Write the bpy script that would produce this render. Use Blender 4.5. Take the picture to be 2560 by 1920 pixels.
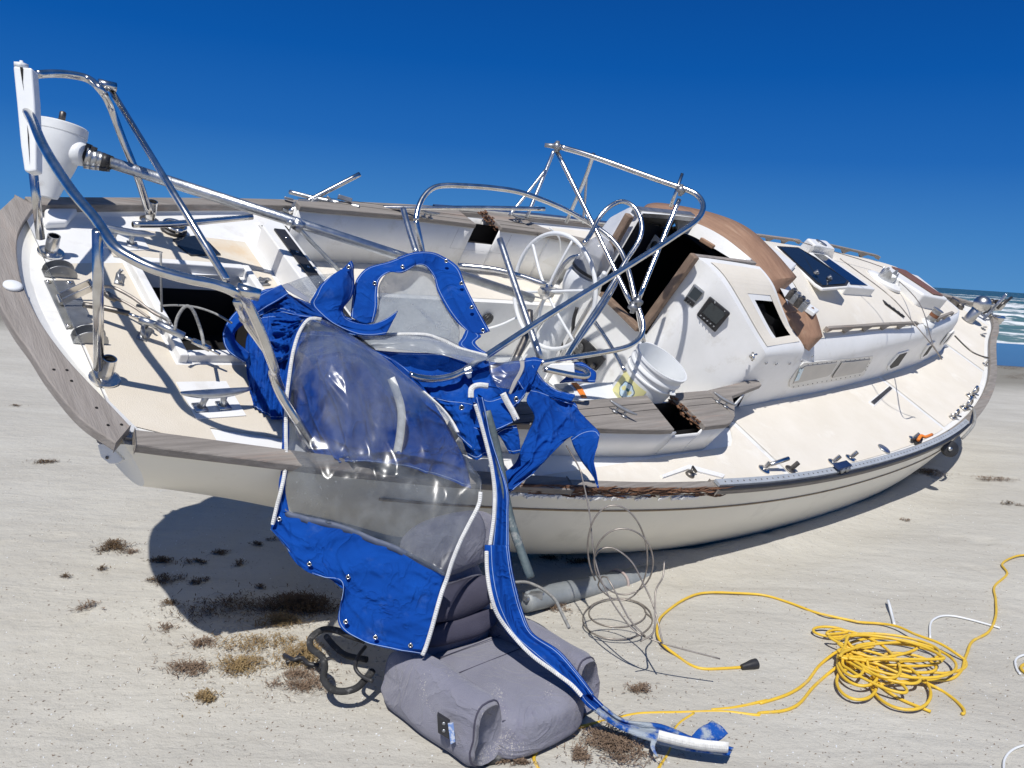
import bpy, math, random
import numpy as np
from mathutils import Vector, Matrix
random.seed(7); rng = np.random.RandomState(7)
for o in list(bpy.data.objects): bpy.data.objects.remove(o)
SC = bpy.context.scene; COL = SC.collection
R = math.radians
# ---------------------------------------------------------------- camera
FPX, PITCH, ROLL = 1769.4, 0.15013524, 0.06485274
CH = 1.6
_w = np.array([0, math.cos(PITCH), -math.sin(PITCH)]); _u = np.array([0, math.sin(PITCH), math.cos(PITCH)]); _r = np.array([1., 0, 0])
_c, _s = math.cos(ROLL), math.sin(ROLL)
CR, CU, CW = _r*_c+_u*_s, -_r*_s+_u*_c, _w
CP = np.array([0, 0, CH])
cam = bpy.data.cameras.new('camera'); co = bpy.data.objects.new('camera', cam); COL.objects.link(co)
cam.sensor_width = 36; cam.lens = 36*FPX/2212; cam.clip_end = 20000; cam.clip_start = .05
M = Matrix((tuple(CR)+(0,), tuple(CU)+(0,), tuple(-CW)+(0,), (0, 0, 0, 1))).transposed(); M.translation = CP
co.matrix_world = M; SC.camera = co
# ---------------------------------------------------------------- light
SUN_AZ, SUN_EL = R(187.5), R(54.5)          # azimuth from +Y towards +X
sd = Vector((math.sin(SUN_AZ)*math.cos(SUN_EL), math.cos(SUN_AZ)*math.cos(SUN_EL), math.sin(SUN_EL)))
W = bpy.data.worlds.new('World'); SC.world = W; W.use_nodes = True
nt = W.node_tree; sky = nt.nodes.new('ShaderNodeTexSky'); sky.sky_type = 'NISHITA'; sky.sun_disc = False
sky.sun_elevation = SUN_EL; sky.sun_rotation = SUN_AZ; sky.air_density = 1.0; sky.dust_density = .15; sky.ozone_density = 4.5; sky.altitude = 0
# a very clear, deep blue sky: blend the physical sky with its own measured elevation colours
wg = nt.nodes.new('ShaderNodeTexCoord'); wx = nt.nodes.new('ShaderNodeSeparateXYZ'); nt.links.new(wg.outputs['Generated'], wx.inputs[0])
wr = nt.nodes.new('ShaderNodeValToRGB'); e = wr.color_ramp.elements; e[0].position = 0; e[0].color = (.072,.245,.53,1); e[1].position = 1; e[1].color = (.04,.09,.21,1)
for p_, c_ in ((.05, (.045,.200,.50)), (.13, (.012,.122,.425)), (.22, (.0015,.084,.36)), (.31, (.0012,.062,.29)), (.50, (.004,.070,.28)), (.70, (.02,.08,.24))): x = e.new(p_); x.color = c_+(1,)
nt.links.new(wx.outputs[2], wr.inputs[0])
wm = nt.nodes.new('ShaderNodeVectorMath'); wm.operation = 'SCALE'; wm.inputs[3].default_value = 10; nt.links.new(wr.outputs[0], wm.inputs[0])
wk = nt.nodes.new('ShaderNodeMix'); wk.data_type = 'RGBA'; wk.inputs[0].default_value = .99; nt.links.new(sky.outputs[0], wk.inputs[6]); nt.links.new(wm.outputs[0], wk.inputs[7])
nt.links.new(wk.outputs[2], nt.nodes['Background'].inputs[0])
nt.nodes['Background'].inputs[1].default_value = .1
sl = bpy.data.lights.new('sun', 'SUN'); sl.energy = 4.0; sl.angle = R(.55); sl.color = (1, .965, .915)
so = bpy.data.objects.new('sun', sl); COL.objects.link(so); so.rotation_euler = sd.to_track_quat('Z', 'Y').to_euler(); so.location = (0, 0, 30)
SC.view_settings.view_transform = 'Standard'; SC.view_settings.look = 'None'; SC.view_settings.exposure = .12; SC.view_settings.gamma = 1
SC.render.engine = 'CYCLES'
SC.cycles.max_bounces = 10; SC.cycles.transparent_max_bounces = 24; SC.cycles.diffuse_bounces = 5
# ---------------------------------------------------------------- boat pose and measuring helpers
YAW, TRIM, HEEL = 0.77328970, 0.02788332, 0.53523558
def rx(a): c, s = math.cos(a), math.sin(a); return np.array([[1, 0, 0], [0, c, -s], [0, s, c]])
def ry(a): c, s = math.cos(a), math.sin(a); return np.array([[c, 0, s], [0, 1, 0], [-s, 0, c]])
def rz(a): c, s = math.cos(a), math.sin(a); return np.array([[c, -s, 0], [s, c, 0], [0, 0, 1]])
RB = rz(YAW)@ry(TRIM)@rx(HEEL); TB = np.array([-1.66165, 3.00667, 1.33826]); L = 10.04
KN = np.array([0, .12, .27, .45, .62, .78, .9, .97, 1.0]); BW = np.array([.757, 1.095, 1.384, 1.495, 1.393, 1.013, .5095, .231, .041])
_m = np.gradient(BW, KN)
def half(x):
    t = min(1, max(0, x/L)); i = int(np.clip(np.searchsorted(KN, t)-1, 0, 7)); h = KN[i+1]-KN[i]; u = (t-KN[i])/h
    return BW[i]*(2*u**3-3*u*u+1)+_m[i]*h*(u**3-2*u*u+u)+BW[i+1]*(-2*u**3+3*u*u)+_m[i+1]*h*(u**3-u*u)
def sheer(x): t = x/L; return .73999*t*t-.36319*t
REG = dict(A1=(0,100,700),A2=(0,450,700),A3=(500,400,700),A4=(1000,320,800),A5=(1600,480,960),A6=(600,750,960),B1=(0,900,960),B2=(700,1320,800),B3=(1240,1200,960),B4=(1900,900,660),B5=(1900,1320,660),B6=(1300,840,800),C1=(1240,780,400),C2=(2100,640,460),C3=(1040,900,400),C4=(1640,540,400),V=(0,0,2560))
def ray(q):
    a, b, w = REG[q[0]]; s = w/2212; u = (a+q[1]*s)*2212/2560; v = (b+q[2]*s)*2212/2560
    return CP, CW+CR*(u-1106)/FPX+CU*(829.5-v)/FPX
def W3(X): return RB@np.array(X, float)+TB              # boat -> world
def L3(X): return RB.T@(np.array(X, float)-TB)           # world -> boat
def lray(q): c, d = ray(q); return RB.T@(c-TB), RB.T@d
def bk(q, ax, val): c, d = lray(q); t = (val-c[ax])/d[ax]; return c+d*t      # point on a boat-local plane
def bx_(q, v): return bk(q, 0, v)
def by_(q, v): return bk(q, 1, v)
def bz_(q, v): return bk(q, 2, v)
def dk(q, dz=-.05):                                       # point on the deck surface
    c, d = lray(q); val = dz
    for i in range(25): X = c+d*((val-c[2])/d[2]); val = sheer(X[0])+dz
    return X
def gd(q, z=0): c, d = ray(q); return c+d*((z-c[2])/d[2])                    # on the sand (world)
def dp(q, D): c, d = ray(q); return c+d*D                                   # at distance D (world)
def DL(q, D): return L3(dp(q, D))
YS = ([3.75,5,6,7,7.6,8.3], [.775,.73,.67,.58,.50,.37])
def side(q, off=0):
    X = by_(q, -.7)
    for _ in range(20): X = by_(q, -np.interp(X[0], *YS)-off)
    return X
# ---------------------------------------------------------------- object helpers
def link(name, me, m, parent=None, smooth=True, bevel=0, seg=2, subd=0, solid=0, auto=None):
    o = bpy.data.objects.new(name, me); COL.objects.link(o)
    if m is not None:
        for mm in (m if isinstance(m, (list, tuple)) else [m]): me.materials.append(mm)
    if parent is not None: o.parent = parent
    if smooth: me.polygons.foreach_set('use_smooth', [True]*len(me.polygons))
    if auto and smooth: me.set_sharp_from_angle(angle=R(auto))
    if solid: md = o.modifiers.new('s', 'SOLIDIFY'); md.thickness = solid; md.offset = 0
    if bevel: md = o.modifiers.new('b', 'BEVEL'); md.width = bevel; md.segments = seg; md.limit_method = 'ANGLE'; md.angle_limit = R(35)
    if subd: md = o.modifiers.new('d', 'SUBSURF'); md.levels = subd; md.render_levels = subd
    return o
def tag(o, label, cat=None, group=None, kind=None):
    if label: o['label'] = label
    if cat: o['category'] = cat
    if group: o['group'] = group
    if kind: o['kind'] = kind
    return o
def empty(name, loc, label, cat, group=None, rot=None):
    o = bpy.data.objects.new(name, None); COL.objects.link(o); o.location = loc; o.empty_display_size = .1
    if rot is not None: o.rotation_euler = rot
    return tag(o, label, cat, group)
class MB:
    def __init__(s): s.v = []; s.f = []
    def add(s, v, f): n = len(s.v); s.v += [tuple(map(float, p)) for p in v]; s.f += [tuple(i+n for i in q) for q in f]; return s
    def box(s, c, d, rot=None):
        v = []
        for i in (-.5, .5):
            for j in (-.5, .5):
                for k in (-.5, .5):
                    p = np.array([i*d[0], j*d[1], k*d[2]])
                    if rot is not None: p = rot@p
                    v.append(p+np.array(c))
        return s.add(v, [(0,1,3,2),(4,6,7,5),(0,4,5,1),(2,3,7,6),(0,2,6,4),(1,5,7,3)])
    def hexa(s, b, t):                                     # bottom ring, top ring (n points each, ccw)
        n = len(b); return s.add(list(b)+list(t), [tuple(range(n))[::-1], tuple(range(n, 2*n))]+[(i, (i+1)%n, n+(i+1)%n, n+i) for i in range(n)])
    def prism(s, pts, d):
        pts = [np.array(p, float) for p in pts]; return s.hexa(pts, [p+np.array(d) for p in pts])
    def grid(s, G, flip=False, closeu=False):
        G = np.array(G); n, m = G.shape[:2]; f = []
        for i in range(n-1):
            for j in range(m-1 if not closeu else m):
                a = i*m+j; b = i*m+(j+1)%m; q = (a, b, b+m, a+m); f.append(q[::-1] if flip else q)
        return s.add(G.reshape(-1, 3), f)
    def tube(s, P, r, n=12, cap=True, closed=False):
        P = np.array(P, float); N = len(P); rr = np.full(N, r) if np.isscalar(r) else np.array(r, float)
        T = np.gradient(P, axis=0)
        if closed: T = np.roll(P, -1, 0)-np.roll(P, 1, 0)
        T /= np.linalg.norm(T, axis=1)[:, None]+1e-12
        a = np.cross(T[0], [0, 0, 1.]); 
        if np.linalg.norm(a) < .1: a = np.cross(T[0], [1., 0, 0])
        a /= np.linalg.norm(a); G = []
        for i in range(N):
            a = a-T[i]*(a@T[i]); a /= np.linalg.norm(a); b = np.cross(T[i], a)
            G.append([P[i]+rr[i]*(a*math.cos(t)+b*math.sin(t)) for t in np.linspace(0, 2*math.pi, n, endpoint=False)])
        if closed: G.append(G[0])
        k = len(s.v); s.grid(G, flip=True, closeu=True)
        if cap and not closed: s.f.append(tuple(k+j for j in range(n))); s.f.append(tuple(k+(N-1)*n+j for j in range(n))[::-1])
        return s
    def lathe(s, prof, c, ax, n=24, cap=True):             # prof: (radius, height)
        ax = np.array(ax, float); ax /= np.linalg.norm(ax); a = np.cross(ax, [0, 0, 1.]); 
        if np.linalg.norm(a) < .1: a = np.cross(ax, [1., 0, 0])
        a /= np.linalg.norm(a); b = np.cross(ax, a); c = np.array(c, float)
        G = [[c+ax*h+r*(a*math.cos(t)+b*math.sin(t)) for t in np.linspace(0, 2*math.pi, n, endpoint=False)] for r, h in prof]
        k = len(s.v); s.grid(G, closeu=True, flip=False)
        if cap:
            s.f.append(tuple(k+j for j in range(n))[::-1]); s.f.append(tuple(k+(len(prof)-1)*n+j for j in range(n)))
        return s
    def build(s, name, m, parent=None, **k):
        me = bpy.data.meshes.new(name); me.from_pydata(s.v, [], s.f); me.validate(); me.update()
        return link(name, me, m, parent, **k)
def cat(P, n=8, closed=False):                             # Catmull-Rom through points
    P = [np.array(p, float) for p in P]
    if closed: Q = [P[-1]]+P+[P[0], P[1]]
    else: Q = [2*P[0]-P[1]]+P+[2*P[-1]-P[-2]]
    out = []
    for i in range(1, len(Q)-2):
        for k in range(n):
            t = k/n; p0, p1, p2, p3 = Q[i-1:i+3]
            out.append(.5*((2*p1)+(-p0+p2)*t+(2*p0-5*p1+4*p2-p3)*t*t+(-p0+3*p1-3*p2+p3)*t**3))
    if not closed: out.append(P[-1])
    return out
def n3(p, s=1., o=0):                                      # cheap smooth value noise
    x, y, z = p[0]*s+o, p[1]*s+o*1.7, p[2]*s-o
    return (math.sin(x*1.3+1.7*math.sin(y*.9+z))+math.sin(y*1.7+1.3*math.sin(z*1.1+x*.7)+2)+math.sin(z*1.5+1.9*math.sin(x*.8-y*.6)+4))/3
# ---------------------------------------------------------------- materials
def newmat(name):
    m = bpy.data.materials.new(name); m.use_nodes = True; return m, m.node_tree, m.node_tree.nodes['Principled BSDF']
def mat(name, c1, c2=None, rough=.5, metal=0, scale=6., detail=6, bump=0., bscale=40., stain=None, sscale=2., samt=.5, stretch=None, spec=.5, lo=.35, hi=.7, rvar=0, coat=0, sheen=0, speck=None, crease=0, cscale=9):
    m, nt, b = newmat(name); N, K = nt.nodes, nt.links
    tc = N.new('ShaderNodeTexCoord'); mp = N.new('ShaderNodeMapping'); K.new(tc.outputs['Object'], mp.inputs[0])
    if stretch: mp.inputs['Scale'].default_value = stretch
    b.inputs['Roughness'].default_value = rough; b.inputs['Metallic'].default_value = metal; b.inputs['Specular IOR Level'].default_value = spec
    b.inputs['Coat Weight'].default_value = coat; b.inputs['Sheen Weight'].default_value = sheen
    col = None
    if c2 is None: c2 = tuple(x*.85 for x in c1)
    n = N.new('ShaderNodeTexNoise'); n.inputs['Scale'].default_value = scale; n.inputs['Detail'].default_value = detail; n.inputs['Roughness'].default_value = .62; K.new(mp.outputs[0], n.inputs[0])
    r = N.new('ShaderNodeValToRGB'); r.color_ramp.elements[0].position = lo; r.color_ramp.elements[1].position = hi
    r.color_ramp.elements[0].color = c2+(1,); r.color_ramp.elements[1].color = c1+(1,); K.new(n.outputs[0], r.inputs[0]); col = r.outputs[0]
    if rvar:
        mr = N.new('ShaderNodeMapRange'); mr.inputs[3].default_value = rough-rvar; mr.inputs[4].default_value = rough+rvar; K.new(n.outputs[0], mr.inputs[0]); K.new(mr.outputs[0], b.inputs['Roughness'])
    if stain:
        n2 = N.new('ShaderNodeTexNoise'); n2.inputs['Scale'].default_value = sscale; n2.inputs['Detail'].default_value = 9; n2.inputs['Roughness'].default_value = .7; K.new(mp.outputs[0], n2.inputs[0])
        r2 = N.new('ShaderNodeValToRGB'); r2.color_ramp.elements[0].position = .56; r2.color_ramp.elements[1].position = .75; r2.color_ramp.elements[1].color = (samt,)*3+(1,); K.new(n2.outputs[0], r2.inputs[0])
        mx = N.new('ShaderNodeMix'); mx.data_type = 'RGBA'; K.new(r2.outputs[0], mx.inputs[0]); K.new(col, mx.inputs[6]); mx.inputs[7].default_value = stain+(1,); col = mx.outputs[2]
    if speck:
        n4 = N.new('ShaderNodeTexNoise'); n4.inputs['Scale'].default_value = 230; n4.inputs['Detail'].default_value = 1; K.new(mp.outputs[0], n4.inputs[0])
        n5 = N.new('ShaderNodeTexNoise'); n5.inputs['Scale'].default_value = 9; n5.inputs['Detail'].default_value = 3; K.new(mp.outputs[0], n5.inputs[0])
        ml = N.new('ShaderNodeMath'); ml.operation = 'MULTIPLY'; K.new(n4.outputs[0], ml.inputs[0]); K.new(n5.outputs[0], ml.inputs[1])
        mr4 = N.new('ShaderNodeMapRange'); mr4.inputs[1].default_value = .42; mr4.inputs[2].default_value = .435; K.new(ml.outputs[0], mr4.inputs[0])
        mx4 = N.new('ShaderNodeMix'); mx4.data_type = 'RGBA'; K.new(mr4.outputs[0], mx4.inputs[0]); K.new(col, mx4.inputs[6]); mx4.inputs[7].default_value = speck+(1,); col = mx4.outputs[2]
    K.new(col, b.inputs['Base Color'])
    if bump:
        nb = N.new('ShaderNodeTexNoise'); nb.inputs['Scale'].default_value = bscale; nb.inputs['Detail'].default_value = 5; K.new(mp.outputs[0], nb.inputs[0])
        bp = N.new('ShaderNodeBump'); bp.inputs['Strength'].default_value = bump; bp.inputs['Distance'].default_value = .01; K.new(nb.outputs[0], bp.inputs['Height']); K.new(bp.outputs[0], b.inputs['Normal'])
        if crease:
            nc = N.new('ShaderNodeTexNoise'); nc.inputs['Scale'].default_value = cscale; nc.inputs['Detail'].default_value = 3; nc.inputs['Distortion'].default_value = 1.1; K.new(mp.outputs[0], nc.inputs[0])
            su = N.new('ShaderNodeMath'); su.operation = 'SUBTRACT'; K.new(nc.outputs[0], su.inputs[0]); su.inputs[1].default_value = .5
            ab = N.new('ShaderNodeMath'); ab.operation = 'ABSOLUTE'; K.new(su.outputs[0], ab.inputs[0])
            pw = N.new('ShaderNodeMath'); pw.operation = 'POWER'; K.new(ab.outputs[0], pw.inputs[0]); pw.inputs[1].default_value = .6
            b2 = N.new('ShaderNodeBump'); b2.invert = True; b2.inputs['Strength'].default_value = crease; b2.inputs['Distance'].default_value = .03; K.new(pw.outputs[0], b2.inputs['Height']); K.new(bp.outputs[0], b2.inputs['Normal']); K.new(b2.outputs[0], b.inputs['Normal'])
    return m
M_hull = mat('hull gelcoat', (.86,.83,.73), (.79,.76,.67), .32, scale=1.5, stain=(.45,.42,.35), sscale=3, samt=.45, bump=.02, bscale=12)
M_white = mat('white gelcoat', (.84,.84,.83), (.77,.77,.75), .38, scale=4, stain=(.50,.46,.38), sscale=6, samt=.5, bump=.03, bscale=20)
M_cream = mat('cream nonskid', (.755,.71,.63), (.70,.65,.56), .8, scale=3.5, stain=(.86,.84,.79), sscale=1.6, samt=.9, bump=.25, bscale=260)
M_cream2 = mat('rust stained nonskid', (.71,.65,.55), (.65,.585,.475), .8, scale=3.5, stain=(.62,.40,.17), sscale=2.4, samt=.6, bump=.25, bscale=260)
M_teak = mat('weathered teak', (.33,.30,.27), (.20,.18,.16), .8, scale=5, detail=10, stretch=(.5, 9, 9), bump=.5, bscale=30, stain=(.42,.25,.17), sscale=1.2, samt=.6)
M_teakx = mat('weathered teak board', (.33,.30,.275), (.235,.21,.19), .8, scale=4, detail=10, stretch=(7, .8, 7), bump=.4, bscale=30, stain=(.44,.33,.26), sscale=1.2, samt=.7)
M_split = mat('splintered wood', (.34,.17,.09), (.10,.05,.03), .85, scale=8, detail=12, stretch=(.7, 12, 12), bump=1, bscale=30)
M_ply = mat('brown varnished ply', (.35,.21,.135), (.26,.15,.095), .6, scale=7, detail=10, stretch=(8, .8, 3), bump=.2, bscale=60, stain=(.52,.38,.27), sscale=5, samt=.5)
M_oak = mat('brown teak trim', (.29,.205,.145), (.18,.12,.085), .7, scale=6, detail=10, stretch=(1, 7, 2), bump=.4, bscale=40)
M_chrome = mat('stainless steel', (.80,.79,.77), (.60,.58,.55), .22, 1, scale=14, rvar=.1, stain=(.32,.27,.22), sscale=9, samt=.5)
M_satin = mat('satin stainless', (.66,.65,.63), (.50,.49,.47), .34, 1, scale=10, rvar=.08)
M_track = mat('dull grey track', (.50,.53,.56), (.38,.41,.44), .55, .25, scale=12)
M_alu = mat('scratched aluminium', (.62,.64,.66), (.48,.50,.52), .36, 1, scale=20, rvar=.14, stretch=(1,1,1), bump=.15, bscale=60)
M_grey = mat('grey cast metal', (.42,.43,.44), (.30,.31,.32), .42, .8, scale=20, rvar=.1)
M_dkmetal = mat('tarnished metal', (.25,.23,.21), (.12,.11,.10), .45, .9, scale=25)
M_blk = mat('black plastic', (.018,.018,.02), (.03,.03,.032), .45, scale=30)
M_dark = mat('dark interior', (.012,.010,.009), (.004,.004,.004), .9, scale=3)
M_screen = mat('lcd glass', (.05,.06,.065), (.04,.05,.055), .15, scale=3)
M_key = mat('grey print', (.35,.36,.37), None, .6)
M_plast = mat('white plastic', (.80,.82,.83), (.74,.76,.77), .35, scale=6, stain=(.6,.6,.57), sscale=8, samt=.3)
M_canvas = mat('blue canvas', (.003,.068,.36), (.002,.045,.26), .88, scale=5, bump=.35, bscale=420, stain=(.14,.24,.46), sscale=9, samt=.25, spec=.15, crease=.7, cscale=6)
M_canvas2 = mat('sandy blue canvas', (.34,.39,.44), (.012,.085,.36), .9, scale=13, detail=8, lo=.46, hi=.54, bump=.5, bscale=200, stain=(.44,.46,.46), sscale=17, samt=.95, spec=.15)
M_stitch = mat('pale thread', (.35,.5,.8), None, .7)
M_zip = mat('white zipper', (.78,.78,.76), (.60,.60,.58), .6, scale=60)
M_mauve = mat('faded mauve fabric', (.262,.262,.315), (.20,.20,.25), .9, scale=4, bump=.5, bscale=300, stain=(.135,.125,.21), sscale=4.5, samt=.75, sheen=.25, spec=.2, speck=(.50,.48,.45), crease=.55, cscale=6)
M_mauved = mat('dark mauve fabric', (.088,.086,.125), (.055,.052,.08), .9, scale=4, bump=.3, bscale=250)
M_rubber = mat('dirty black foam', (.035,.036,.038), (.02,.02,.02), .8, scale=20, stain=(.35,.34,.32), sscale=22, samt=.7, bump=.4, bscale=120)
M_yel = mat('yellow cord', (.80,.53,.045), (.68,.44,.04), .45, scale=12, stain=(.55,.50,.40), sscale=10, samt=.5)
M_wire = mat('steel wire rope', (.42,.38,.34), (.28,.25,.22), .45, .6, scale=40)
M_rope = mat('grey rope', (.36,.36,.35), (.22,.22,.21), .85, scale=60, bump=.5, bscale=200)
M_gold = mat('brass strake', (.40,.30,.17), (.28,.20,.12), .5, .3, scale=10)
M_orange = mat('orange plastic', (.85,.24,.03), None, .45)
M_weed = mat('dry brown sargassum', (.17,.11,.055), (.075,.045,.022), .85, scale=30)
M_weed2 = mat('golden sargassum', (.36,.26,.12), (.20,.13,.06), .85, scale=30)
M_weed3 = mat('pinkish dry sargassum', (.27,.19,.13), (.15,.10,.065), .85, scale=30)
M_lens = mat('smoked acrylic', (.012,.018,.03), (.01,.014,.022), .06, scale=4, spec=.8)
M_clearg = mat('pale window panel', (.72,.71,.67), (.64,.63,.59), .35, scale=5, stain=(.62,.60,.56), sscale=6, samt=.6)
def vinyl(nm='clear vinyl', h0=.0, h1=.10):
    m, nt, b = newmat(nm); N, K = nt.nodes, nt.links
    tc = N.new('ShaderNodeTexCoord')
    tr = N.new('ShaderNodeBsdfTransparent'); tr.inputs[0].default_value = (.86,.87,.88,1)
    gl = N.new('ShaderNodeBsdfGlossy'); gl.inputs['Roughness'].default_value = .24; gl.inputs[0].default_value = (1,1,1,1)
    df = N.new('ShaderNodeBsdfTranslucent'); df.inputs[0].default_value = (.55,.60,.64,1)
    d2 = N.new('ShaderNodeBsdfDiffuse'); d2.inputs[0].default_value = (.56,.60,.63,1)
    nz = N.new('ShaderNodeTexNoise'); nz.inputs['Scale'].default_value = 5; nz.inputs['Detail'].default_value = 9; nz.inputs['Roughness'].default_value = .72; K.new(tc.outputs['Object'], nz.inputs[0])
    mr = N.new('ShaderNodeMapRange'); mr.inputs[1].default_value = .35; mr.inputs[2].default_value = .75; mr.inputs[3].default_value = h0; mr.inputs[4].default_value = h1; K.new(nz.outputs[0], mr.inputs[0])
    sp = N.new('ShaderNodeTexNoise'); sp.inputs['Scale'].default_value = 170; sp.inputs['Detail'].default_value = 2; K.new(tc.outputs['Object'], sp.inputs[0])
    sr = N.new('ShaderNodeMapRange'); sr.inputs[1].default_value = .68; sr.inputs[2].default_value = .72; sr.inputs[4].default_value = .6; K.new(sp.outputs[0], sr.inputs[0])
    big = N.new('ShaderNodeTexNoise'); big.inputs['Scale'].default_value = 2.6; big.inputs['Detail'].default_value = 4; K.new(tc.outputs['Object'], big.inputs[0])
    br = N.new('ShaderNodeMapRange'); br.inputs[1].default_value = .5; br.inputs[2].default_value = .62; K.new(big.outputs[0], br.inputs[0])
    mu = N.new('ShaderNodeMath'); mu.operation = 'MULTIPLY'; K.new(sr.outputs[0], mu.inputs[0]); K.new(br.outputs[0], mu.inputs[1])
    ad = N.new('ShaderNodeMath'); ad.operation = 'ADD'; ad.use_clamp = True; K.new(mr.outputs[0], ad.inputs[0]); K.new(mu.outputs[0], ad.inputs[1])
    cn = N.new('ShaderNodeTexNoise'); cn.inputs['Scale'].default_value = 2.3; cn.inputs['Detail'].default_value = 5; cn.inputs['Roughness'].default_value = .55; cn.inputs['Distortion'].default_value = .3; K.new(tc.outputs['Object'], cn.inputs[0])
    c1_ = N.new('ShaderNodeMath'); c1_.operation = 'SUBTRACT'; K.new(cn.outputs[0], c1_.inputs[0]); c1_.inputs[1].default_value = .5
    c2_ = N.new('ShaderNodeMath'); c2_.operation = 'ABSOLUTE'; K.new(c1_.outputs[0], c2_.inputs[0])
    c3_ = N.new('ShaderNodeMapRange'); c3_.inputs[1].default_value = .075; c3_.inputs[2].default_value = 0; c3_.inputs[3].default_value = 0; c3_.inputs[4].default_value = .11; K.new(c2_.outputs[0], c3_.inputs[0])
    c4_ = N.new('ShaderNodeMath'); c4_.operation = 'ADD'; c4_.use_clamp = True; K.new(ad.outputs[0], c4_.inputs[0]); K.new(c3_.outputs[0], c4_.inputs[1]); ad = c4_
    bn = N.new('ShaderNodeTexNoise'); bn.inputs['Scale'].default_value = 3.2; bn.inputs['Detail'].default_value = 1.5; bn.inputs['Distortion'].default_value = 1.6; K.new(tc.outputs['Object'], bn.inputs[0])
    bp = N.new('ShaderNodeBump'); bp.inputs['Strength'].default_value = .5; bp.inputs['Distance'].default_value = .03; K.new(bn.outputs[0], bp.inputs['Height'])
    K.new(bp.outputs[0], gl.inputs['Normal'])
    fr = N.new('ShaderNodeFresnel'); fr.inputs['IOR'].default_value = 1.28; K.new(bp.outputs[0], fr.inputs['Normal'])
    fm = N.new('ShaderNodeMath'); fm.operation = 'MINIMUM'; K.new(fr.outputs[0], fm.inputs[0]); fm.inputs[1].default_value = .5
    a1 = N.new('ShaderNodeAddShader'); m0 = N.new('ShaderNodeMixShader'); m0.inputs[0].default_value = .5; K.new(df.outputs[0], m0.inputs[1]); K.new(d2.outputs[0], m0.inputs[2])
    m1 = N.new('ShaderNodeMixShader'); K.new(ad.outputs[0], m1.inputs[0]); K.new(tr.outputs[0], m1.inputs[1]); K.new(m0.outputs[0], m1.inputs[2])
    m2 = N.new('ShaderNodeMixShader'); K.new(fm.outputs[0], m2.inputs[0]); K.new(m1.outputs[0], m2.inputs[1]); K.new(gl.outputs[0], m2.inputs[2])
    K.new(m2.outputs[0], N['Material Output'].inputs[0]); return m
M_vinyl = vinyl(); M_milky = vinyl('milky vinyl', .26, .55)
def glassdome():
    m, nt, b = newmat('hazy clear dome'); N, K = nt.nodes, nt.links
    tr = N.new('ShaderNodeBsdfTransparent'); tr.inputs[0].default_value = (.8,.8,.82,1); gl = N.new('ShaderNodeBsdfPrincipled'); gl.inputs['Base Color'].default_value = (.55,.57,.6,1); gl.inputs['Roughness'].default_value = .08
    mx = N.new('ShaderNodeMixShader'); mx.inputs[0].default_value = .45; K.new(tr.outputs[0], mx.inputs[1]); K.new(gl.outputs[0], mx.inputs[2]); K.new(mx.outputs[0], N['Material Output'].inputs[0]); return m
M_dome = glassdome()
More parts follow.
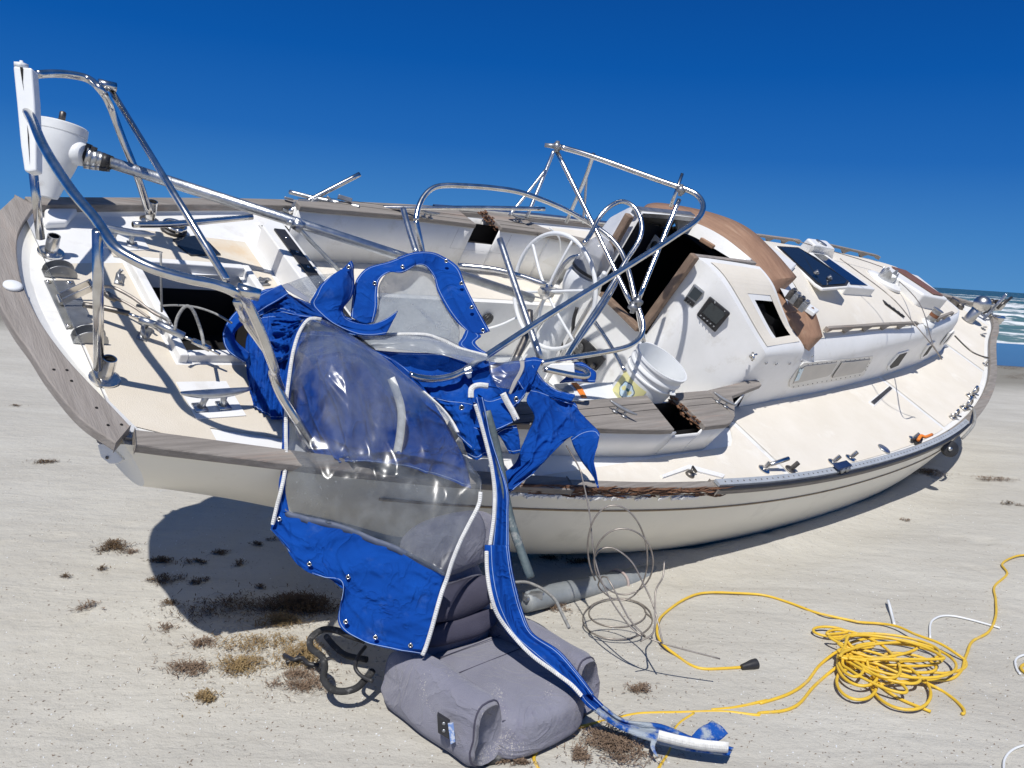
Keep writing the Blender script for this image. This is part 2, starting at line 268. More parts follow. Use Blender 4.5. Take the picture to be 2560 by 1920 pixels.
def sandmat():
    m, nt, b = newmat('pale beach sand'); N, K = nt.nodes, nt.links
    tc = N.new('ShaderNodeTexCoord'); mp = N.new('ShaderNodeMapping'); K.new(tc.outputs['Object'], mp.inputs[0])
    def noise(s, d=5, r=.6, vec=mp.outputs[0], dist=0):
        n = N.new('ShaderNodeTexNoise'); n.inputs['Scale'].default_value = s; n.inputs['Detail'].default_value = d; n.inputs['Roughness'].default_value = r; n.inputs['Distortion'].default_value = dist; K.new(vec, n.inputs[0]); return n.outputs[0]
    def ramp(src, a, b_, c1, c2):
        r = N.new('ShaderNodeValToRGB'); r.color_ramp.elements[0].position = a; r.color_ramp.elements[1].position = b_; r.color_ramp.elements[0].color = c1; r.color_ramp.elements[1].color = c2; K.new(src, r.inputs[0]); return r.outputs[0]
    def mix(f, a, b_):
        x = N.new('ShaderNodeMix'); x.data_type = 'RGBA'
        K.new(f, x.inputs[0])
        for i, v in ((6, a), (7, b_)):
            if isinstance(v, tuple): x.inputs[i].default_value = v
            else: K.new(v, x.inputs[i])
        return x.outputs[2]
    st = N.new('ShaderNodeMapping'); K.new(tc.outputs['Object'], st.inputs[0]); st.inputs['Scale'].default_value = (.35, 2.4, 1); st.inputs['Rotation'].default_value = (0, 0, R(-14))
    c = ramp(noise(1.1, 6, .6), .3, .7, (.475,.453,.398,1), (.56,.540,.478,1))
    c = mix(ramp(noise(1.6, 7, .7, st.outputs[0], .6), .45, .68, (0,0,0,1), (.55,.55,.55,1)), c, (.425,.40,.345,1))
    c = mix(ramp(noise(420, 2, .5), .58, .75, (0,0,0,1), (.6,.6,.6,1)), c, (.30,.27,.23,1))
    fl = N.new('ShaderNodeMapping'); K.new(tc.outputs['Object'], fl.inputs[0]); fl.inputs['Scale'].default_value = (1, 2.2, 1); fl.inputs['Rotation'].default_value = (0, 0, .5)
    c = mix(ramp(noise(38, 3, .6, fl.outputs[0], 1.8), .67, .70, (0,0,0,1), (.75,.75,.75,1)), c, (.19,.165,.13,1))
    # damp darker sand towards the water
    sx = N.new('ShaderNodeSeparateXYZ'); K.new(tc.outputs['Object'], sx.inputs[0])
    nn = N.new('ShaderNodeMath'); nn.operation = 'MULTIPLY_ADD'; K.new(noise(.25, 4), nn.inputs[0]); nn.inputs[1].default_value = 3.; K.new(sx.outputs[1], nn.inputs[2])
    w = N.new('ShaderNodeMapRange'); w.inputs[1].default_value = 14.2; w.inputs[2].default_value = 15.6; K.new(nn.outputs[0], w.inputs[0])
    c = mix(w.outputs[0], c, (.25,.235,.195,1))
    wet = N.new('ShaderNodeMapRange'); wet.inputs[1].default_value = 19.6; wet.inputs[2].default_value = 20.2; K.new(nn.outputs[0], wet.inputs[0])
    c = mix(wet.outputs[0], c, (.085,.085,.075,1))
    K.new(c, b.inputs['Base Color'])
    rr = N.new('ShaderNodeMapRange'); rr.inputs[3].default_value = .95; rr.inputs[4].default_value = .05; K.new(wet.outputs[0], rr.inputs[0]); K.new(rr.outputs[0], b.inputs['Roughness'])
    b.inputs['Specular IOR Level'].default_value = .35
    bs = N.new('ShaderNodeMapRange'); bs.inputs[3].default_value = .75; bs.inputs[4].default_value = .03; K.new(wet.outputs[0], bs.inputs[0])
    h1 = noise(9, 6, .65); h2 = noise(160, 4, .7); h3 = noise(2.2, 5, .6, st.outputs[0], .5)
    ad = N.new('ShaderNodeMath'); ad.operation = 'MULTIPLY_ADD'; K.new(h2, ad.inputs[0]); ad.inputs[1].default_value = .10; K.new(h1, ad.inputs[2])
    a2 = N.new('ShaderNodeMath'); a2.operation = 'MULTIPLY_ADD'; K.new(h3, a2.inputs[0]); a2.inputs[1].default_value = .8; K.new(ad.outputs[0], a2.inputs[2])
    bp = N.new('ShaderNodeBump'); K.new(bs.outputs[0], bp.inputs['Strength']); bp.inputs['Distance'].default_value = .022; K.new(a2.outputs[0], bp.inputs['Height']); K.new(bp.outputs[0], b.inputs['Normal'])
    return m
M_sand = sandmat()
def seamat():
    m, nt, b = newmat('sea water'); N, K = nt.nodes, nt.links
    tc = N.new('ShaderNodeTexCoord'); sx = N.new('ShaderNodeSeparateXYZ'); K.new(tc.outputs['Object'], sx.inputs[0])
    mp = N.new('ShaderNodeMapping'); K.new(tc.outputs['Object'], mp.inputs[0]); mp.inputs['Scale'].default_value = (.28, 1, 1)
    n = N.new('ShaderNodeTexNoise'); n.inputs['Scale'].default_value = .22; n.inputs['Detail'].default_value = 7; n.inputs['Roughness'].default_value = .6; K.new(mp.outputs[0], n.inputs[0])
    r = N.new('ShaderNodeValToRGB'); e = r.color_ramp.elements; e[0].position = 0; e[0].color = (.17,.24,.22,1); e[1].position = 1; e[1].color = (.02,.08,.12,1)
    x = e.new(.05); x.color = (.11,.20,.19,1); x = e.new(.25); x.color = (.06,.15,.155,1); x = e.new(.5); x.color = (.032,.11,.13,1)
    mr = N.new('ShaderNodeMapRange'); mr.inputs[1].default_value = 18; mr.inputs[2].default_value = 320; K.new(sx.outputs[1], mr.inputs[0]); K.new(mr.outputs[0], r.inputs[0])
    # breaker bands: distance-distorted lines of foam
    K2 = []
    nd = N.new('ShaderNodeTexNoise'); nd.inputs['Scale'].default_value = .22; nd.inputs['Detail'].default_value = 7; nd.inputs['Roughness'].default_value = .62; K.new(tc.outputs['Object'], nd.inputs[0])
    lacy = N.new('ShaderNodeTexNoise'); lacy.inputs['Scale'].default_value = .9; lacy.inputs['Detail'].default_value = 8; lacy.inputs['Roughness'].default_value = .7; K.new(tc.outputs['Object'], lacy.inputs[0]); lacy.inputs['Scale'].default_value = .55
    prev = None
    for (d, w, dist, th) in ((28.6,1.8,6,.46),(35,4.0,14,.56),(45,6,22,.52),(62,12,34,.46),(85,12,50,.50),(115,26,70,.46),(170,20,100,.52),(250,24,120,.56)):
        s = N.new('ShaderNodeMath'); s.operation = 'MULTIPLY_ADD'; K.new(nd.outputs[0], s.inputs[0]); s.inputs[1].default_value = -dist; K.new(sx.outputs[1], s.inputs[2])
        s2 = N.new('ShaderNodeMath'); s2.operation = 'SUBTRACT'; K.new(s.outputs[0], s2.inputs[0]); s2.inputs[1].default_value = d-dist*.5
        ab = N.new('ShaderNodeMath'); ab.operation = 'ABSOLUTE'; K.new(s2.outputs[0], ab.inputs[0])
        q = N.new('ShaderNodeMapRange'); q.inputs[1].default_value = w; q.inputs[2].default_value = 0; q.inputs[3].default_value = 0; q.inputs[4].default_value = 1; K.new(ab.outputs[0], q.inputs[0])
        t = N.new('ShaderNodeMath'); t.operation = 'MULTIPLY_ADD'; K.new(q.outputs[0], t.inputs[0]); t.inputs[1].default_value = .26; K.new(lacy.outputs[0], t.inputs[2])
        t2 = N.new('ShaderNodeMapRange'); t2.inputs[1].default_value = th+.13; t2.inputs[2].default_value = th+.22; K.new(t.outputs[0], t2.inputs[0])
        if prev is None: prev = t2.outputs[0]
        else: mm = N.new('ShaderNodeMath'); mm.operation = 'MAXIMUM'; K.new(prev, mm.inputs[0]); K.new(t2.outputs[0], mm.inputs[1]); prev = mm.outputs[0]
    mx = N.new('ShaderNodeMix'); mx.data_type = 'RGBA'; K.new(prev, mx.inputs[0]); K.new(r.outputs[0], mx.inputs[6]); mx.inputs[7].default_value = (.80,.82,.82,1); K.new(mx.outputs[2], b.inputs['Base Color'])
    ro = N.new('ShaderNodeMapRange'); ro.inputs[3].default_value = .4; ro.inputs[4].default_value = .9; K.new(prev, ro.inputs[0]); K.new(ro.outputs[0], b.inputs['Roughness'])
    b.inputs['Specular IOR Level'].default_value = .15
    bp = N.new('ShaderNodeBump'); bp.inputs['Strength'].default_value = 1; bp.inputs['Distance'].default_value = .8; K.new(n.outputs[0], bp.inputs['Height']); K.new(bp.outputs[0], b.inputs['Normal'])
    return m
M_sea = seamat()
# ---------------------------------------------------------------- ground and sea
_hl = np.array([(-.6,3.9),(.26,4.27),(1.16,4.5),(1.81,4.98),(2.77,5.88),(3.6,6.9),(4.47,8.2)])
_rs = random.Random(21); _dips = [(_rs.uniform(-2.6, 4.5), _rs.uniform(2.1, 6.2), _rs.uniform(.05, .13), _rs.uniform(.4, 1)*_rs.choice((1, 1, -.6)), _rs.uniform(0, 3.1)) for _ in range(90)]
def sandz(x, y):
    r = math.hypot(x, y); f = max(0, 1-r/30)
    z = .012*n3((x, y, 0), 1.1)*f+.006*n3((x, y, 3), 4.3)*f
    if 1.8 < y < 9 and -3.2 < x < 5:
        z += .0022*n3((x, y, 5), 11)
        for (a, b_, q, w, ro) in _dips:
            dx, dy = x-a, y-b_
            if abs(dx) < .4 and abs(dy) < .4:
                u, v = dx*math.cos(ro)+dy*math.sin(ro), -dx*math.sin(ro)+dy*math.cos(ro); d = (u/q)**2+(v/(q*.5))**2
                z += w*(-.012*math.exp(-d)+.006*math.exp(-(math.sqrt(d)-1.5)**2*4))
        P = np.array([x, y]); A = _hl[:-1]; B = _hl[1:]-A; t = np.clip(((P-A)*B).sum(1)/(B*B).sum(1), 0, 1); d = np.min(np.hypot(*(A+B*t[:, None]-P).T))
        z += .035*math.exp(-(d/.11)**2)-.012*math.exp(-((d-.3)/.12)**2)
    if y > 16: z -= .012*(y-16)
    return z-.004
def ground_mesh():
    # dense near, coarse far: rows of distances
    ys = list(np.arange(-6, 1.8, .3))+list(np.arange(1.8, 7, .035))+list(np.arange(7, 12, .1))+list(np.arange(12, 30, .5)); xs = list(np.arange(-9, -3, .2))+list(np.arange(-3, 4.4, .04))+list(np.arange(4.4, 9, .15))
    xs = list(-np.geomspace(9.1, 4000, 40)[::-1])+xs+list(np.geomspace(9.1, 4000, 40)); ys = [-400, -60, -15]+ys+[40, 80]
    G = [[(x, y, sandz(x, y) if -6 < y and y < 29 else (-.012*(min(y, 120)-16)-(.5 if y > 35 else 0) if y > 16 else -.004)) for x in xs] for y in ys]
    b = MB(); b.grid(G); o = b.build('beach_sand', M_sand); tag(o, None, kind='structure')
ground_mesh()
ys = list(np.arange(24, 60, 1.))+list(np.geomspace(60, 9000, 30)); xs = list(np.linspace(-120, 140, 90)); xs = [-9000, -2000, -400]+xs+[400, 2000, 9000]
def seaz(x, y):
    if y > 300 or abs(x) > 200: return -.15
    return -.15+.0+min(.35, max(0, (y-26)*.012))*.5*(math.sin(y*.42+.9*math.sin(x*.05)+.4*math.sin(x*.13+y*.05)))
b = MB(); b.grid([[(x, y, seaz(x, y)) for x in xs] for y in ys]); tag(b.build('sea', M_sea), None, kind='structure')
# ================================================================ THE BOAT
boat = empty('sailboat', tuple(TB), 'cream and white stranded sailboat heeled over on the sand with a smashed deck', 'sailboat')
boat.matrix_world = Matrix.Translation(TB.tolist()) @ Matrix(RB.tolist()).to_4x4()
BM = boat.matrix_world.copy()
# ---- hull
def hullsec(x):
    b_ = half(x); t = x/L
    D = float(np.interp(t, [0, .08, .2, .45, .65, .85, .95, 1], [.52, .66, .95, 1.15, 1.08, .92, .8, .62]))
    n = float(np.interp(t, [0, .1, .3, .55, .75, .9, 1], [2.4, 2.5, 2.8, 2.8, 2.2, 1.7, 1.4]))
    P = []
    for k in range(25):
        a = math.pi/2*k/24
        y = b_*max(0, math.cos(a))**(2/n); z = -D*math.sin(a)**(2/n)
        P.append((y, z))
    return P, D
xsH = list(np.linspace(0, .5, 8))+list(np.linspace(.6, 9.2, 44))+list(np.linspace(9.3, L, 12))
G = []
for x in xsH:
    P, D = hullsec(x); row = []
    full = [(-y, z) for y, z in P]+[(y, z) for y, z in P[::-1][1:]]
    for y, z in full:
        xx = x
        rk = max(0, 1-x/1.2)                                  # raked counter stern
        xx += rk*(-z)*.62 - max(0, 1-x/.35)*.17*(1-(y/.757)**2)*(1 if z > -.02 else 1)
        bwk = max(0, (x-8.6)/(L-8.6))
        xx += -bwk*(-z)*.9                                    # raked stem
        row.append((xx, y, sheer(x)-.012+z))
    G.append(row)
b = MB(); b.grid(G)
# transom: close the first section
r0 = G[0]; n0 = len(r0); k = len(b.v); m_ = n0//2
b.v += [tuple(p) for p in r0]
for i in range(m_): 
    a, c_ = i, n0-1-i
    if i+1 < c_-0: b.f.append((k+a, k+a+1, k+c_-1, k+c_) if a+1 != c_-1 else (k+a, k+a+1, k+c_))
b.build('hull', M_hull, boat, auto=50)
HULL = [o for o in bpy.data.objects if o.name == 'hull'][0]
# ---- rub strake stripe
def strip_along(name, x0, x1, f, m, r=.007, par=boat, n=90):
    b = MB(); b.tube([f(x) for x in np.linspace(x0, x1, n)], r, 6); return b.build(name, m, par)
def hully(x, dz):
    P, D = hullsec(x); zs = [-p[1] for p in P]; ysx = [p[0] for p in P]; return float(np.interp(-dz, zs, ysx))
strip_along('rub_strake', .9, 9.3, lambda x: (x, -hully(x, -.13)-.001, sheer(x)-.012-.13), M_gold, .006, HULL)
# ---- cap rail (weathered teak)
def rail_piece(xs, sg, w=.062, h=.034, out=.012, name='cap_rail', m=M_teak):
    G = []
    for x in xs:
        b_ = half(x); z = sheer(x); d = (half(x+.05)-half(x-.05))/.1; nn = np.array([-d, 1.]); nn /= np.linalg.norm(nn)
        o = np.array([x, b_])+nn*out; i_ = np.array([x, b_])-nn*min(w, b_+.02)
        G.append([(o[0], sg*o[1], z-h), (o[0], sg*o[1], z), (i_[0], sg*i_[1], z+.004), (i_[0], sg*i_[1], z-h)])
    b = MB(); b.grid(G, closeu=True, flip=sg > 0); b.f.append((0, 1, 2, 3)); k = (len(xs)-1)*4; b.f.append((k+3, k+2, k+1, k))
    return b.build(name, m, boat, smooth=True, auto=35, bevel=.004)
rs = rail_piece(np.linspace(.03, 1.75, 24), -1)
rail_piece(np.linspace(1.752, 2.70, 14), -1, w=.05, out=-.012)
rail_piece(np.linspace(2.702, 9.9, 80), -1)
rail_piece(np.linspace(.03, 9.9, 110), 1)
# splintered face of the broken starboard rail
b = MB()
for i in range(150):
    x = random.uniform(1.42, 2.72); l = random.uniform(.04, .22); y = -half(x)-.004+random.uniform(-.006, .012); z = sheer(x)-random.uniform(-.004, .045)
    w = random.uniform(.003, .008); sl_ = random.uniform(-.02, .02)
    b.tube([(x, y, z), (x+l*.5, -half(x+l*.5)+random.uniform(-.008, .008)-.003, z+sl_*.4+sheer(x+l*.5)-sheer(x)), (x+l, -half(x+l)+random.uniform(-.004, .01), z+sl_+sheer(x+l)-sheer(x))], [w*.6, w, w*.2], 4)
tag(b.build('splintered_rail', M_split, boat, smooth=False), 'torn splintered length of cap rail')
b = MB()
for i in range(60):
    x = random.uniform(1.45, 2.6); b.box((x, -half(x)-.006, sheer(x)-.052+random.uniform(-.006, .006)), (random.uniform(.02, .09), .008, random.uniform(.004, .016)), rz(random.uniform(-.1, .1))@ry(random.uniform(-.2, .2)))
tag(b.build('chipped_gelcoat', M_white, boat, smooth=False), 'chipped white gelcoat edge below the torn rail')
# transom board (wide curved teak)
inn = [(.055,.690),(.03,.661),(-.044,.5),(-.081,.374),(-.104,.23),(-.115,.072),(-.105,-.128),(-.075,-.309),(-.042,-.433),(0,-.57),(.035,-.690)]
out = [(-.01,.765),(-.05,.70),(-.135,.55),(-.178,.40),(-.20,.22),(-.214,.03),(-.196,-.17),(-.172,-.30),(-.150,-.45),(-.102,-.64),(-.03,-.765)]
ii = cat([(x, y, 0) for x, y in inn], 5); oo = cat([(x, y, 0) for x, y in out], 5)
b = MB(); b.grid([[(o[0], o[1], -.034), (o[0], o[1], .003), (i_[0], i_[1], .003), (i_[0], i_[1], -.034)] for i_, o in zip(ii, oo)], closeu=True)
b.f.append((0, 1, 2, 3)); k = (len(ii)-1)*4; b.f.append((k+3, k+2, k+1, k))
TB_ = b.build('transom_board', M_teakx, boat, auto=35, bevel=.004); tag(TB_, 'broad curved grey board across the transom')
for q in [('B1',310,55),('B1',412,120),('B1',556,275),('B1',700,372),('B1',622,375),('B1',385,58)]:
    X = bz_(q, .004); b = MB(); b.lathe([(.005, 0), (.005, .001)], X, (0, 0, 1), 8); b.build('screw_hole', M_dark, TB_)
X = bz_(('A2',100,845), .003); b = MB(); b.lathe([(.030, 0), (.032, .004), (.031, .010), (.024, .014)], X, (0, 0, 1), 24); b.build('filler_cap', M_plast, boat)
# ---- deck sheet with openings
def in_hole(x, y):
    if 1.15 < x < 3.55 and abs(y) < .92: return True
    if .37 < x < .86 and -.235 < y < .37: return True
    if 3.5 <= x < 8.05 and abs(y) < float(np.interp(x, *YS))-.06: return True
    return False
b = MB(); idx = {}; st = .045
def vid(i, j, x, y):
    if (i, j) not in idx: idx[(i, j)] = len(b.v); b.v.append((x, y, sheer(x)-.05))
    return idx[(i, j)]
nx, ny = 222, 60
for i in range(nx):
    x0, x1 = -.06+i*st, -.06+(i+1)*st
    for j in range(ny):
        def P(x, jj):
            bb = max(.02, half(max(0, x))-.045); return -bb+2*bb*jj/ny
        if x1 > 9.95: continue
        xm = (x0+x1)/2; ym = (P(x0, j+.5)+P(x1, j+.5))/2
        if in_hole(xm, ym): continue
        b.f.append((vid(i, j, x0, P(x0, j)), vid(i+1, j, x1, P(x1, j)), vid(i+1, j+1, x1, P(x1, j+1)), vid(i, j+1, x0, P(x0, j+1))))
# stern apron following the curved board
ap = [(p[0]-.02, p[1]) for p in ii]
for a, c_ in zip(ap[:-1], ap[1:]):
    k = len(b.v); b.v += [(a[0], a[1], -.0505), (c_[0], c_[1], -.0505), (.0, c_[1], -.0505), (.0, a[1], -.0505)]; b.f.append((k, k+1, k+2, k+3))
b.build('deck', M_white, boat, auto=60)
# inner bulwark faces (white) under the cap rail
for sg in (-1, 1):
    G = []
    for x in np.linspace(.02, 9.9, 120):
        y = max(.01, half(x)-.058); z = sheer(x); G.append([(x, sg*y, z-.03), (x, sg*(y-.004), z-.045), (x, sg*max(.005, y-.03), z-.0525)])
    b = MB(); b.grid(G, flip=sg < 0); b.build('bulwark', M_white, boat)
b = MB(); b.grid([[(p[0]-.004, p[1], -.02), (p[0]+.012, p[1]*.985, -.035), (p[0]+.05, p[1]*.96, -.0495)] for p in ii], flip=True); b.build('bulwark', M_white, boat)
# nonskid panels
def panel(name, x0, x1, ylo, yhi, m=M_cream, n=30, k=8, dz=-.046, surf=None, par=boat):
    G = []
    for x in np.linspace(x0, x1, n):
        a, c_ = ylo(x), yhi(x)
        G.append([(x, a+(c_-a)*j/k, (sheer(x)+dz) if surf is None else surf(x, a+(c_-a)*j/k)) for j in range(k+1)])
    b = MB(); b.grid(G); return b.build(name, m, par)
cab = lambda x: -float(np.interp(x, *YS))-.01
# side decks, starboard, split by the white seams
panel('nonskid_panel', 1.30, 3.50, lambda x: -half(x)+.10, lambda x: -1.085 if x < 3.3 else -1.085+(x-3.3)*1.0)
panel('nonskid_panel', 3.55, 6.02, lambda x: -half(x)+.10, lambda x: max(cab(x)-.0, -.99+(x-3.6)*1.2) if x < 3.8 else cab(x))
panel('nonskid_panel', 6.08, 8.02, lambda x: -half(x)+.11, cab)
panel('nonskid_panel', 8.08, 9.55, lambda x: -half(x)+.10, lambda x: half(x)-.10)
panel('nonskid_panel', 1.30, 8.0, lambda x: 1.0 if x < 3.6 else -cab(x)+.0, lambda x: half(x)-.10)
# aft deck panels around the hatch
panel('nonskid_panel', .03, .325, lambda x: -.60-(x*.5), lambda x: .33+x*.2, M_cream2, 8)
panel('nonskid_panel', .325, 1.00, lambda x: -half(x)+.19, lambda x: -.30, M_cream2, 14)
panel('nonskid_panel', .30, 1.00, lambda x: .44, lambda x: min(.70, half(x)-.20), M_cream2, 14)
panel('nonskid_panel', .91, 1.02, lambda x: -.29, lambda x: .43, M_cream2, 5)
# white mooring pads
def poly_on_deck(name, qs, m, h=.004, dz=-.05, par=boat, **k):
    P = [dk(q, dz) for q in qs]; b = MB(); b.prism(P, (0, 0, h)); return b.build(name, m, par, smooth=False, **k)
poly_on_deck('cleat_pad', [('B1',1012,135),('B1',1300,130),('B1',1415,328),('B1',1130,348)], M_white, .008)
poly_on_deck('cleat_pad', [('A2',820,420),('A2',1120,455),('A2',1180,560),('A2',1010,568),('A2',815,540)], M_white, .008)
poly_on_deck('torn_patch', [('A2',1362,480),('A2',1530,455),('A2',1640,500),('A2',1740,602),('A2',1505,608),('A2',1400,530)], M_lens, .012)
# ---- aft hatch: raised frame and dark well
hb = [dk(q, -.02) for q in [('A2',1050,655),('A2',1915,700),('A2',1870,1385),('A2',1405,1378)]]
hx0, hx1, hy0, hy1 = .375, .86, -.24, .375
HF = MB()
for c, d in (((hx0-.02, (hy0+hy1)/2), (.035, hy1-hy0+.09)), ((hx1+.02, (hy0+hy1)/2), (.035, hy1-hy0+.09)), (((hx0+hx1)/2, hy0-.02), (hx1-hx0-.002, .035)), (((hx0+hx1)/2, hy1+.02), (hx1-hx0-.002, .035))):
    HF.box((c[0], c[1], sheer(c[0])-.035), (d[0], d[1], .05))
HFo = HF.build('hatch_frame', M_white, boat, smooth=False, bevel=.005)
b = MB(); zt = -.045
for (p, q) in (((hx0, hy0), (hx1, hy0)), ((hx1, hy0), (hx1, hy1)), ((hx1, hy1), (hx0, hy1)), ((hx0, hy1), (hx0, hy0))):
    b.add([(p[0], p[1], zt), (q[0], q[1], zt), (q[0], q[1], -.16), (p[0], p[1], -.16)], [(0, 1, 2, 3)])
b.build('hatch_liner', M_white, HFo, smooth=False)
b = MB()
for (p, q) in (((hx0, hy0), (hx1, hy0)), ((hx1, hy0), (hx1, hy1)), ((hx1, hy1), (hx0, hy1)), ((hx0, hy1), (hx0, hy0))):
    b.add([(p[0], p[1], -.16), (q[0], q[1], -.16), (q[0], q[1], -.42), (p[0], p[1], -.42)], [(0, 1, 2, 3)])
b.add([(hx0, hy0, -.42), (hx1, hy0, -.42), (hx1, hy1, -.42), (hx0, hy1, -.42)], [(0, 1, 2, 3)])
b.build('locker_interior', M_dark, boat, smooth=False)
# ---- traveller bridge across the front of the aft deck
b = MB(); b.prism([(1.04, .66, -.08), (1.175, .80, -.08), (1.175, -.75, -.08), (1.04, -.75, -.08)], (0, 0, .13)); BR = b.build('bridge_deck', M_white, boat, smooth=False, bevel=.006)
b = MB(); b.box((1.115, .0, .057), (.06, 1.25, .012)); TR = b.build('traveller_track', M_blk, boat, smooth=False, bevel=.003)
for y in np.arange(-.5, .6, .13): b = MB(); b.lathe([(.008, 0), (.008, .002)], (1.115, y, .0635), (0, 0, 1), 10); b.build('track_bolt', M_chrome, TR)
b = MB(); b.prism([dk(q) for q in [('A2',350,395),('A2',520,385),('A2',600,290),('A2',580,215),('A2',340,215)]], (0, 0, .036)); b.build('corner_coving', M_white, boat, smooth=False, bevel=.012, seg=3)
# ---- cockpit well
CK = MB()
ys_, yf, zs, zf = .93, .50, -.235, -.64
def quad(b, *p): b.add(p, [(0, 1, 2, 3)])
x0, x1 = 1.16, 3.75
for sg in (-1, 1):
    quad(CK, (x0, sg*ys_, zs), (x1, sg*ys_, zs), (x1, sg*yf, zs+.006), (x0, sg*yf, zs+.006))
    quad(CK, (x0, sg*yf, zs+.006), (x1, sg*yf, zs+.006), (x1, sg*(yf-.02), zf), (1.7, sg*(yf-.02), zf))
quad(CK, (1.7, -yf, zf), (x1, -yf, zf), (x1, yf, zf), (1.7, yf, zf))
quad(CK, (x0, -ys_, -.07), (x0, ys_, -.07), (x0, ys_, zs), (x0, -ys_, zs)); quad(CK, (x0, -yf, zs), (x0, yf, zs), (1.7, yf, zf), (1.7, -yf, zf))
CKo = CK.build('cockpit', M_white, boat, smooth=False)
quadm = MB(); 
for sg in (1, -1): quad(quadm, (1.5, sg*.86, zs+.004), (3.35, sg*.86, zs+.004), (3.35, sg*(yf+.04), zs+.008), (1.5, sg*(yf+.04), zs+.008))
quadm.build('seat_nonskid', M_cream, CKo, smooth=False)
b = MB(); b.lathe([(.045, 0), (.045, .012), (.03, .02)], by_(('A4',600,1320), .49), (0, -1, 0), 16); b.box(by_(('A4',600,1320), .46), (.025, .02, .07), ry(.5)); b.build('locker_latch', M_blk, CKo)
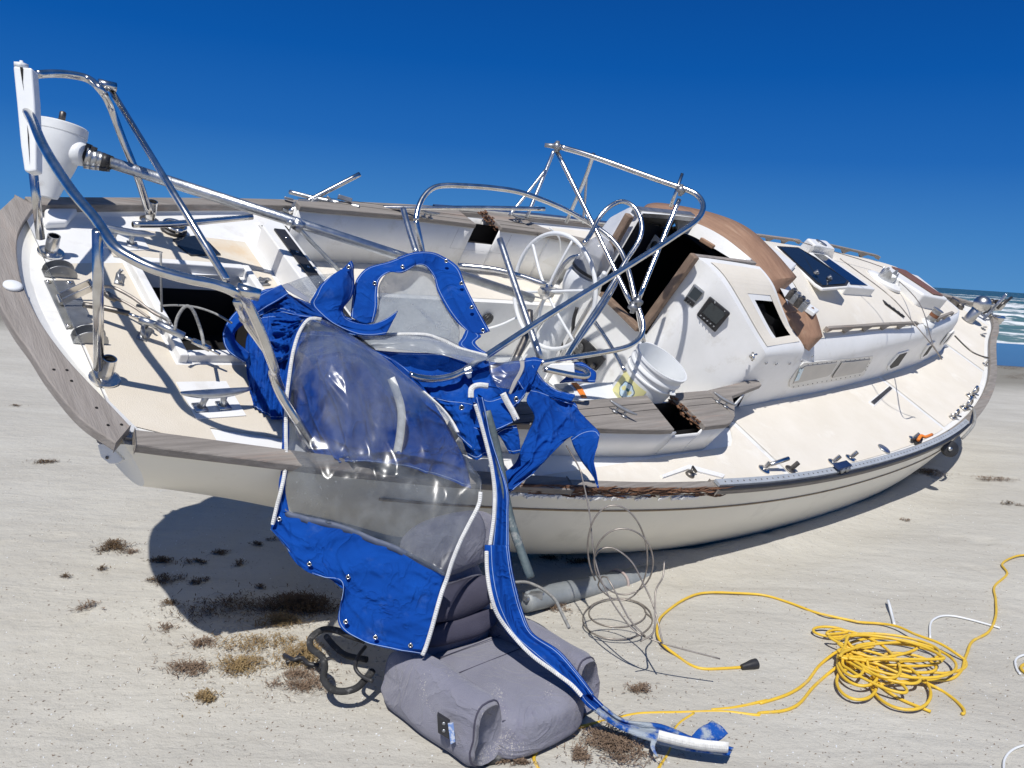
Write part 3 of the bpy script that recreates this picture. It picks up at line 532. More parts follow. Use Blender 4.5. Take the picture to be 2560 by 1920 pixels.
# ---- coamings: starboard and port, with teak top and smashed box opening
def coaming(sg):
    ins = [(1.40, .80), (2.0, .845), (3.25, .845), (3.62, .80)]
    outs = [(1.40, 1.06), (2.0, 1.085), (3.0, 1.105), (3.10, 1.085), (3.30, .99)]
    of = -.045 if sg > 0 else .0
    f_in = lambda x: float(np.interp(x, *zip(*ins)))+(.02 if sg > 0 else 0)
    def f_out(x):
        if x < 2.98: return float(np.interp(x, [1.3, 1.7, 2.05, 2.45, 2.98], [.90, .965, 1.03, 1.085, 1.10]))+of
        return 1.10+of-.14*((x-2.98)/.27)**1.6
    zt = lambda x: .115+.012*(x-2)
    h0, h1 = 2.56, 2.78
    body = MB()
    segs = [(1.30, h0), (h1, 3.25)]
    def wall(xa, xb, f, top, bot, lean, flip):
        G = [[(x, sg*(f(x)+lean*(1-t)), bot(x)+(top(x)-bot(x))*t) for t in (0, .5, 1)] for x in np.linspace(xa, xb, 16)]; body.grid(G, flip=flip)
    for xa, xb in segs:
        wall(xa, xb, f_out, lambda x: zt(x)-.03, lambda x: sheer(x)-.06, -.03, sg < 0)
        wall(xa, xb, f_in, lambda x: zt(x)-.03, lambda x: -.24, .03 if 0 else .0, sg > 0)
    wall(h0, h1, f_out, lambda x: zt(x)-.055, lambda x: sheer(x)-.06, -.03, sg < 0)
    wall(h0, h1, f_in, lambda x: zt(x)-.14 if sg > 0 else zt(x)-.05, lambda x: -.24, 0, sg > 0)
    # rounded forward end
    G = []
    for a in np.linspace(0, 1, 10):
        x = 3.25+.42*a; yo = f_out(3.25)-(.96-.80)*a**1.0
        G.append([(x if t else x-.02, sg*(yo-.03*(1-t)), (sheer(x)-.06)*(1-t)+(zt(x)-.03)*t) for t in (0, .5, 1)])
    body.grid(G, flip=sg < 0)
    wall(3.25, 3.66, f_in, lambda x: zt(x)-.03, lambda x: -.24, 0, sg > 0)
    # white lip under the teak, 3 mm inside of it
    body.build('coaming', M_white, boat, auto=50, solid=.008)
    wood = MB()
    for (xa, xb, c0, c1) in ((1.30, h0, 0, -.05), (h1, 3.12, -.06, 0)):
        P = []; Q = []
        xs1 = np.linspace(xa, xb, 10)
        inn_ = [(x, f_in(x)-.012) for x in xs1]; out_ = [(x, f_out(x)+.010) for x in xs1]
        out_[-1] = (out_[-1][0]+(c1 if xb == h0 else 0), out_[-1][1]); 
        ring = inn_+out_[::-1]
        bot = [(x, sg*y, zt(x)-.03) for x, y in ring]; top = [(x, sg*y, zt(x)+.002) for x, y in ring]
        if sg < 0: bot, top = bot[::-1], top[::-1]
        wood.hexa(bot[::-1], top[::-1]) if 0 else wood.hexa(bot, top)
    W_ = wood.build('coaming_top', M_teak, boat, smooth=False, bevel=.005)
    # bow-shaped end piece with the long tongue along the cabin
    ring = [(3.124, f_in(3.12)-.012), (3.72, .765), (3.76, .785), (3.74, .825), (3.30, .90), (3.22, f_out(3.22)), (3.124, f_out(3.124)+.01)]
    bot = [(x, sg*y, zt(x)-.03) for x, y in ring]; top = [(x, sg*y, zt(x)+.002) for x, y in ring]
    w2 = MB(); w2.hexa(bot, top); w2.build('coaming_top', M_teak, boat, smooth=False, bevel=.005)
    g = MB()
    for yy in (.895, .945): g.box((1.93, sg*yy, zt(1.93)+.0025), (1.22, .0025, .0012), ry(-.012))
    for yy in (.895, .945): g.box((2.95, sg*yy, zt(2.95)+.0025), (.32, .0025, .0012), ry(-.012))
    g.build('plank_seam', M_dark, W_, smooth=False)
    sp = MB()
    for i in range(46):
        t = random.random(); y = f_in(h1)+t*(.25); x = h1-.055*1+.05*0-.0*t+(.02-.06*t*0)
        sp.box((h1+random.uniform(-.012, .006), sg*y, zt(h1)-random.uniform(-.006, .045)), (random.uniform(.008, .020), random.uniform(.006, .03), random.uniform(.002, .005)), rz(random.uniform(-.5, .5))@ry(random.uniform(-.3, .3)))
    tag(sp.build('splintered_edge', M_split, W_, smooth=False), 'raw splintered plywood edge')
    # box inside the coaming: dark
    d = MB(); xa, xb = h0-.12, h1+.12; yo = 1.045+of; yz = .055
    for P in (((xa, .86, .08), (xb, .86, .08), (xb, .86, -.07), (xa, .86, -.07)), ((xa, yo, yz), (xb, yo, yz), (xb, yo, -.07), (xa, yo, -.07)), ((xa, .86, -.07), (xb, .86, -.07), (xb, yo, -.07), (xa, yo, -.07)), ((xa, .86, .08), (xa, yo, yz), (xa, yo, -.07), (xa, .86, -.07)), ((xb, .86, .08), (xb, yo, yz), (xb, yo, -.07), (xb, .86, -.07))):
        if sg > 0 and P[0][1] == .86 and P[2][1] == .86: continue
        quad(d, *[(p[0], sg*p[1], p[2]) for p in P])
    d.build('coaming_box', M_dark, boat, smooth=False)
coaming(-1); coaming(1)
# ---- cleats
def cleat(p, ax, ln, up=(0, 0, 1), m=M_alu, name='cleat', hgt=None, par=boat):
    ax = np.array(ax, float); ax /= np.linalg.norm(ax); up = np.array(up, float); h = hgt or ln*.24; s_ = np.cross(ax, up); b = MB(); p = np.array(p)
    b.tube([p+ax*ln*t+up*(h+ln*.05*abs(t*2)**2) for t in np.linspace(-.5, .5, 13)], [ln*(.022+.045*(1-abs(t*2)**2.2)) for t in np.linspace(-.5, .5, 13)], 10)
    for t in (-.13, .13):
        b.tube([p+ax*ln*t*1.25, p+ax*ln*t*1.1+up*h*.4, p+ax*ln*t+up*h], [ln*.065, ln*.04, ln*.05], 8)
        b.box(p+ax*ln*t*1.3+up*.004, (ln*.17, ln*.17, .008), np.array([ax, s_, up]).T)
    return b.build(name, m, par)
a, c_ = dk(('B1',1035,190), .012), dk(('B1',1425,165), .012); mid = (a+c_)/2; mid[2] = -.05+sheer(mid[0])+.008
cleat(dk(('B1',1218,272), -.042), c_-a, .27)
cleat(dk(('A2',960,500), -.042), (.5, -.1, 0), .25)
for q0, q1, z in ((('B6',620,455),('B6',800,552),.12), (('B6',1325,390),('B6',1505,495),.13), (('A4',135,575),('A4',265,600),.12), (('A4',750,600),('A4',900,635),.13)):
    a, c_ = bz_(q0, z+.035), bz_(q1, z+.035); m_ = (a+c_)/2; m_[2] = z; cleat(m_, c_-a, .15, m=M_grey)
# ================================================================ CABIN
def cz(x): return float(np.interp(x, [3.2, 3.9, 4.2, 5, 6, 7, 7.7, 7.9], [.66, .66, .64, .61, .595, .575, .555, .54]))
def ct(x): return float(np.interp(x, [3.6, 4.3, 4.5, 5.4, 6.4, 7.2, 7.75], [.35, .31, .315, .395, .47, .51, .53]))
def cy(x): return float(np.interp(x, [3.6, 4.3, 5.4, 6.4, 7.2, 7.55, 7.75], [.76, .745, .70, .635, .53, .455, .38]))
def roofz(x, y):
    yt = cy(x); a = min(1, abs(y)/yt); return ct(x)+(cz(x)-ct(x))*(1-a**2.3)
def secC(x):
    yt, zt_ = cy(x), ct(x); yb = float(np.interp(x, *YS)); zb = sheer(x)-.055; P = [(yb, zb), (yb*.6+yt*.4, zb+(zt_-zb)*.45), (yt+.012, zt_-.075), (yt+.003, zt_-.045), (yt-.012, zt_-.018)]
    for t in (.93, .86, .78, .68, .56, .42, .28, .14, 0): P.append((yt*t, roofz(x, yt*t)+(.0 if t < .9 else -.003)))
    return P
xc = np.linspace(4.12, 7.74, 40); G = []
for x in xc:
    P = secC(x); G.append([(x, -y, z) for y, z in P]+[(x, y, z) for y, z in P[::-1][1:]])
# front: slope down to the deck
last = G[-1]
for t, dx in ((.3, .03), (.6, .10), (1, .42)):
    row = []
    for (x, y, z) in last:
        zd = sheer(8.15)-.056; h = z-zd
        k = 1 if t == 1 else t; xx = x+dx*(1 if t < 1 else 1)*(.25+.75*1); zz = z-(h*.0+ {.3:.012,.6:.06,1:h}[t]) if h > .1 else z-(h if t == 1 else 0)
        row.append((xx-abs(y)*.25*t, y*(1-.10*t), max(zz, zd)))
    G.append(row)
b = MB(); b.grid(G, flip=False); CAB = b.build('cabin_trunk', M_white, boat, auto=40)
# cabin roof nonskid (cream) 3 mm proud
def roofpanel(x0, x1, ylo, yhi, n=30, k=14, name='roof_nonskid'):
    return panel(name, x0, x1, ylo, yhi, M_cream, n, k, surf=lambda x, y: roofz(x, y)+.005, par=CAB)
roofpanel(4.38, 7.66, lambda x: -cy(x)*.90, lambda x: cy(x)*.90, 50, 20)
# aft part of the cabin: booth between the bulkhead and the brown ply band
Bp = [(3.22,-.245,.655),(3.27,-.33,.645),(3.32,-.42,.610),(3.42,-.54,.525),(3.53,-.67,.425),(3.60,-.745,.368),(3.64,-.772,.335),(3.66,-.775,.29)]
Ip = [(3.86,-.295,.672),(3.88,-.36,.655),(3.92,-.43,.615),(4.0,-.52,.52),(4.10,-.60,.43),(4.15,-.70,.385),(4.17,-.742,.345),(4.18,-.755,.29)]
def mir(P): return [(x, -y, z) for x, y, z in P]
for sg, (B_, I_) in ((-1, (Bp, Ip)), (1, (mir(Bp), mir(Ip)))):
    Bc, Ic = cat(B_, 4), cat(I_, 4)
    # side continues down to the deck
    Bc += [np.array((3.70, sg*.778, .1)), np.array((3.76, sg*.785, -.14))]; Ic += [np.array((4.16, sg*.765, .1)), np.array((4.14, sg*.765, -.14))]
    G = [[p*(1-t)+q*t+np.array([0, 0, .004*math.sin(math.pi*t)]) for t in np.linspace(0, 1, 8)] for p, q in zip(Bc, Ic)]
    # tear-out opening on the starboard side
    b = MB(); nfl = sg > 0
    for i in range(len(G)-1):
        for j in range(7):
            if sg < 0 and 11 <= i <= 17 and 3 <= j <= 5: continue
            k = len(b.v); b.v += [tuple(G[i][j]), tuple(G[i][j+1]), tuple(G[i+1][j+1]), tuple(G[i+1][j])]; b.f.append((k, k+1, k+2, k+3) if not nfl else (k+3, k+2, k+1, k))
    me = bpy.data.meshes.new('cabin_booth'); me.from_pydata(b.v, [], b.f); me.update()
    import bmesh
    bm = bmesh.new(); bm.from_mesh(me); bmesh.ops.remove_doubles(bm, verts=bm.verts, dist=1e-5); bm.to_mesh(me); bm.free()
    BO = link('cabin_booth', me, M_white, boat, auto=45)
    Bq = [p+(q-p)*.10 for p, q in zip(Bc[2:21], Ic[2:21])]; Iq = [p+(q-p)*.93 for p, q in zip(Bc[2:21], Ic[2:21])]
    Gp = [[p*(1-t)+q*t+np.array([0, sg*.0015, .006]) for t in np.linspace(0, 1, 15)] for p, q in zip(Bq, Iq)]
    b = MB()
    for i in range(len(Gp)-1):
        for j in range(14):
            if sg < 0 and 8 <= i <= 15 and 4 <= j <= 11: continue
            k = len(b.v); b.v += [tuple(Gp[i][j]), tuple(Gp[i][j+1]), tuple(Gp[i+1][j+1]), tuple(Gp[i+1][j])]; b.f.append((k, k+1, k+2, k+3) if not nfl else (k+3, k+2, k+1, k))
    b.build('roof_nonskid', M_cream, BO, smooth=False)
    # bulkhead face below the top edge
    Bb = [np.array(p) for p in Bc[:-2]]; T = []
    for p in Bb+[np.array((3.70, sg*.778, .1))]:
        a = p.copy(); d_ = p.copy(); d_[2] = -.66; d_[1] = p[1]*.98; d_[0] -= .26*min(1, max(0, (abs(p[1])-.24)/.12)); rowp = [a, a*.985+d_*.015+np.array([-.004, 0, 0])]
        for t in (.25, .5, .75, 1): rowp.append(a*(1-t)+d_*t+np.array([-.006, 0, 0]))
        T.append(rowp)
    b = MB(); b.grid(T, flip=sg < 0); b.build('bulkhead', M_white, boat, auto=50)
# panel below the sill, behind the companionway
b = MB(); quad(b, (3.205, -.25, .085), (3.205, .25, .085), (3.205, .25, -.66), (3.205, -.25, -.66)); b.build('bulkhead', M_white, boat, smooth=False)
# dark interior seen through the companionway
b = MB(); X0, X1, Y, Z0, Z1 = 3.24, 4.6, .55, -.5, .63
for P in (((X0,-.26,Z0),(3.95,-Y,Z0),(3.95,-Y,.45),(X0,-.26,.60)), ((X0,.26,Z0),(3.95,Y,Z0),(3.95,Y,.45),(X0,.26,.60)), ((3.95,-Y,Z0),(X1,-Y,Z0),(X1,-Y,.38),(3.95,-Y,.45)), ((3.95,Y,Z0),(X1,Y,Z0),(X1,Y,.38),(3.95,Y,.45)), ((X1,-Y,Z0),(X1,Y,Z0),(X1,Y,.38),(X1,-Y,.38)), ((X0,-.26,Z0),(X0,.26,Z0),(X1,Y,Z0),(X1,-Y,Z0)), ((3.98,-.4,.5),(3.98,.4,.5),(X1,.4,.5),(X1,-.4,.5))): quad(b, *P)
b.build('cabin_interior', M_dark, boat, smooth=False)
# companionway trim: two posts and a sill of brown teak
def beam(name, p, q, w, h, m, par=boat, up=(0, 0, 1), bevel=.004):
    p, q = np.array(p, float), np.array(q, float); a = q-p; l = np.linalg.norm(a); a /= l; up = np.array(up, float); s_ = np.cross(up, a); s_ /= np.linalg.norm(s_); u2 = np.cross(a, s_)
    b = MB(); b.box((p+q)/2, (l, w, h), np.array([a, s_, u2]).T); return b.build(name, m, par, smooth=False, bevel=bevel)
fr = (1, 0, 0)
beam('companionway_trim', bx_(('A4',1675,1385), 3.19), bx_(('A4',2040,880), 3.17)+np.array([0,0,.0]), .052, .045, M_oak, up=fr, bevel=.008)
beam('companionway_trim', bx_(('A4',1350,1020), 3.17), bx_(('A4',1590,600), 3.17), .052, .045, M_oak, up=fr, bevel=.008)
beam('companionway_sill', bx_(('A4',1400,1145), 3.18), bx_(('A4',1655,1395), 3.18), .030, .06, M_oak, up=fr)
# slide rails along the roof opening and white lip across its front
beam('slide_rail', (3.21, -.232, .648), (3.84, -.262, .672), .03, .026, M_teakx)
beam('slide_rail_base', (3.23, -.262, .625), (3.84, -.285, .648), .018, .04, M_white)
beam('slide_rail', (3.21, .30, .635), (3.84, .33, .66), .05, .05, M_grey)
lip = [bx_(('A5',q[0],q[1]), q[2]) for q in [(195,155,3.86),(330,185,3.87),(480,262,3.88),(640,388,3.90)]]; lipb = [bx_(('A5',q[0],q[1]), q[2]) for q in [(215,225,3.84),(310,255,3.84),(440,330,3.84),(606,432,3.84)]]
b = MB(); lc, lb = cat(lip, 6), cat(lipb, 6); b.grid([[p+np.array([.03,0,-.01]), p, q, q+np.array([.03,0,0])] for p, q in zip(lc, lb)], closeu=False); b.build('hatch_lip', M_white, boat, auto=40, solid=.008)
beam('lip_block', bx_(('A5',350,272), 3.83), bx_(('A5',425,318), 3.83), .03, .03, M_ply, up=fr, bevel=.006)
# brown ply band
oq = [(10,110,3.95),(50,80,3.95),(150,80,4.0),(400,130,4.1),(600,210,4.15),(750,340,4.2),(893,500,4.25),(797,592,4.17)]
iq = [(0,140,3.75),(100,145,3.80),(200,150,3.85),(400,252,3.9),(560,340,3.93),(630,430,3.93),(700,520,3.95),(735,600,3.98)]
def band(Q, I_, nm):
    def pl(Q):
        P = [bx_(('A5',a,c), x) for a, c, x in Q]
        lin = lambda P: [P[i]*(1-t)+P[i+1]*t for i in range(len(P)-1) for t in np.arange(0, 1, 1/6)]
        return (cat(P[:-1], 6)[:-1]+lin(P[-2:])+[P[-1]]) if nm == 'plywood_band' and len(Q) == 8 else lin(P)+[P[-1]]
    oc, ic = pl(Q), pl(I_)
    b = MB(); b.grid([[p*(1-t)+q*t+np.array([0,0,.012]) for t in (0, .33, .66, 1)] for p, q in zip(oc, ic)]); return b.build(nm, M_ply, boat, auto=40, solid=.014)
PB = band(oq, iq, 'plywood_band'); tag(PB, 'brown varnished plywood band arching over the cabin roof')
band([(797,592,4.17),(860,640,4.18),(930,705,4.22),(960,690,4.27),(990,674,4.3),(1020,760,4.3),(1042,840,4.3),(1000,882,4.28),(962,922,4.25)], [(735,600,3.98),(765,650,4.0),(800,700,4.03),(825,735,4.05),(850,765,4.08),(885,810,4.11),(905,850,4.13),(930,885,4.15),(940,905,4.17)], 'plywood_band')
# roof hole liner (dark) below the torn-out opening
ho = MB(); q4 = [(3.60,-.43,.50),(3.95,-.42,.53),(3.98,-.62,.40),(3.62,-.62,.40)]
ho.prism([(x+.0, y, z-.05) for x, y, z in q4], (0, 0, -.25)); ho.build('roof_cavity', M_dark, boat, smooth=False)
# white sea hood corner forward of the band
P = [bz_(('A5',a,c), .655) for a, c in [(655,255),(905,415),(800,540),(620,330)]]
b = MB(); pt = [bz_(('A5',735,300), .655), P[1], bz_(('A5',860,462), .655), bz_(('A5',740,345), .655)]; b.hexa([p-np.array([0,0,.085]) for p in pt], pt); b.build('sea_hood', M_white, boat, smooth=False, bevel=.012, seg=3)
# instruments on the bulkhead
bn = np.array([-.62, -.70, .0]); bn /= np.linalg.norm(bn)
def onbulk(q, off=0):
    # follow the curved bulkhead: find intersection of ray with ruled vertical surface through Bp
    c, d = lray(q); best = None
    for (a, e) in zip(Bp[:-2], Bp[1:-1]):
        a2, e2 = np.array(a[:2]), np.array(e[:2]); t_ = e2-a2; nn = np.array([-t_[1], t_[0]])
        if nn[0] > 0: nn = -nn
        nn = nn/np.linalg.norm(nn); s_ = ((a2+nn*off-c[:2])@nn)/(d[:2]@nn); X = c+d*s_; u = ((X[:2]-a2)@t_)/(t_@t_)
        if -.15 <= u <= 1.2: best = X; 
        if 0 <= u <= 1: return X
    return best if best is not None else by_(q, -.45)
def plate(name, qs, off, th, m, par=boat, bev=.004):
    P = [onbulk(q, off) for q in qs]; n_ = np.cross(P[1]-P[0], P[2]-P[0]); n_ /= np.linalg.norm(n_)
    if n_[0] > 0: n_ = -n_
    b = MB(); b.hexa([p-n_*th for p in P], P); return b.build(name, m, par, smooth=False, bevel=bev), n_, P
G1, n_, P = plate('instrument', [('A5',310,530),('A5',372,580),('A5',302,672),('A5',246,630)], .050, .03, M_grey, bev=.008); tag(G1, 'small grey instrument display')
plate('screen', [('A5',315,545),('A5',360,583),('A5',322,632),('A5',277,598)], .053, .004, M_screen, G1, .001)
plate('keypad', [('A5',272,603),('A5',318,640),('A5',302,662),('A5',252,625)], .0525, .003, M_blk, G1, .001)
G2, n_, P = plate('instrument', [('A5',403,606),('A5',522,703),('A5',432,812),('A5',325,710)], .055, .03, M_blk, bev=.008); tag(G2, 'larger black square instrument display')
plate('screen', [('A5',410,635),('A5',495,703),('A5',438,765),('A5',358,695)], .058, .004, M_screen, G2, .001)
for t in np.linspace(0, 1, 5): b = MB(); b.box(onbulk(('A5',350+75*t,712+62*t), .058), (.008, .008, .005)); b.build('button', M_key, G2, smooth=False)
b = MB(); b.box(onbulk(('A5',431,634), .0585), (.004, .034, .006), rz(-.85)); b.build('badge', M_key, G2, smooth=False)
b = MB(); b.box(onbulk(('A5',488,687), .0585), (.004, .014, .004), rz(-.85)); b.build('badge', M_key, G2, smooth=False)
b = MB(); b.box(onbulk(('A5',337,558), .0535), (.004, .02, .004), rz(-.85)); b.build('badge', M_key, G1, smooth=False)
for (u_, v_) in [(262,612),(276,624),(290,636),(268,632),(282,644)]: b = MB(); b.box(onbulk(('A5',u_,v_), .0545), (.003, .010, .005), rz(-.85)); b.build('button', M_grey, G1, smooth=False)
# bulkhead latch, pad-eyes
def bolt(name, X, ax, r=.009, h=.008, m=M_chrome, par=boat, n=10): b = MB(); b.lathe([(r, 0), (r, h*.6), (r*.6, h)], X, ax, n); return b.build(name, m, par)
for q in [('A5',728,985),('A5',785,990),('A5',862,988),('A5',933,972),('A5',992,945)]: bolt('side_screw', side(q, .005), (0, -1, 0), .010, .006, M_grey)
X = onbulk(('A5',645,945), .06); b = MB(); b.tube([X+(-.0,-.02,-.02), X+(-.03,0,.0), X+(.0,-.02,.03)], .006, 8); b.tube([X+(0,.01,.02), X+(-.02,-.03,.0)], .007, 8); b.lathe([(.018,0),(.014,.012)], X, bn, 12); b.build('lashing_eye', M_chrome, boat)
b = MB(); b.box(onbulk(('A4',1690,785), .02) if 0 else (3.6, .30, .42), (.008, .11, .12), rz(-.2)); SPK = b.build('speaker_plate', M_plast, boat, smooth=False, bevel=.004); b = MB(); b.lathe([(.033,0),(.033,.004)], (3.594, .30, .42), (-1, .2, 0), 20); b.build('speaker_cone', M_grey, SPK)
M_pane = mat('grey window pane', (.44,.42,.39), (.34,.33,.31), .3, scale=5, stain=(.42,.41,.39), sscale=5, samt=.6)
# port lights on the cabin side
def wall_poly(name, qs, off, th, m, par=boat, bev=.003, seg=2):
    P = [side(q, off) for q in qs]; b = MB(); b.hexa([p+np.array([0, th, 0]) for p in P], P); return b.build(name, m, par, smooth=False, bevel=bev, seg=seg)
F = wall_poly('window', [('A5',862,1100),('A5',868,1082),('A5',925,1000),('A5',945,985),('A5',1342,944),('A5',1345,955),('A5',1290,1055),('A5',1275,1065),('A5',880,1132),('A5',862,1125)], .006, .012, M_clearg, bev=.002); tag(F, 'long riveted side window with two hazy panes')
for qs in ([('A5',882,1105),('A5',905,1060),('A5',940,1012),('A5',960,1003),('A5',1138,987),('A5',1098,1050),('A5',1080,1062)], [('A5',1108,1072),('A5',1120,1050),('A5',1165,985),('A5',1328,964),('A5',1300,1020),('A5',1278,1040)]):
    wall_poly('pane', qs, .010, .006, M_pane, F, .001)
b = MB()

RV = [('A5',968+352*i/13,994-38*i/13) for i in range(14)]+[('A5',885+380*i/14,1122-68*i/14) for i in range(15)]+[('A5',a_,c__) for a_, c__ in [(915,1040),(928,1020),(1310,1005),(1322,985),(1300,1025)]]
for q in RV: b = MB(); b.lathe([(.0045,0),(.0045,.003)], side(q, .011), (0,-1,0), 6); b.build('rivet', M_dkmetal, F)
wall_poly('sticker', [('A5',905,1062),('A5',920,1022),('A5',945,1018),('A5',915,1085),('A5',890,1092)], .013, .002, mat('pale blue sticker', (.45,.68,.80), (.75,.8,.82), .5, scale=30), F, 0)
for fr_, pn in (([(1426,1018),(1432,1000),(1490,932),(1550,912),(1558,925),(1500,1008),(1480,1020),(1430,1030)], [(1440,1005),(1498,938),(1540,925),(1488,1000),(1445,1018)]),
                ([(1618,965),(1622,945),(1660,885),(1700,862),(1708,865),(1660,945)], [(1630,950),(1668,893),(1695,875),(1655,935)]),
                ([(1735,893),(1742,875),(1790,815),(1812,798),(1812,812),(1770,868)], [(1745,880),(1790,825),(1803,812),(1768,860)])):
    F = wall_poly('port_light', [('A5',)+q for q in fr_], .010, .016, M_white, bev=.003)
    wall_poly('pane', [('A5',)+q for q in pn], .0125, .004, mat('port recess shade', (.02,.022,.025), (.05,.05,.05), .5, scale=14, spec=.08), F, 0)  # flat dark infill: shade of an open recess put into its colour
# handrails on the roof: bar on scalloped feet
def handrail(p, q, nf, feet_h=.040):
    p, q = np.array(p, float), np.array(q, float); b = MB(); N = nf*8; G = []
    for i in range(N+1):
        t = i/N; c = p*(1-t)+q*t; zr = roofz(c[0], c[1])+.004; w = .012
        ph = (t*nf) % 1; arch = abs(math.sin(math.pi*t*(nf))); low = zr+ (feet_h*min(1, arch*1.6) if 0 < i < N else feet_h*.6)
        top = zr+.062 if 0 < i < N else zr+.055
        G.append([(c[0], c[1]-w, low), (c[0], c[1]-w, top), (c[0], c[1]+w, top), (c[0], c[1]+w, low)])
    b.grid(G, closeu=True); b.f.append((0,1,2,3)); k = N*4; b.f.append((k+3,k+2,k+1,k)); b.build('handrail', M_teak, boat, auto=50, bevel=.003)
def onroof(q, dz=0):
    X = bz_(q, .5)
    for _ in range(30): X = bz_(q, .5*(X[2])+.5*(roofz(X[0], X[1])+dz))
    return X
for q0, q1, nf in ((('A5',1050,822),('A5',1572,785),5), (('A5',1668,765),('A5',1778,722),3)):
    handrail(onroof(q0), onroof(q1), nf)
a, c_ = onroof(('A5',1050,822)), onroof(('A5',1572,785)); d0, d1 = onroof(('A5',1668,765)), onroof(('A5',1778,722))
handrail((a[0]+.3, -a[1]+.02, 0), (6.02, .62, 0), 5); handrail((6.45, .575, 0), (7.3, .44, 0), 3)
# ---- deck hatch with the raised smoked lid
def roofbox(name, qs, z0, h, m, **k):
    P = [bz_(q, z0+h) for q in qs]; b = MB(); b.hexa([np.array([p[0], p[1], roofz(p[0], p[1])-.01]) for p in P], P); return b.build(name, m, boat, smooth=False, **k)
HB = roofbox('deck_hatch', [('A5',975,345),('A5',1062,352),('A5',1358,560),('A5',1198,545)], .585, .05, M_white, bevel=.01, seg=3); tag(HB, 'raised hatch base with its lid thrown open')
P = [bz_(('A5',a,c), .636) for a, c in [(1000,355),(1055,362),(1310,540),(1215,535)]]; b = MB(); b.prism(P, (0,0,.003)); b.build('hatch_opening', M_lens, HB, smooth=False)
lid = [bz_(('A5',a,c), z) for a, c, z in [(778,308,.62),(905,316,.66),(1008,375,.68),(1212,522,.69),(1198,545,.68),(1052,556,.63),(1010,530,.62)]]
nl = np.cross(lid[1]-lid[0], lid[5]-lid[0]); nl /= np.linalg.norm(nl)
if nl[2] < 0: nl = -nl
b = MB(); b.hexa([p-nl*.025 for p in lid], lid); LD = b.build('hatch_lid', M_white, HB, smooth=False, bevel=.01, seg=3)
cl = sum(lid)/len(lid); ll = [cl+(p-cl)*.955+nl*.002 for p in lid]; l2 = [cl+(p-cl)*.88+nl*.006 for p in lid]
b = MB(); b.hexa(ll, [p+nl*.003 for p in ll]); b.build('gasket', M_blk, LD, smooth=False)
b = MB(); b.hexa(l2, [p+nl*.003 for p in l2]); b.build('smoked_lens', M_lens, LD, smooth=False)
for q in [('A5',1015,470),('A5',1090,500)]: X = bz_(q, .665); b = MB(); b.lathe([(.022,0),(.018,.012),(.01,.022)], X, nl, 12); b.box(X+nl*.02, (.05,.012,.01), rz(.6)); b.build('lid_handle', M_grey, LD)
# solar vent box on the port side
vq = [bz_(q, .68) for q in [('A5',958,262),('A5',1075,285),('A5',1130,330),('A5',1100,345),('A5',925,300)]]
P = [(5.62,.30),(6.02,.26),(6.06,.08),(5.64,.10)]
b = MB(); tp = [bz_(('A5',a,c), .70) for a, c in [(965,262),(1072,278),(1128,330),(1008,305)]]; bt = [bz_(('A5',a,c), .62) for a, c in [(925,300),(1090,300),(1128,368),(975,345)]]
b.hexa([np.array([p[0],p[1],.58]) for p in bt], tp); VB = b.build('vent_box', M_white, boat, smooth=False, bevel=.02, seg=4); 
c_ = sum(tp)/4; b = MB(); b.lathe([(.05,0),(.05,.004)], c_+np.array([0,0,.002]), np.cross(tp[1]-tp[0], tp[3]-tp[0]) if np.cross(tp[1]-tp[0], tp[3]-tp[0])[2] > 0 else -np.cross(tp[1]-tp[0], tp[3]-tp[0]), 20); b.build('vent_disc', M_grey, VB)
# forward hatch with teak lid
FH = roofbox('forward_hatch', [('A5',1400,440),('A5',1432,425),('A5',1600,480),('A5',1778,618),('A5',1680,600),('A5',1640,590)], .60, .07, M_white, bevel=.02, seg=4)
P = [bz_(('A5',a,c), .675) for a, c in [(1448,432),(1530,455),(1745,600),(1690,590)]]; b = MB(); b.prism(P, (0,0,.008)); b.build('hatch_panel', mat('reddish brown lid', (.21,.10,.075), (.15,.07,.05), .6, scale=12, stretch=(1,8,8)), FH, smooth=False)
# mast step with torn aluminium
X = onroof(('A5',1400,520)); b = MB(); b.lathe([(.16,0),(.16,.02),(.13,.035)], X, (0,0,1), 28); MS = b.build('mast_step', M_white, boat, auto=40)
b = MB(); N = 30; G = []
for h in (0, 1, 2):
    G.append([(X[0]+.085*math.cos(t)*(1.4 if h else 1.3), X[1]+.06*math.sin(t), X[2]+.03+(0 if h == 0 else .035*h+random.uniform(-.012,.02)*h)) for t in np.linspace(0, 2*math.pi, N, endpoint=False)])
b.grid(G, closeu=True); b.build('torn_mast_stub', M_alu, MS, smooth=False, solid=.004)
# dorade mount with copper tube
X = onroof(('A5',1650,765)); b = MB(); b.lathe([(.055,0),(.052,.035),(.047,.045)], X, (0,0,1), 24); VN = b.build('vent_mount', M_plast, boat, auto=50)
b = MB(); b.lathe([(.048,0),(.036,.008),(.036,.10),(.046,.105),(.046,.112)], X+np.array([0,0,.045]), (0,0,1), 24); b.build('vent_tube', M_grey, VN, auto=50)
b = MB(); b.lathe([(.0375,0),(.0375,.03)], X+np.array([0,0,.085]), (0,0,1), 24, cap=False); b.build('rusty_band', mat('rust', (.28,.11,.05), (.14,.06,.03), .8), VN)
# black perforated bar
a, c_ = onroof(('A5',1405,632), .01), onroof(('A5',1515,712), .01); PBR = beam('perforated_bar', a, c_, .060, .014, M_blk)
for t in (.18, .40, .64, .86): X = a*(1-t)+c_*t; b = MB(); b.lathe([(.017,0),(.017,.002)], X+np.array([0,0,.007]), (0,0,1), 12); b.build('hole', M_cream, PBR)
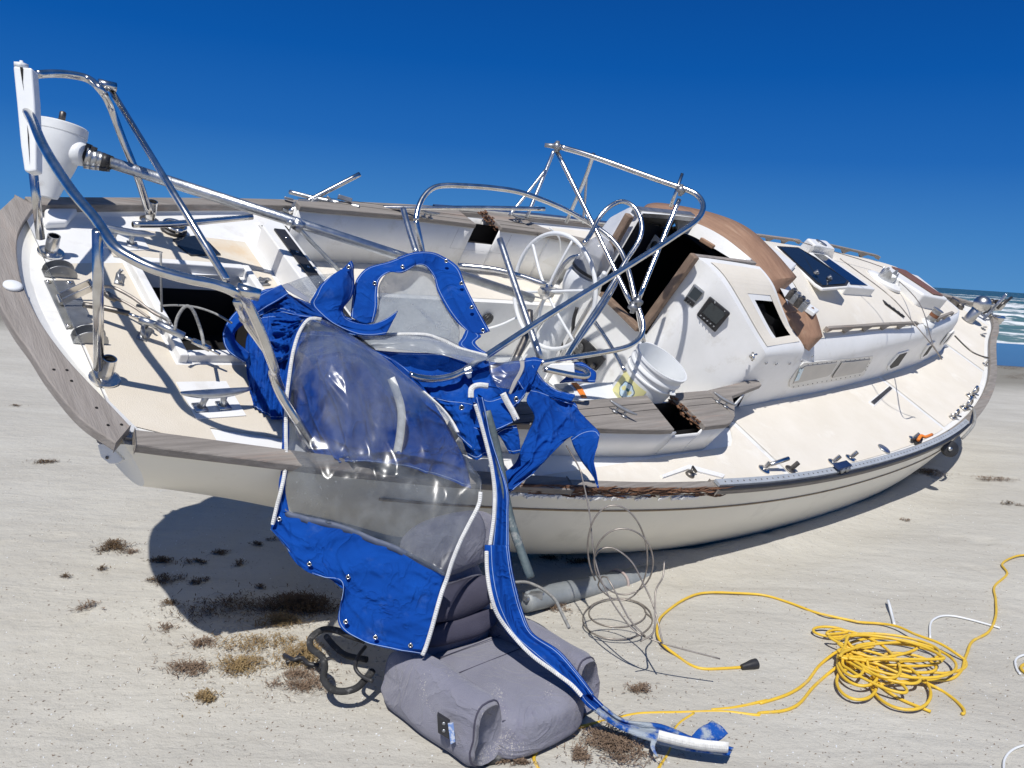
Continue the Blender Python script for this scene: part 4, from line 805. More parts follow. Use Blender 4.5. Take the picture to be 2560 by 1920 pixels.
# rope clutch bank
for i in range(4):
    t = i/3; X = bz_(('A5',870+75*t, 590+68*t), .60+.0*t); RC = MB(); rr_ = rz(.3)
    RC.box(X, (.10,.034,.06), rr_); RC.box(X+rr_@np.array([-.01,0,.035]), (.07,.022,.02), rr_); RC.lathe([(.012,0),(.012,.003)], X+rr_@np.array([-.0505,0,.002]), rr_@np.array([-1.,0,0]), 12); RC.build('rope_clutch', M_grey if i%2 else M_dkmetal, boat, smooth=False, bevel=.004)
X = bz_(('A5',925,640), .545); b = MB(); b.box(X, (.14,.24,.03), rz(.3)); b.build('clutch_base', M_plast, boat, smooth=False, bevel=.005)
# side-deck cleat by the torn opening
X0_ = bz_(('A5',590,630), .50); cleat(bz_(('A5',597,640), .485), (.9,.15,.05), .12, m=M_chrome)
# ---- starboard side deck fittings
def stub(q, lean=(0,0,1), r=.014, h=.07, base=.034, m=M_chrome, nm='stanchion_base', dz=-.046):
    X = dk(q, dz); b = MB(); b.lathe([(base,0),(base,.006),(base*.75,.012)], X, (0,0,1), 20); o = b.build(nm, m, boat, auto=40)
    l = np.array(lean, float); l /= np.linalg.norm(l); b = MB(); b.lathe([(r,0),(r*1.05,h*.5),(r,h),(r*.8,h),(r*.8,h*.5)], X+l*.005, l, 16, cap=False); b.build('socket', m, o, auto=50)
    b = MB(); b.lathe([(r*.78,0),(r*.78,.001)], X+l*h*.9, l, 12); b.build('bore', M_dark, o)
    return X
stub(('A2',825,1570), (.02,.0,1), .024, .085, .052); stub(('A2',400,575), (.02,0,1), .024, .075, .05)
stub(('A2',1180,325), (-.05,0,1), .022, .10, .045)
for q in [('A5',865,1600),('A5',1108,1560),('A5',1208,1535),('A5',1570,1425)]: stub(q, (.25,-.1,1), .014, .06, .034, M_chrome if q[1] != 865 else M_dkmetal)
stub(('A5',1985,995), (0,0,1), .012, .05, .03)
X = stub(('A5',712,1600), (.2,0,1), .014, .05, .036); b = MB(); b.tube([X+np.array([0,0,.03]), dk(('A5',855,1535), .04)], [.013,.013], 10); b.build('bent_stanchion', M_chrome, boat)
X = dk(('A5',1405,1480), -.045); b = MB(); b.lathe([(.048,0),(.045,.006)], X, (0,0,1), 24); b.build('deck_plate', M_alu, boat)
poly_on_deck('deck_vent', [('A5',1310,1215),('A5',1325,1202),('A5',1430,1120),('A5',1452,1125),('A5',1448,1140),('A5',1345,1240)], M_white, .008)
poly_on_deck('vent_grille', [('A5',1325,1215),('A5',1432,1125),('A5',1448,1138),('A5',1345,1230)], M_dkmetal, .014)
poly_on_deck('chainplate_pad', [('A5',118,1640),('A5',275,1580),('A5',482,1637),('A5',470,1655),('A5',270,1605),('A5',125,1655)], M_white, .014)
X = dk(('B6',1170,965)); b = MB(); b.lathe([(.028,0),(.022,.02)], X, (0,0,1), 14); b.tube([X+(0,0,.02), X+(.02,.02,.04), X+(.045,0,.02)], .008, 8); b.build('chainplate', M_dkmetal, boat)
# genoa track: grey perforated bar on the rail
b = MB(); xs_ = np.linspace(2.72, 6.35, 80); G = []
for x in xs_:
    y = -half(x)+.03; z = sheer(x)+.006; G.append([(x, y-.024, z), (x, y-.024, z+.016), (x, y+.016, z+.018), (x, y+.016, z)])
b.grid(G, closeu=True); b.f.append((0,1,2,3)); GT = b.build('genoa_track', M_track, boat, auto=40)
for x in np.arange(2.78, 6.3, .0525): b = MB(); b.lathe([(.005,0),(.005,.0012)], (x, -half(x)+.026, sheer(x)+.0232), (0,0,1), 8); b.build('track_hole', M_dkmetal, GT)
b = MB(); b.grid([[(x, -half(x)-.0125, sheer(x)-.006), (x, -half(x)-.0130, sheer(x)+.006), (x, -half(x)+.004, sheer(x)+.007)] for x in xs_]); b.build('track_gasket', M_blk, GT)
x = 3.95; b = MB(); b.box((x, -half(x)+.03, sheer(x)+.045), (.17,.05,.022), rz(.03)); CA = b.build('track_car', mat('navy cast metal', (.03,.06,.16), (.02,.04,.1), .4, .5), boat, smooth=False, bevel=.006); b = MB(); b.lathe([(.02,0),(.02,.03)], (x-.03, -half(x)-.005, sheer(x)+.03), (0,1,0), 16); b.lathe([(.02,0),(.02,.03)], (x+.04, -half(x)-.005, sheer(x)+.03), (0,1,0), 16); b.build('sheave', M_grey, CA)
# port genoa track
b = MB(); G = []
for x in np.linspace(2.6, 6.2, 50): y = half(x)-.03; z = sheer(x)+.006; G.append([(x, y-.02, z), (x, y-.02, z+.018), (x, y+.02, z+.016), (x, y+.02, z)])
b.grid(G, closeu=True, flip=True); b.build('genoa_track', M_alu, boat, auto=40)
# transom plates, brackets and chocks
pl = [dk(q, -.049) for q in [('A2',345,800),('A2',580,800),('A2',738,1135),('A2',520,1182)]]; b = MB(); b.prism(pl, (0,0,.006)); PT = b.build('backing_plate', M_grey, boat, smooth=False, bevel=.004)
for q in [('A2',380,808),('A2',545,812),('A2',540,1155)]: bolt('bolt', dk(q, -.043), (0,0,1), .010, .008, M_chrome, PT)
def halfmoon(q0, q1, h, tilt=.0):
    a, c_ = dk(q0, -.048), dk(q1, -.048); ax = c_-a; l = np.linalg.norm(ax); ax /= l; s_ = np.cross([0,0,1.], ax); b = MB()
    prof = [(a+ax*l*(.5-.5*math.cos(t))+np.array([0,0,1])*h*math.sin(t)**.8) for t in np.linspace(0, math.pi, 14)]
    b.hexa(prof, [p+s_*.004 for p in prof]); b.hexa([p+s_*.045 for p in prof], [p+s_*.049 for p in prof])
    b.hexa([a, c_, c_+s_*.049, a+s_*.049], [p+np.array([0,0,.004]) for p in (a, c_, c_+s_*.049, a+s_*.049)]); return b.build('davit_bracket', M_grey, boat, smooth=False, bevel=.001)
halfmoon(('A2',350,765),('A2',612,785), .055); halfmoon(('A2',578,1292),('A2',858,1305), .055)
a = dk(('A2',480,985), -.04); c_ = dk(('A2',730,870), .02); b = MB()
for o in (0, .04): b.box((a+c_)/2+np.array([0, o, .01]), (np.linalg.norm(c_-a), .004, .03), np.array([(c_-a)/np.linalg.norm(c_-a), np.cross([0,0,1], (c_-a)/np.linalg.norm(c_-a)), [0,0,1]]).T)
b.tube([a+(0,-.005,.01), a+(0,.045,.01)], .008, 8); b.tube([c_+(0,-.008,.01), c_+(0,.05,.01)], .008, 8); b.build('backstay_toggle', M_chrome, boat, smooth=False)
def chock(q, rot, s=1.):
    X = dk(q, -.046); r_ = rz(rot); b = MB()
    P = [X+r_@np.array(p)*s for p in [(-.045,-.018,0),(.045,-.018,0),(.045,.018,0),(-.045,.018,0)]]; b.hexa(P, [p+np.array([0,0,.008]) for p in P])
    b.tube([X+r_@np.array(p)*s for p in [(-.035,-.012,.005),(-.04,0,.03),(-.015,.01,.042),(.012,.006,.036)]], [.008*s,.009*s,.007*s,.004*s], 8)
    b.tube([X+r_@np.array(p)*s for p in [(.035,.012,.005),(.04,.0,.03),(.028,-.006,.036)]], [.008*s,.009*s,.004*s], 8); return b.build('fairlead', M_grey, boat)
chock(('A2',940,790), 1.2, .9); chock(('A2',1140,1220), 1.0, 1.0); chock(('A2',2065,825), .2, .8)
X = dk(('A2',1370,400), -.045); b = MB(); b.lathe([(.06,0),(.06,.012),(.05,.02)], X, (0,0,1), 24); o = b.build('winch_base', M_blk, boat, auto=40); b = MB(); b.tube(cat([X+np.array([.05*math.cos(t), .05*math.sin(t), .03]) for t in np.linspace(0, 2*math.pi, 9)[:-1]], 4, True), .007, 8, closed=True); b.box(X+(.0,-.055,.03), (.03,.02,.02)); b.build('hose_clamp', M_chrome, o)
# ---- bow fittings
X = dk(('A5',1887,742), -.046); b = MB(); b.lathe([(.075,0),(.075,.004),(.058,.006),(.056,.16),(.05,.165)], X, (0,0,1), 28); CV = b.build('cowl_vent', M_satin, boat, auto=50)
b = MB(); S = X+np.array([.0,.0,.235]); b.lathe([(.092*math.sin(a)+1e-4, -.092*math.cos(a)) for a in np.linspace(0, math.pi, 18)], S, (0,0,1), 32); b.build('cowl_ball', M_satin, CV)
Xb = np.array([L-.03, 0, sheer(L)]); b = MB()
for s_ in (-.05, .05): b.box(Xb+np.array([-.02,s_,.06]), (.5,.006,.09), ry(-.05))
b.box(Xb+np.array([-.02,0,.02]), (.5,.1,.006), ry(-.05)); BRo = b.build('bow_roller', M_chrome, boat, smooth=False, bevel=.002)
b = MB(); b.tube([Xb+(.18,-.05,.09), Xb+(.18,.05,.09)], .03, 14); b.tube([Xb+(0,-.06,.05), Xb+(.04,-.06,.18), Xb+(.10,-.055,.13), Xb+(.2,-.05,.22)], .016, 8); b.build('roller_fitting', M_dkmetal, BRo)
X = bx_(('C2',1910,790), 9.75) if 0 else by_(('C2',1905,720), -.16); b = MB(); b.lathe([(.075,.0),(.078,-.012),(.07,-.02),(.066,-.05),(.056,-.055),(.052,-.085),(.04,-.09),(.034,-.125),(.018,-.13)], X, (-.1,.35,.9), 28); b.build('furling_drum', M_chrome, boat, auto=40)
b = MB(); a = by_(('C2',1835,540), -.08); c_ = by_(('C2',1890,680), -.12); b.box((a+c_)/2, (.022,.03,np.linalg.norm(c_-a)), ry(.1)); b.build('link_plate', M_alu, boat, smooth=False, bevel=.004)
b = MB(); a = by_(('C2',1720,620), -.03); c_ = by_(('C2',1840,540), -.08); b.tube([a, (a+c_)/2+np.array([0,0,.02]), c_], .028, 8); b.build('forestay_fitting', M_dkmetal, boat); a = by_(('C2',1720,690), -.03); c_ = by_(('C2',1860,640), -.08); b = MB(); b.tube([a, c_], .012, 8); b.build('forestay_pin', M_dkmetal, boat)
X = dk(('C2',1340,590), -.045); b = MB(); b.box(X+(0,0,.04), (.10,.09,.08), rz(.4)); b.lathe([(.05,0),(.045,.05),(.02,.07)], X+(.08,-.06,0), (0,0,1), 14); b.tube([X+(.1,-.05,.03), X+(.2,-.06,.07)], .012, 8); b.build('windlass', M_dkmetal, boat, smooth=False, bevel=.01)
for q in [('C2',1720,880),('C2',1715,960)]:
    X = dk(q, -.045); b = MB(); b.lathe([(.03,0),(.03,.008),(.015,.012)], X, (0,0,1), 14)
    b.tube([X+(-.05,0,.03), X+(.05,0,.03)], .007, 8); b.build('deck_cleat', M_grey, boat)
def shackle(q, s=1):
    X = dk(q, -.04); b = MB(); b.tube(cat([X+np.array(p)*s for p in [(-.03,0,0),(-.03,0,.04),(0,.01,.06),(.03,0,.04),(.03,0,0)]], 4), .007*s, 8); b.box(X, (.09*s,.035*s,.01)); b.tube([X+(-.04,.02,.02), X+(.05,-.03,.03)], .008, 8); b.build('chainplate', M_chrome, boat)
shackle(('B4',1770,300), 1.6); shackle(('B4',1720,400), 1.6); shackle(('B4',1620,480), 1.2)
X = dk(('B4',1385,640), .0); b = MB(); b.tube(cat([dk(('B4',1325,672), .0), dk(('B4',1350,635), .02), dk(('B4',1385,645), .02), dk(('B4',1440,625), .02)], 4), [.012]*13, 8); OT = b.build('snap_handle', M_orange, boat); 
X = dk(('B4',1330,680), -.03); b = MB(); b.box(X, (.14,.04,.03), rz(.3)); b.tube([X+(-.1,.02,.0), X+(.05,.01,.03)], .012, 8); b.build('snap_block', M_blk, boat, smooth=False, bevel=.005)
# ---- screw-sized repeats are single parts of their thing
# ================================================================ PEDESTAL, WHEEL, COMPASS
PX, PY = 2.74, 0.04
b = MB(); b.lathe([(.115,-.64),(.10,-.60),(.085,-.3),(.075,.0),(.072,.14),(.09,.18),(.105,.22),(.11,.27),(.10,.31)], (PX, PY, 0), (0,0,1), 32)
PED = b.build('steering_pedestal', M_plast, boat, auto=50)
b = MB(); b.lathe([(.092,.0),(.10,.02),(.10,.05),(.095,.055),(.095,.13),(.088,.17),(.068,.205),(.035,.225),(.002,.232)], (PX, PY, .31), (.05,0,1), 32, cap=False); b.build('compass_dome', M_dome, PED, auto=60)
b = MB(); b.lathe([(.10,0),(.10,.018),(.075,.02)], (PX, PY, .325), (.05,0,1), 32); b.build('compass_ring', M_blk, PED, auto=40)
b = MB(); b.lathe([(.06,0),(.062,.06),(.045,.075)], (PX, PY, .34), (.05,0,1), 24); b.build('compass_card', M_grey, PED, auto=40)
b = MB()
for s_ in (-.15, .15): pass
hp = [(PX-.03, PY-.16, -.62), (PX-.03, PY-.16, .12), (PX-.02, PY-.15, .30), (PX, PY-.10, .37)]
b.tube(cat(hp, 6), .013, 10); b.build('pedestal_guard', M_chrome, PED)
b = MB(); hp = [(PX-.03, PY+.16, -.62), (PX-.03, PY+.16, .12), (PX-.02, PY+.15, .30), (PX, PY+.10, .37)]; b.tube(cat(hp, 6), .013, 10); b.build('pedestal_guard', M_chrome, PED)
b = MB(); b.tube([(PX-.05, PY+.03, .20), (PX+.02, PY-.03, .24)], [.02, .02], 12); b.tube(cat([by_(('A4',1340,1075), -.14), by_(('A4',1395,1030), -.16), by_(('A4',1415,1000), -.17)], 4), [.014]*9, 10); b.build('throttle_lever', M_plast, PED)
WCn = np.array([2.585, .07, .152]); Rw = .335; wn = np.array([.998, .0, .06]); wa = np.cross(wn, [0,0,1.]); wa /= np.linalg.norm(wa); wb = np.cross(wn, wa)
ring = [WCn+Rw*(wa*math.cos(t)+wb*math.sin(t)) for t in np.linspace(0, 2*math.pi, 65)[:-1]]
b = MB(); b.tube(ring, .0125, 12, closed=True); WH = b.build('steering_wheel', M_plast, boat)
hubp = WCn-wn*.05
for k_ in range(6):
    t = math.pi/3*k_+.42; d_ = wa*math.cos(t)+wb*math.sin(t); b = MB(); b.tube(cat([hubp+d_*.03, hubp+d_*.15+wn*.012, WCn+d_*Rw*.995], 5), .0085, 8); b.build('spoke', M_plast, WH)
b = MB(); b.lathe([(.045,-.02),(.045,.02),(.02,.03)], hubp, -wn, 20); b.lathe([(.022,.0),(.022,.035)], hubp-wn*.02, -wn, 6); b.lathe([(.018,-.12),(.018,.0)], hubp, -wn, 10); b.build('hub', M_chrome, WH, auto=40)
# engine gauge panel
P = [bx_(('A4',a,c), 3.19) for a, c in [(1225,1440),(1330,1505),(1570,1600)]]; 
gq = [('C1',1190,360),('C1',1275,420),('C1',1500,650),('C1',1370,810),('C1',1150,690),('C1',1050,600),('C1',1090,430)]
P = [bx_(q, 3.17) for q in gq]; b = MB(); b.hexa([p+np.array([.02,0,0]) for p in P], P); GP = b.build('engine_panel', M_blk, boat, smooth=False, bevel=.004)
X = bx_(('C1',1150,500), 3.165); b = MB(); b.lathe([(.038,0),(.040,.008),(.034,.01)], X, (-1,0,0), 28); b.lathe([(.034,.009),(.034,.0095)], X, (-1,0,0), 28); GD = b.build('dial', mat('dark dial rim', (.08,.08,.08), None, .3), GP); b = MB(); b.box(X+np.array([-.012,.008,.004]), (.002,.024,.003), rx(.5))
for k_ in range(9):
    t = R(-40+k_*32); b.box(X+np.array([-.0115,.027*math.cos(t),.027*math.sin(t)]), (.001,.004,.004), rx(t))
b.build('needle', M_key, GD, smooth=False)
for q in [('C1',1215,690),('C1',1345,740)]: bolt('switch', bx_(q, 3.165), (-1,0,0), .02, .012, M_dkmetal, GP)
# cables down the pedestal
def cord(name, pts, r, m, label=None, cat_=None, group=None, n=6, par=None, sides=8):
    b = MB(); b.tube(cat(pts, n), r, sides); o = b.build(name, m, par)
    if label: tag(o, label, cat_, group)
    return o
cord('control_cable', [by_(('A4',1225,1240), -.06), by_(('A4',1200,1330), -.08), by_(('A4',1195,1450), -.1), by_(('A4',1190,1600), -.1)], .011, M_blk, par=boat)
cord('control_cable', [by_(('A4',1120,1350), .0), by_(('A4',1118,1480), .0), by_(('A4',1115,1600), .0)], .009, M_blk, par=boat)
cord('rope_tail', [by_(('A4',1035,690), .80), by_(('A4',1100,760), .78), by_(('A4',1110,860), .80)], .006, M_plast, par=boat)
cord('white_hose', [by_(('A4',600,1390), .44), by_(('A4',700,1360), .40), by_(('A4',810,1310), .36)], .009, M_plast, par=boat)
# ================================================================ STERN RAIL (broken loose)
def tubeobj(name, P, r, m=M_chrome, par=None, open_=False, n=6, label=None, sides=12):
    b = MB(); b.tube(cat(P, n) if len(P) > 2 else P, r, sides, cap=True); o = b.build(name, m, par)
    if label: o['label'] = label
    return o
def root(name, X, label, cat_, group=None): return empty(name, tuple(X), label, cat_, group)
def wl(P): return [W3(p) for p in P]
def atroot(o, rt):                      # parent a world-space mesh under an empty that only has a location
    o.parent = rt; o.matrix_parent_inverse = Matrix.Translation(rt.location).inverted()
def under(rt, objs):
    for o in objs:
        me = o.data; loc = np.array(rt.location)
        for v in me.vertices: v.co = Vector(np.array(v.co)-loc)
        o.parent = rt
    return rt
zr = .57
pts = [DL(('A1',1180,1370),3.62), DL(('A1',1080,1060),3.50), DL(('A1',960,760),3.44), DL(('A1',870,520),3.38)]+[bz_(q, zr) for q in [('A1',800,400),('A1',700,310),('A1',560,275),('A1',420,265),('A1',290,272)]]
p1 = wl(pts)
p2 = wl([bz_(('A1',205,560), .50), bz_(('A1',250,620), .51), bz_(('A1',350,850), .52), bz_(('A1',560,1180), .53), bz_(('A1',760,1420), .54), bz_(('A2',900,520), .54), bz_(('A2',1050,625), .54), bz_(('A2',1250,715), .54), bz_(('A2',1500,785), .54), bz_(('A2',1700,825), .54), bz_(('A2',1850,885), .53), DL(('A2',1960,990),2.66), DL(('A2',2060,1200),2.72), DL(('A2',2170,1500),2.82), DL(('A6',190,420),2.90), DL(('A6',235,545),2.93), DL(('A6',330,700),2.97), DL(('A6',415,840),3.03)])
rt = root('stern_rail', dp(('A2',800,1500), 2.85), 'bent stainless stern rail torn off its sockets, white block at its corner', 'railing')
objs = [tubeobj('rail_tube', p1, .0155), tubeobj('rail_tube', p2, .0165)]
J1 = bz_(('A1',850,368), zr+.005); J2 = bz_(('A2',1900,872), .535)
for q0, q1, z in ((('A1',775,345),('A1',915,378), zr), (('A2',1868,858),('A2',2052,912), .535)):
    b = MB(); a, c_ = W3(bz_(q0, z)), W3(bz_(q1, z)); b.tube([a, c_], .0205, 14); objs.append(b.build('tee_fitting', M_chrome))
objs.append(tubeobj('brace', [W3(bz_(('A1',890,415), zr-.02)), W3(bz_(('A2',1790,790), .545))], .0125))
b = MB(); a = W3(bz_(('A2',1870,960), .50)); c_ = dp(('A2',1905,1020), 2.72); b.tube([a, c_, dp(('A2',1960,1150), 2.78), dp(('A6',150,290), 2.86), dp(('A6',240,520), 2.93)], [.013,.016,.0135,.0135,.0135], 10); b.lathe([(.019,0),(.019,.03)], dp(('A2',1930,1085),2.75), c_-a, 12); objs.append(b.build('strut', M_chrome))
pA = tubeobj('post', [dp(('A2',780,1490), 2.82), W3(bz_(('A2',772,400), .54))], .0165); objs.append(pA)
pB = tubeobj('post', [dp(('A2',320,462), 3.24), dp(('A1',262,1035), 3.10)], .0165); objs.append(pB)
# white block: extruded outline with real thickness, split at the top
D0 = 2.98
outl = [(100,200),(165,210),(250,218),(270,480),(285,800),(285,1035),(225,1045),(190,1035),(160,830),(130,500)]
b = MB(); f0 = [dp(('A1',)+q, D0-.02) for q in outl]; b.hexa(f0[::-1], [p+CW*.055-CR*.006 for p in f0[::-1]]); PAD = b.build('mounting_block', M_plast, smooth=False, bevel=.008, seg=3); objs.append(PAD)
b = MB(); sl1 = [dp(('A1',)+q, D0-.0225) for q in [(158,215),(182,218),(180,330),(188,400),(176,330)]]; b.hexa(sl1[::-1], [p-CW*.001 for p in sl1[::-1]]); s2_ = [dp(('A1',)+q, D0-.0225) for q in [(215,670),(228,760),(236,985),(222,800)]]; b.hexa(s2_[::-1], [p-CW*.001 for p in s2_[::-1]]); sl_ = b.build('split', M_dark, smooth=False); objs.append(sl_)
b = MB(); b.tube([dp(('A1',168,215), D0+.02), dp(('A1',168,165), D0+.02)], .006, 8); b.box(dp(('A1',168,200), D0+.01), (.03,.04,.016)); objs.append(b.build('cable_gland', M_plast))
under(rt, objs)
# ================================================================ WHITE POD ON AN ALUMINIUM POLE
pole0, pole1 = dp(('A1',840,958), 3.42), dp(('A4',915,1178), 4.60)
midp = dp(('A3',450,400), 3.78); 
# straight pole: choose depths on the line between its two ends
rt = root('wind_generator', (pole0+pole1)/2, 'white cone-shaped pod on a long aluminium pole fallen across the cockpit', 'wind generator')
b = MB(); b.tube([pole0, pole1], .0250, 20); objs = [b.build('pole', M_alu)]
ax = (pole1-pole0)/np.linalg.norm(pole1-pole0)
Pt = dp(('A1',482,668), 3.42); Pb = dp(('A1',385,1245), 3.42); a_ = Pt-Pb; la = np.linalg.norm(a_)
b = MB(); b.lathe([(.034,0),(.046,la*.12),(.076,la*.40),(.098,la*.66),(.1035,la*.80),(.1035,la*.865),(.105,la*.87),(.105,la*.985),(.100,la),(.085,la*1.005)], Pb, a_, 40); POD = b.build('pod_housing', mat('chalky white paint', (.76,.78,.79), (.66,.68,.69), .5, scale=5, stain=(.40,.38,.35), sscale=14, samt=.6, bump=.1, bscale=30), auto=35); objs.append(POD)
b = MB(); b.lathe([(.104,0),(.1052,.002),(.104,.004)], Pb+a_*.868, a_, 40, cap=False); objs.append(b.build('seam', M_dark))
au = a_/la; e1 = np.cross(au, CW); e1 /= np.linalg.norm(e1); e2 = np.cross(au, e1)
b = MB()
for k_ in range(26):
    t = 2*math.pi*k_/26; d_ = e1*math.cos(t)+e2*math.sin(t); s_ = np.cross(au, d_); b.box(Pt+au*.004+d_*.058, (.05, .003, .003), np.array([d_, s_, au]).T)
objs.append(b.build('cooling_fins', M_dkmetal, smooth=False))
b = MB(); b.lathe([(.013,0),(.013,.05),(.009,.055)], Pt, a_, 16); b.lathe([(.03,0),(.028,.012)], Pt, a_, 16); objs.append(b.build('shaft', M_dkmetal))
n0 = dp(('A1',560,880), 3.42); n1 = dp(('A1',680,915), 3.42)
b = MB(); b.tube([n0, n1], [.055,.045], 24); objs.append(b.build('neck', M_plast))
for i, (a, c_) in enumerate((((690,918)),((745,930)),((790,945)))): pass
for q, r_, m_ in ((('A1',700,918), .041, M_satin), (('A1',745,935), .036, M_alu), (('A1',790,945), .033, M_satin), (('A1',825,955), .031, M_blk)):
    X = dp(q, 3.42); b = MB(); b.tube([X-ax*.012, X+ax*.016], r_, 24); b.box(X+np.array([0,0,-r_]), (.03,.03,.022)); objs.append(b.build('clamp', m_))
b = MB(); b.tube([dp(('A1',650,905), 3.42), pole0+ax*.02], .029, 20); objs.append(b.build('coupling', M_rubber))
for q in (('A1',700,850),('A1',740,872)): 
    b = MB(); b.box(dp(q, 3.40), (.018,.018,.03), ry(.3)); objs.append(b.build('clamp_screw', M_blk, smooth=False))
under(rt, objs)
# stay struts clamped to the pole
def thing_tube(name, P, r, label, cat_, m=M_chrome, group=None, n=6, sides=12, openend=False):
    P = [np.array(p) for p in P]; c0 = P[0].copy(); b = MB(); b.tube([p-c0 for p in (cat(P, n) if len(P) > 2 else P)], r, sides)
    o = b.build(name, m); o.location = c0; tag(o, label, cat_, group)
    if openend:
        d = (P[1]-P[0]); d /= np.linalg.norm(d); rr = r if np.isscalar(r) else r[0]; b = MB(); b.lathe([(rr*.78,0),(rr*.78,.001)], (0,0,0)-d*.0012, -d, 14); b.build('bore', M_dark, o)
    return o
S_ = thing_tube('strut_tube', [dp(('A3',690,500),3.75), dp(('A3',760,525),3.76), dp(('A3',1105,880),4.1)], [.010]*12+[.010], 'grey strut hanging from the fallen aluminium pole beside the dark traveller track', 'strut', M_alu, n=6)
b = MB(); X = -(dp(('A3',690,500),3.75)-dp(('A3',775,515),3.73)); b.box(X, (.05,.05,.05), ry(.6)@rz(.3)); b.lathe([(.02,0),(.02,.03)], X, -CW, 14); b.build('clamp', M_alu, S_)
thing_tube('tube', [dp(('A2',1050,352),3.30), dp(('A2',1400,345),3.42), dp(('A2',1990,292),3.7)], .0135, 'loose stainless tube lying over the aft deck with its open end to the left', 'tube', openend=True)
thing_tube('tube', [dp(('A3',700,412),4.55), dp(('A3',900,300),4.6), dp(('A3',1262,112),4.7)], .0145, 'broken tube sticking up into the sky behind the far rail', 'tube')
thing_tube('tube', [dp(('A3',708,252),4.75), dp(('A3',900,300),4.75), dp(('A3',1080,335),4.8)], .013, 'dull tube crossing under the upward sticking tube at the far rail', 'tube', M_alu, openend=True)
thing_tube('tube', [dp(('A3',750,420),4.55), dp(('A3',950,400),4.65), dp(('A3',1220,378),4.75), dp(('A4',200,553),4.85), dp(('A4',600,552),5.0), dp(('A4',1000,560),5.15)], .0135, 'long horizontal stainless tube resting along the far rail', 'tube')
thing_tube('winch_pipe', [dp(('A3',1090,425),4.75), dp(('A3',1215,445),4.7)], .035, 'short wide pipe end lying at the port coaming', 'pipe', M_alu)
b = MB(); X0 = dp(('A3',860,375),4.6); 
for i in range(9): b.box(np.array([random.uniform(-.12,.22), random.uniform(-.03,.03), random.uniform(-.05,.07)]), (random.uniform(.03,.1), .03, random.uniform(.01,.03)), rz(random.uniform(-.6,.6))@ry(random.uniform(-.8,.8)))
b.tube([(-.1,0,-.05),(.05,.0,.05),(.28,.02,.02)], .016, 8); o = b.build('tangled_bracket', M_grey, smooth=False, bevel=.003); o.location = X0; tag(o, 'tangled grey bracket where the loose tubes meet on the far rail', 'bracket')
# ================================================================ BIMINI / DODGER FRAME
rt = root('bimini_frame', dp(('A4',1650,1150), 4.3), 'collapsed stainless canopy frame of bent hoops and struts standing over the cockpit', 'frame')
objs = []
def T(P, r=.0135, nm='hoop', m=M_chrome, n=6): objs.append(tubeobj(nm, [dp(q[:3], q[3]) for q in P], r, m, n=n)); return objs[-1]
T([('A6',978,432,3.30),('A6',1030,448,3.32),('A6',1120,456,3.35),('A6',1220,440,3.38),('A6',1310,398,3.42),('A4',500,1640,3.47),('A4',1000,1312,3.72),('A4',1500,1002,3.98),('A4',1750,845,4.1),('A4',1900,745,4.18),('A4',2020,665,4.25),('A4',2080,600,4.3),('A4',2095,530,4.35),('A4',2060,470,4.4),('A4',1990,430,4.42),('A4',1800,365,4.45),('A4',1340,200,4.5),('A4',1100,128,4.5)], .0150)
T([('A4',110,640,3.95),('A4',125,560,3.97),('A4',160,480,4.0),('A4',220,420,4.03),('A4',300,398,4.06),('A4',450,400,4.1),('A4',650,415,4.17),('A4',850,450,4.25),('A4',1100,545,4.35),('A4',1290,645,4.43),('A4',1420,730,4.43),('A4',1500,810,4.4),('A4',1550,900,4.36),('A4',1590,1030,4.3),('A4',1625,1180,4.25),('A4',1675,1330,4.2),('A4',1675,1410,4.18),('A4',1640,1470,4.15),('A4',1550,1520,4.1),('A4',1350,1560,4.05),('A4',1150,1590,3.95),('A4',970,1625,3.85)], .0135)
objs.append(tubeobj('hoop', [dp(('A4',160,870),3.98), dp(('A4',135,750),3.96), dp(('A4',110,640),3.95)], .0135))
T([('A4',1270,800,4.3),('A4',1320,730,4.35),('A4',1370,630,4.4),('A4',1440,550,4.42),('A4',1530,508,4.45),('A4',1610,540,4.45),('A4',1660,620,4.42),('A4',1670,710,4.4),('A4',1640,800,4.38),('A4',1560,920,4.33),('A4',1480,1060,4.28),('A4',1400,1190,4.22),('A4',1250,1420,4.1),('A4',1140,1600,4.0)], .0125)
T([('A4',1085,165,4.5),('A4',1350,700,4.38),('A4',1605,1230,4.22)], .0125, 'strut')
T([('A4',1930,495,4.4),('A4',1800,810,4.33),('A4',1645,1195,4.24)], .0125, 'strut')
T([('A4',1952,315,4.6),('A4',1870,545,4.6)], .0095, 'strut')
T([('A4',1640,1190,4.24),('A4',1650,1300,4.26),('A4',1685,1480,4.3)], .0115, 'strut')
for q in (('A4',1085,130,4.5),('A4',1940,430,4.42),('A4',1610,1240,4.21),('A4',1645,1200,4.22)):
    b = MB(); X = dp(q[:3], q[3]-.005); b.lathe([(.019,-.02),(.019,.02)], X, np.array([.8,.5,-.5]), 14); b.lathe([(.012,-.03),(.012,.03)], X, np.array([.1,.2,1]), 10); objs.append(b.build('joint', M_grey))
b = MB(); b.tube([dp(('A4',1000,118),4.5), dp(('A4',1085,128),4.5)], [.011,.015], 10); objs.append(b.build('end_fitting', M_grey))
b = MB(); P = [dp(q, 3.395) for q in [('C3',670,180),('C3',770,165),('C3',770,240),('C3',720,262)]]; b.hexa(P, [p+CW*.004 for p in P]); b.tube([dp(('C3',665,165),3.41), dp(('C3',760,120),3.42)], .0185, 14); objs.append(b.build('pivot_clamp', M_alu, smooth=False, bevel=.002))
under(rt, objs)
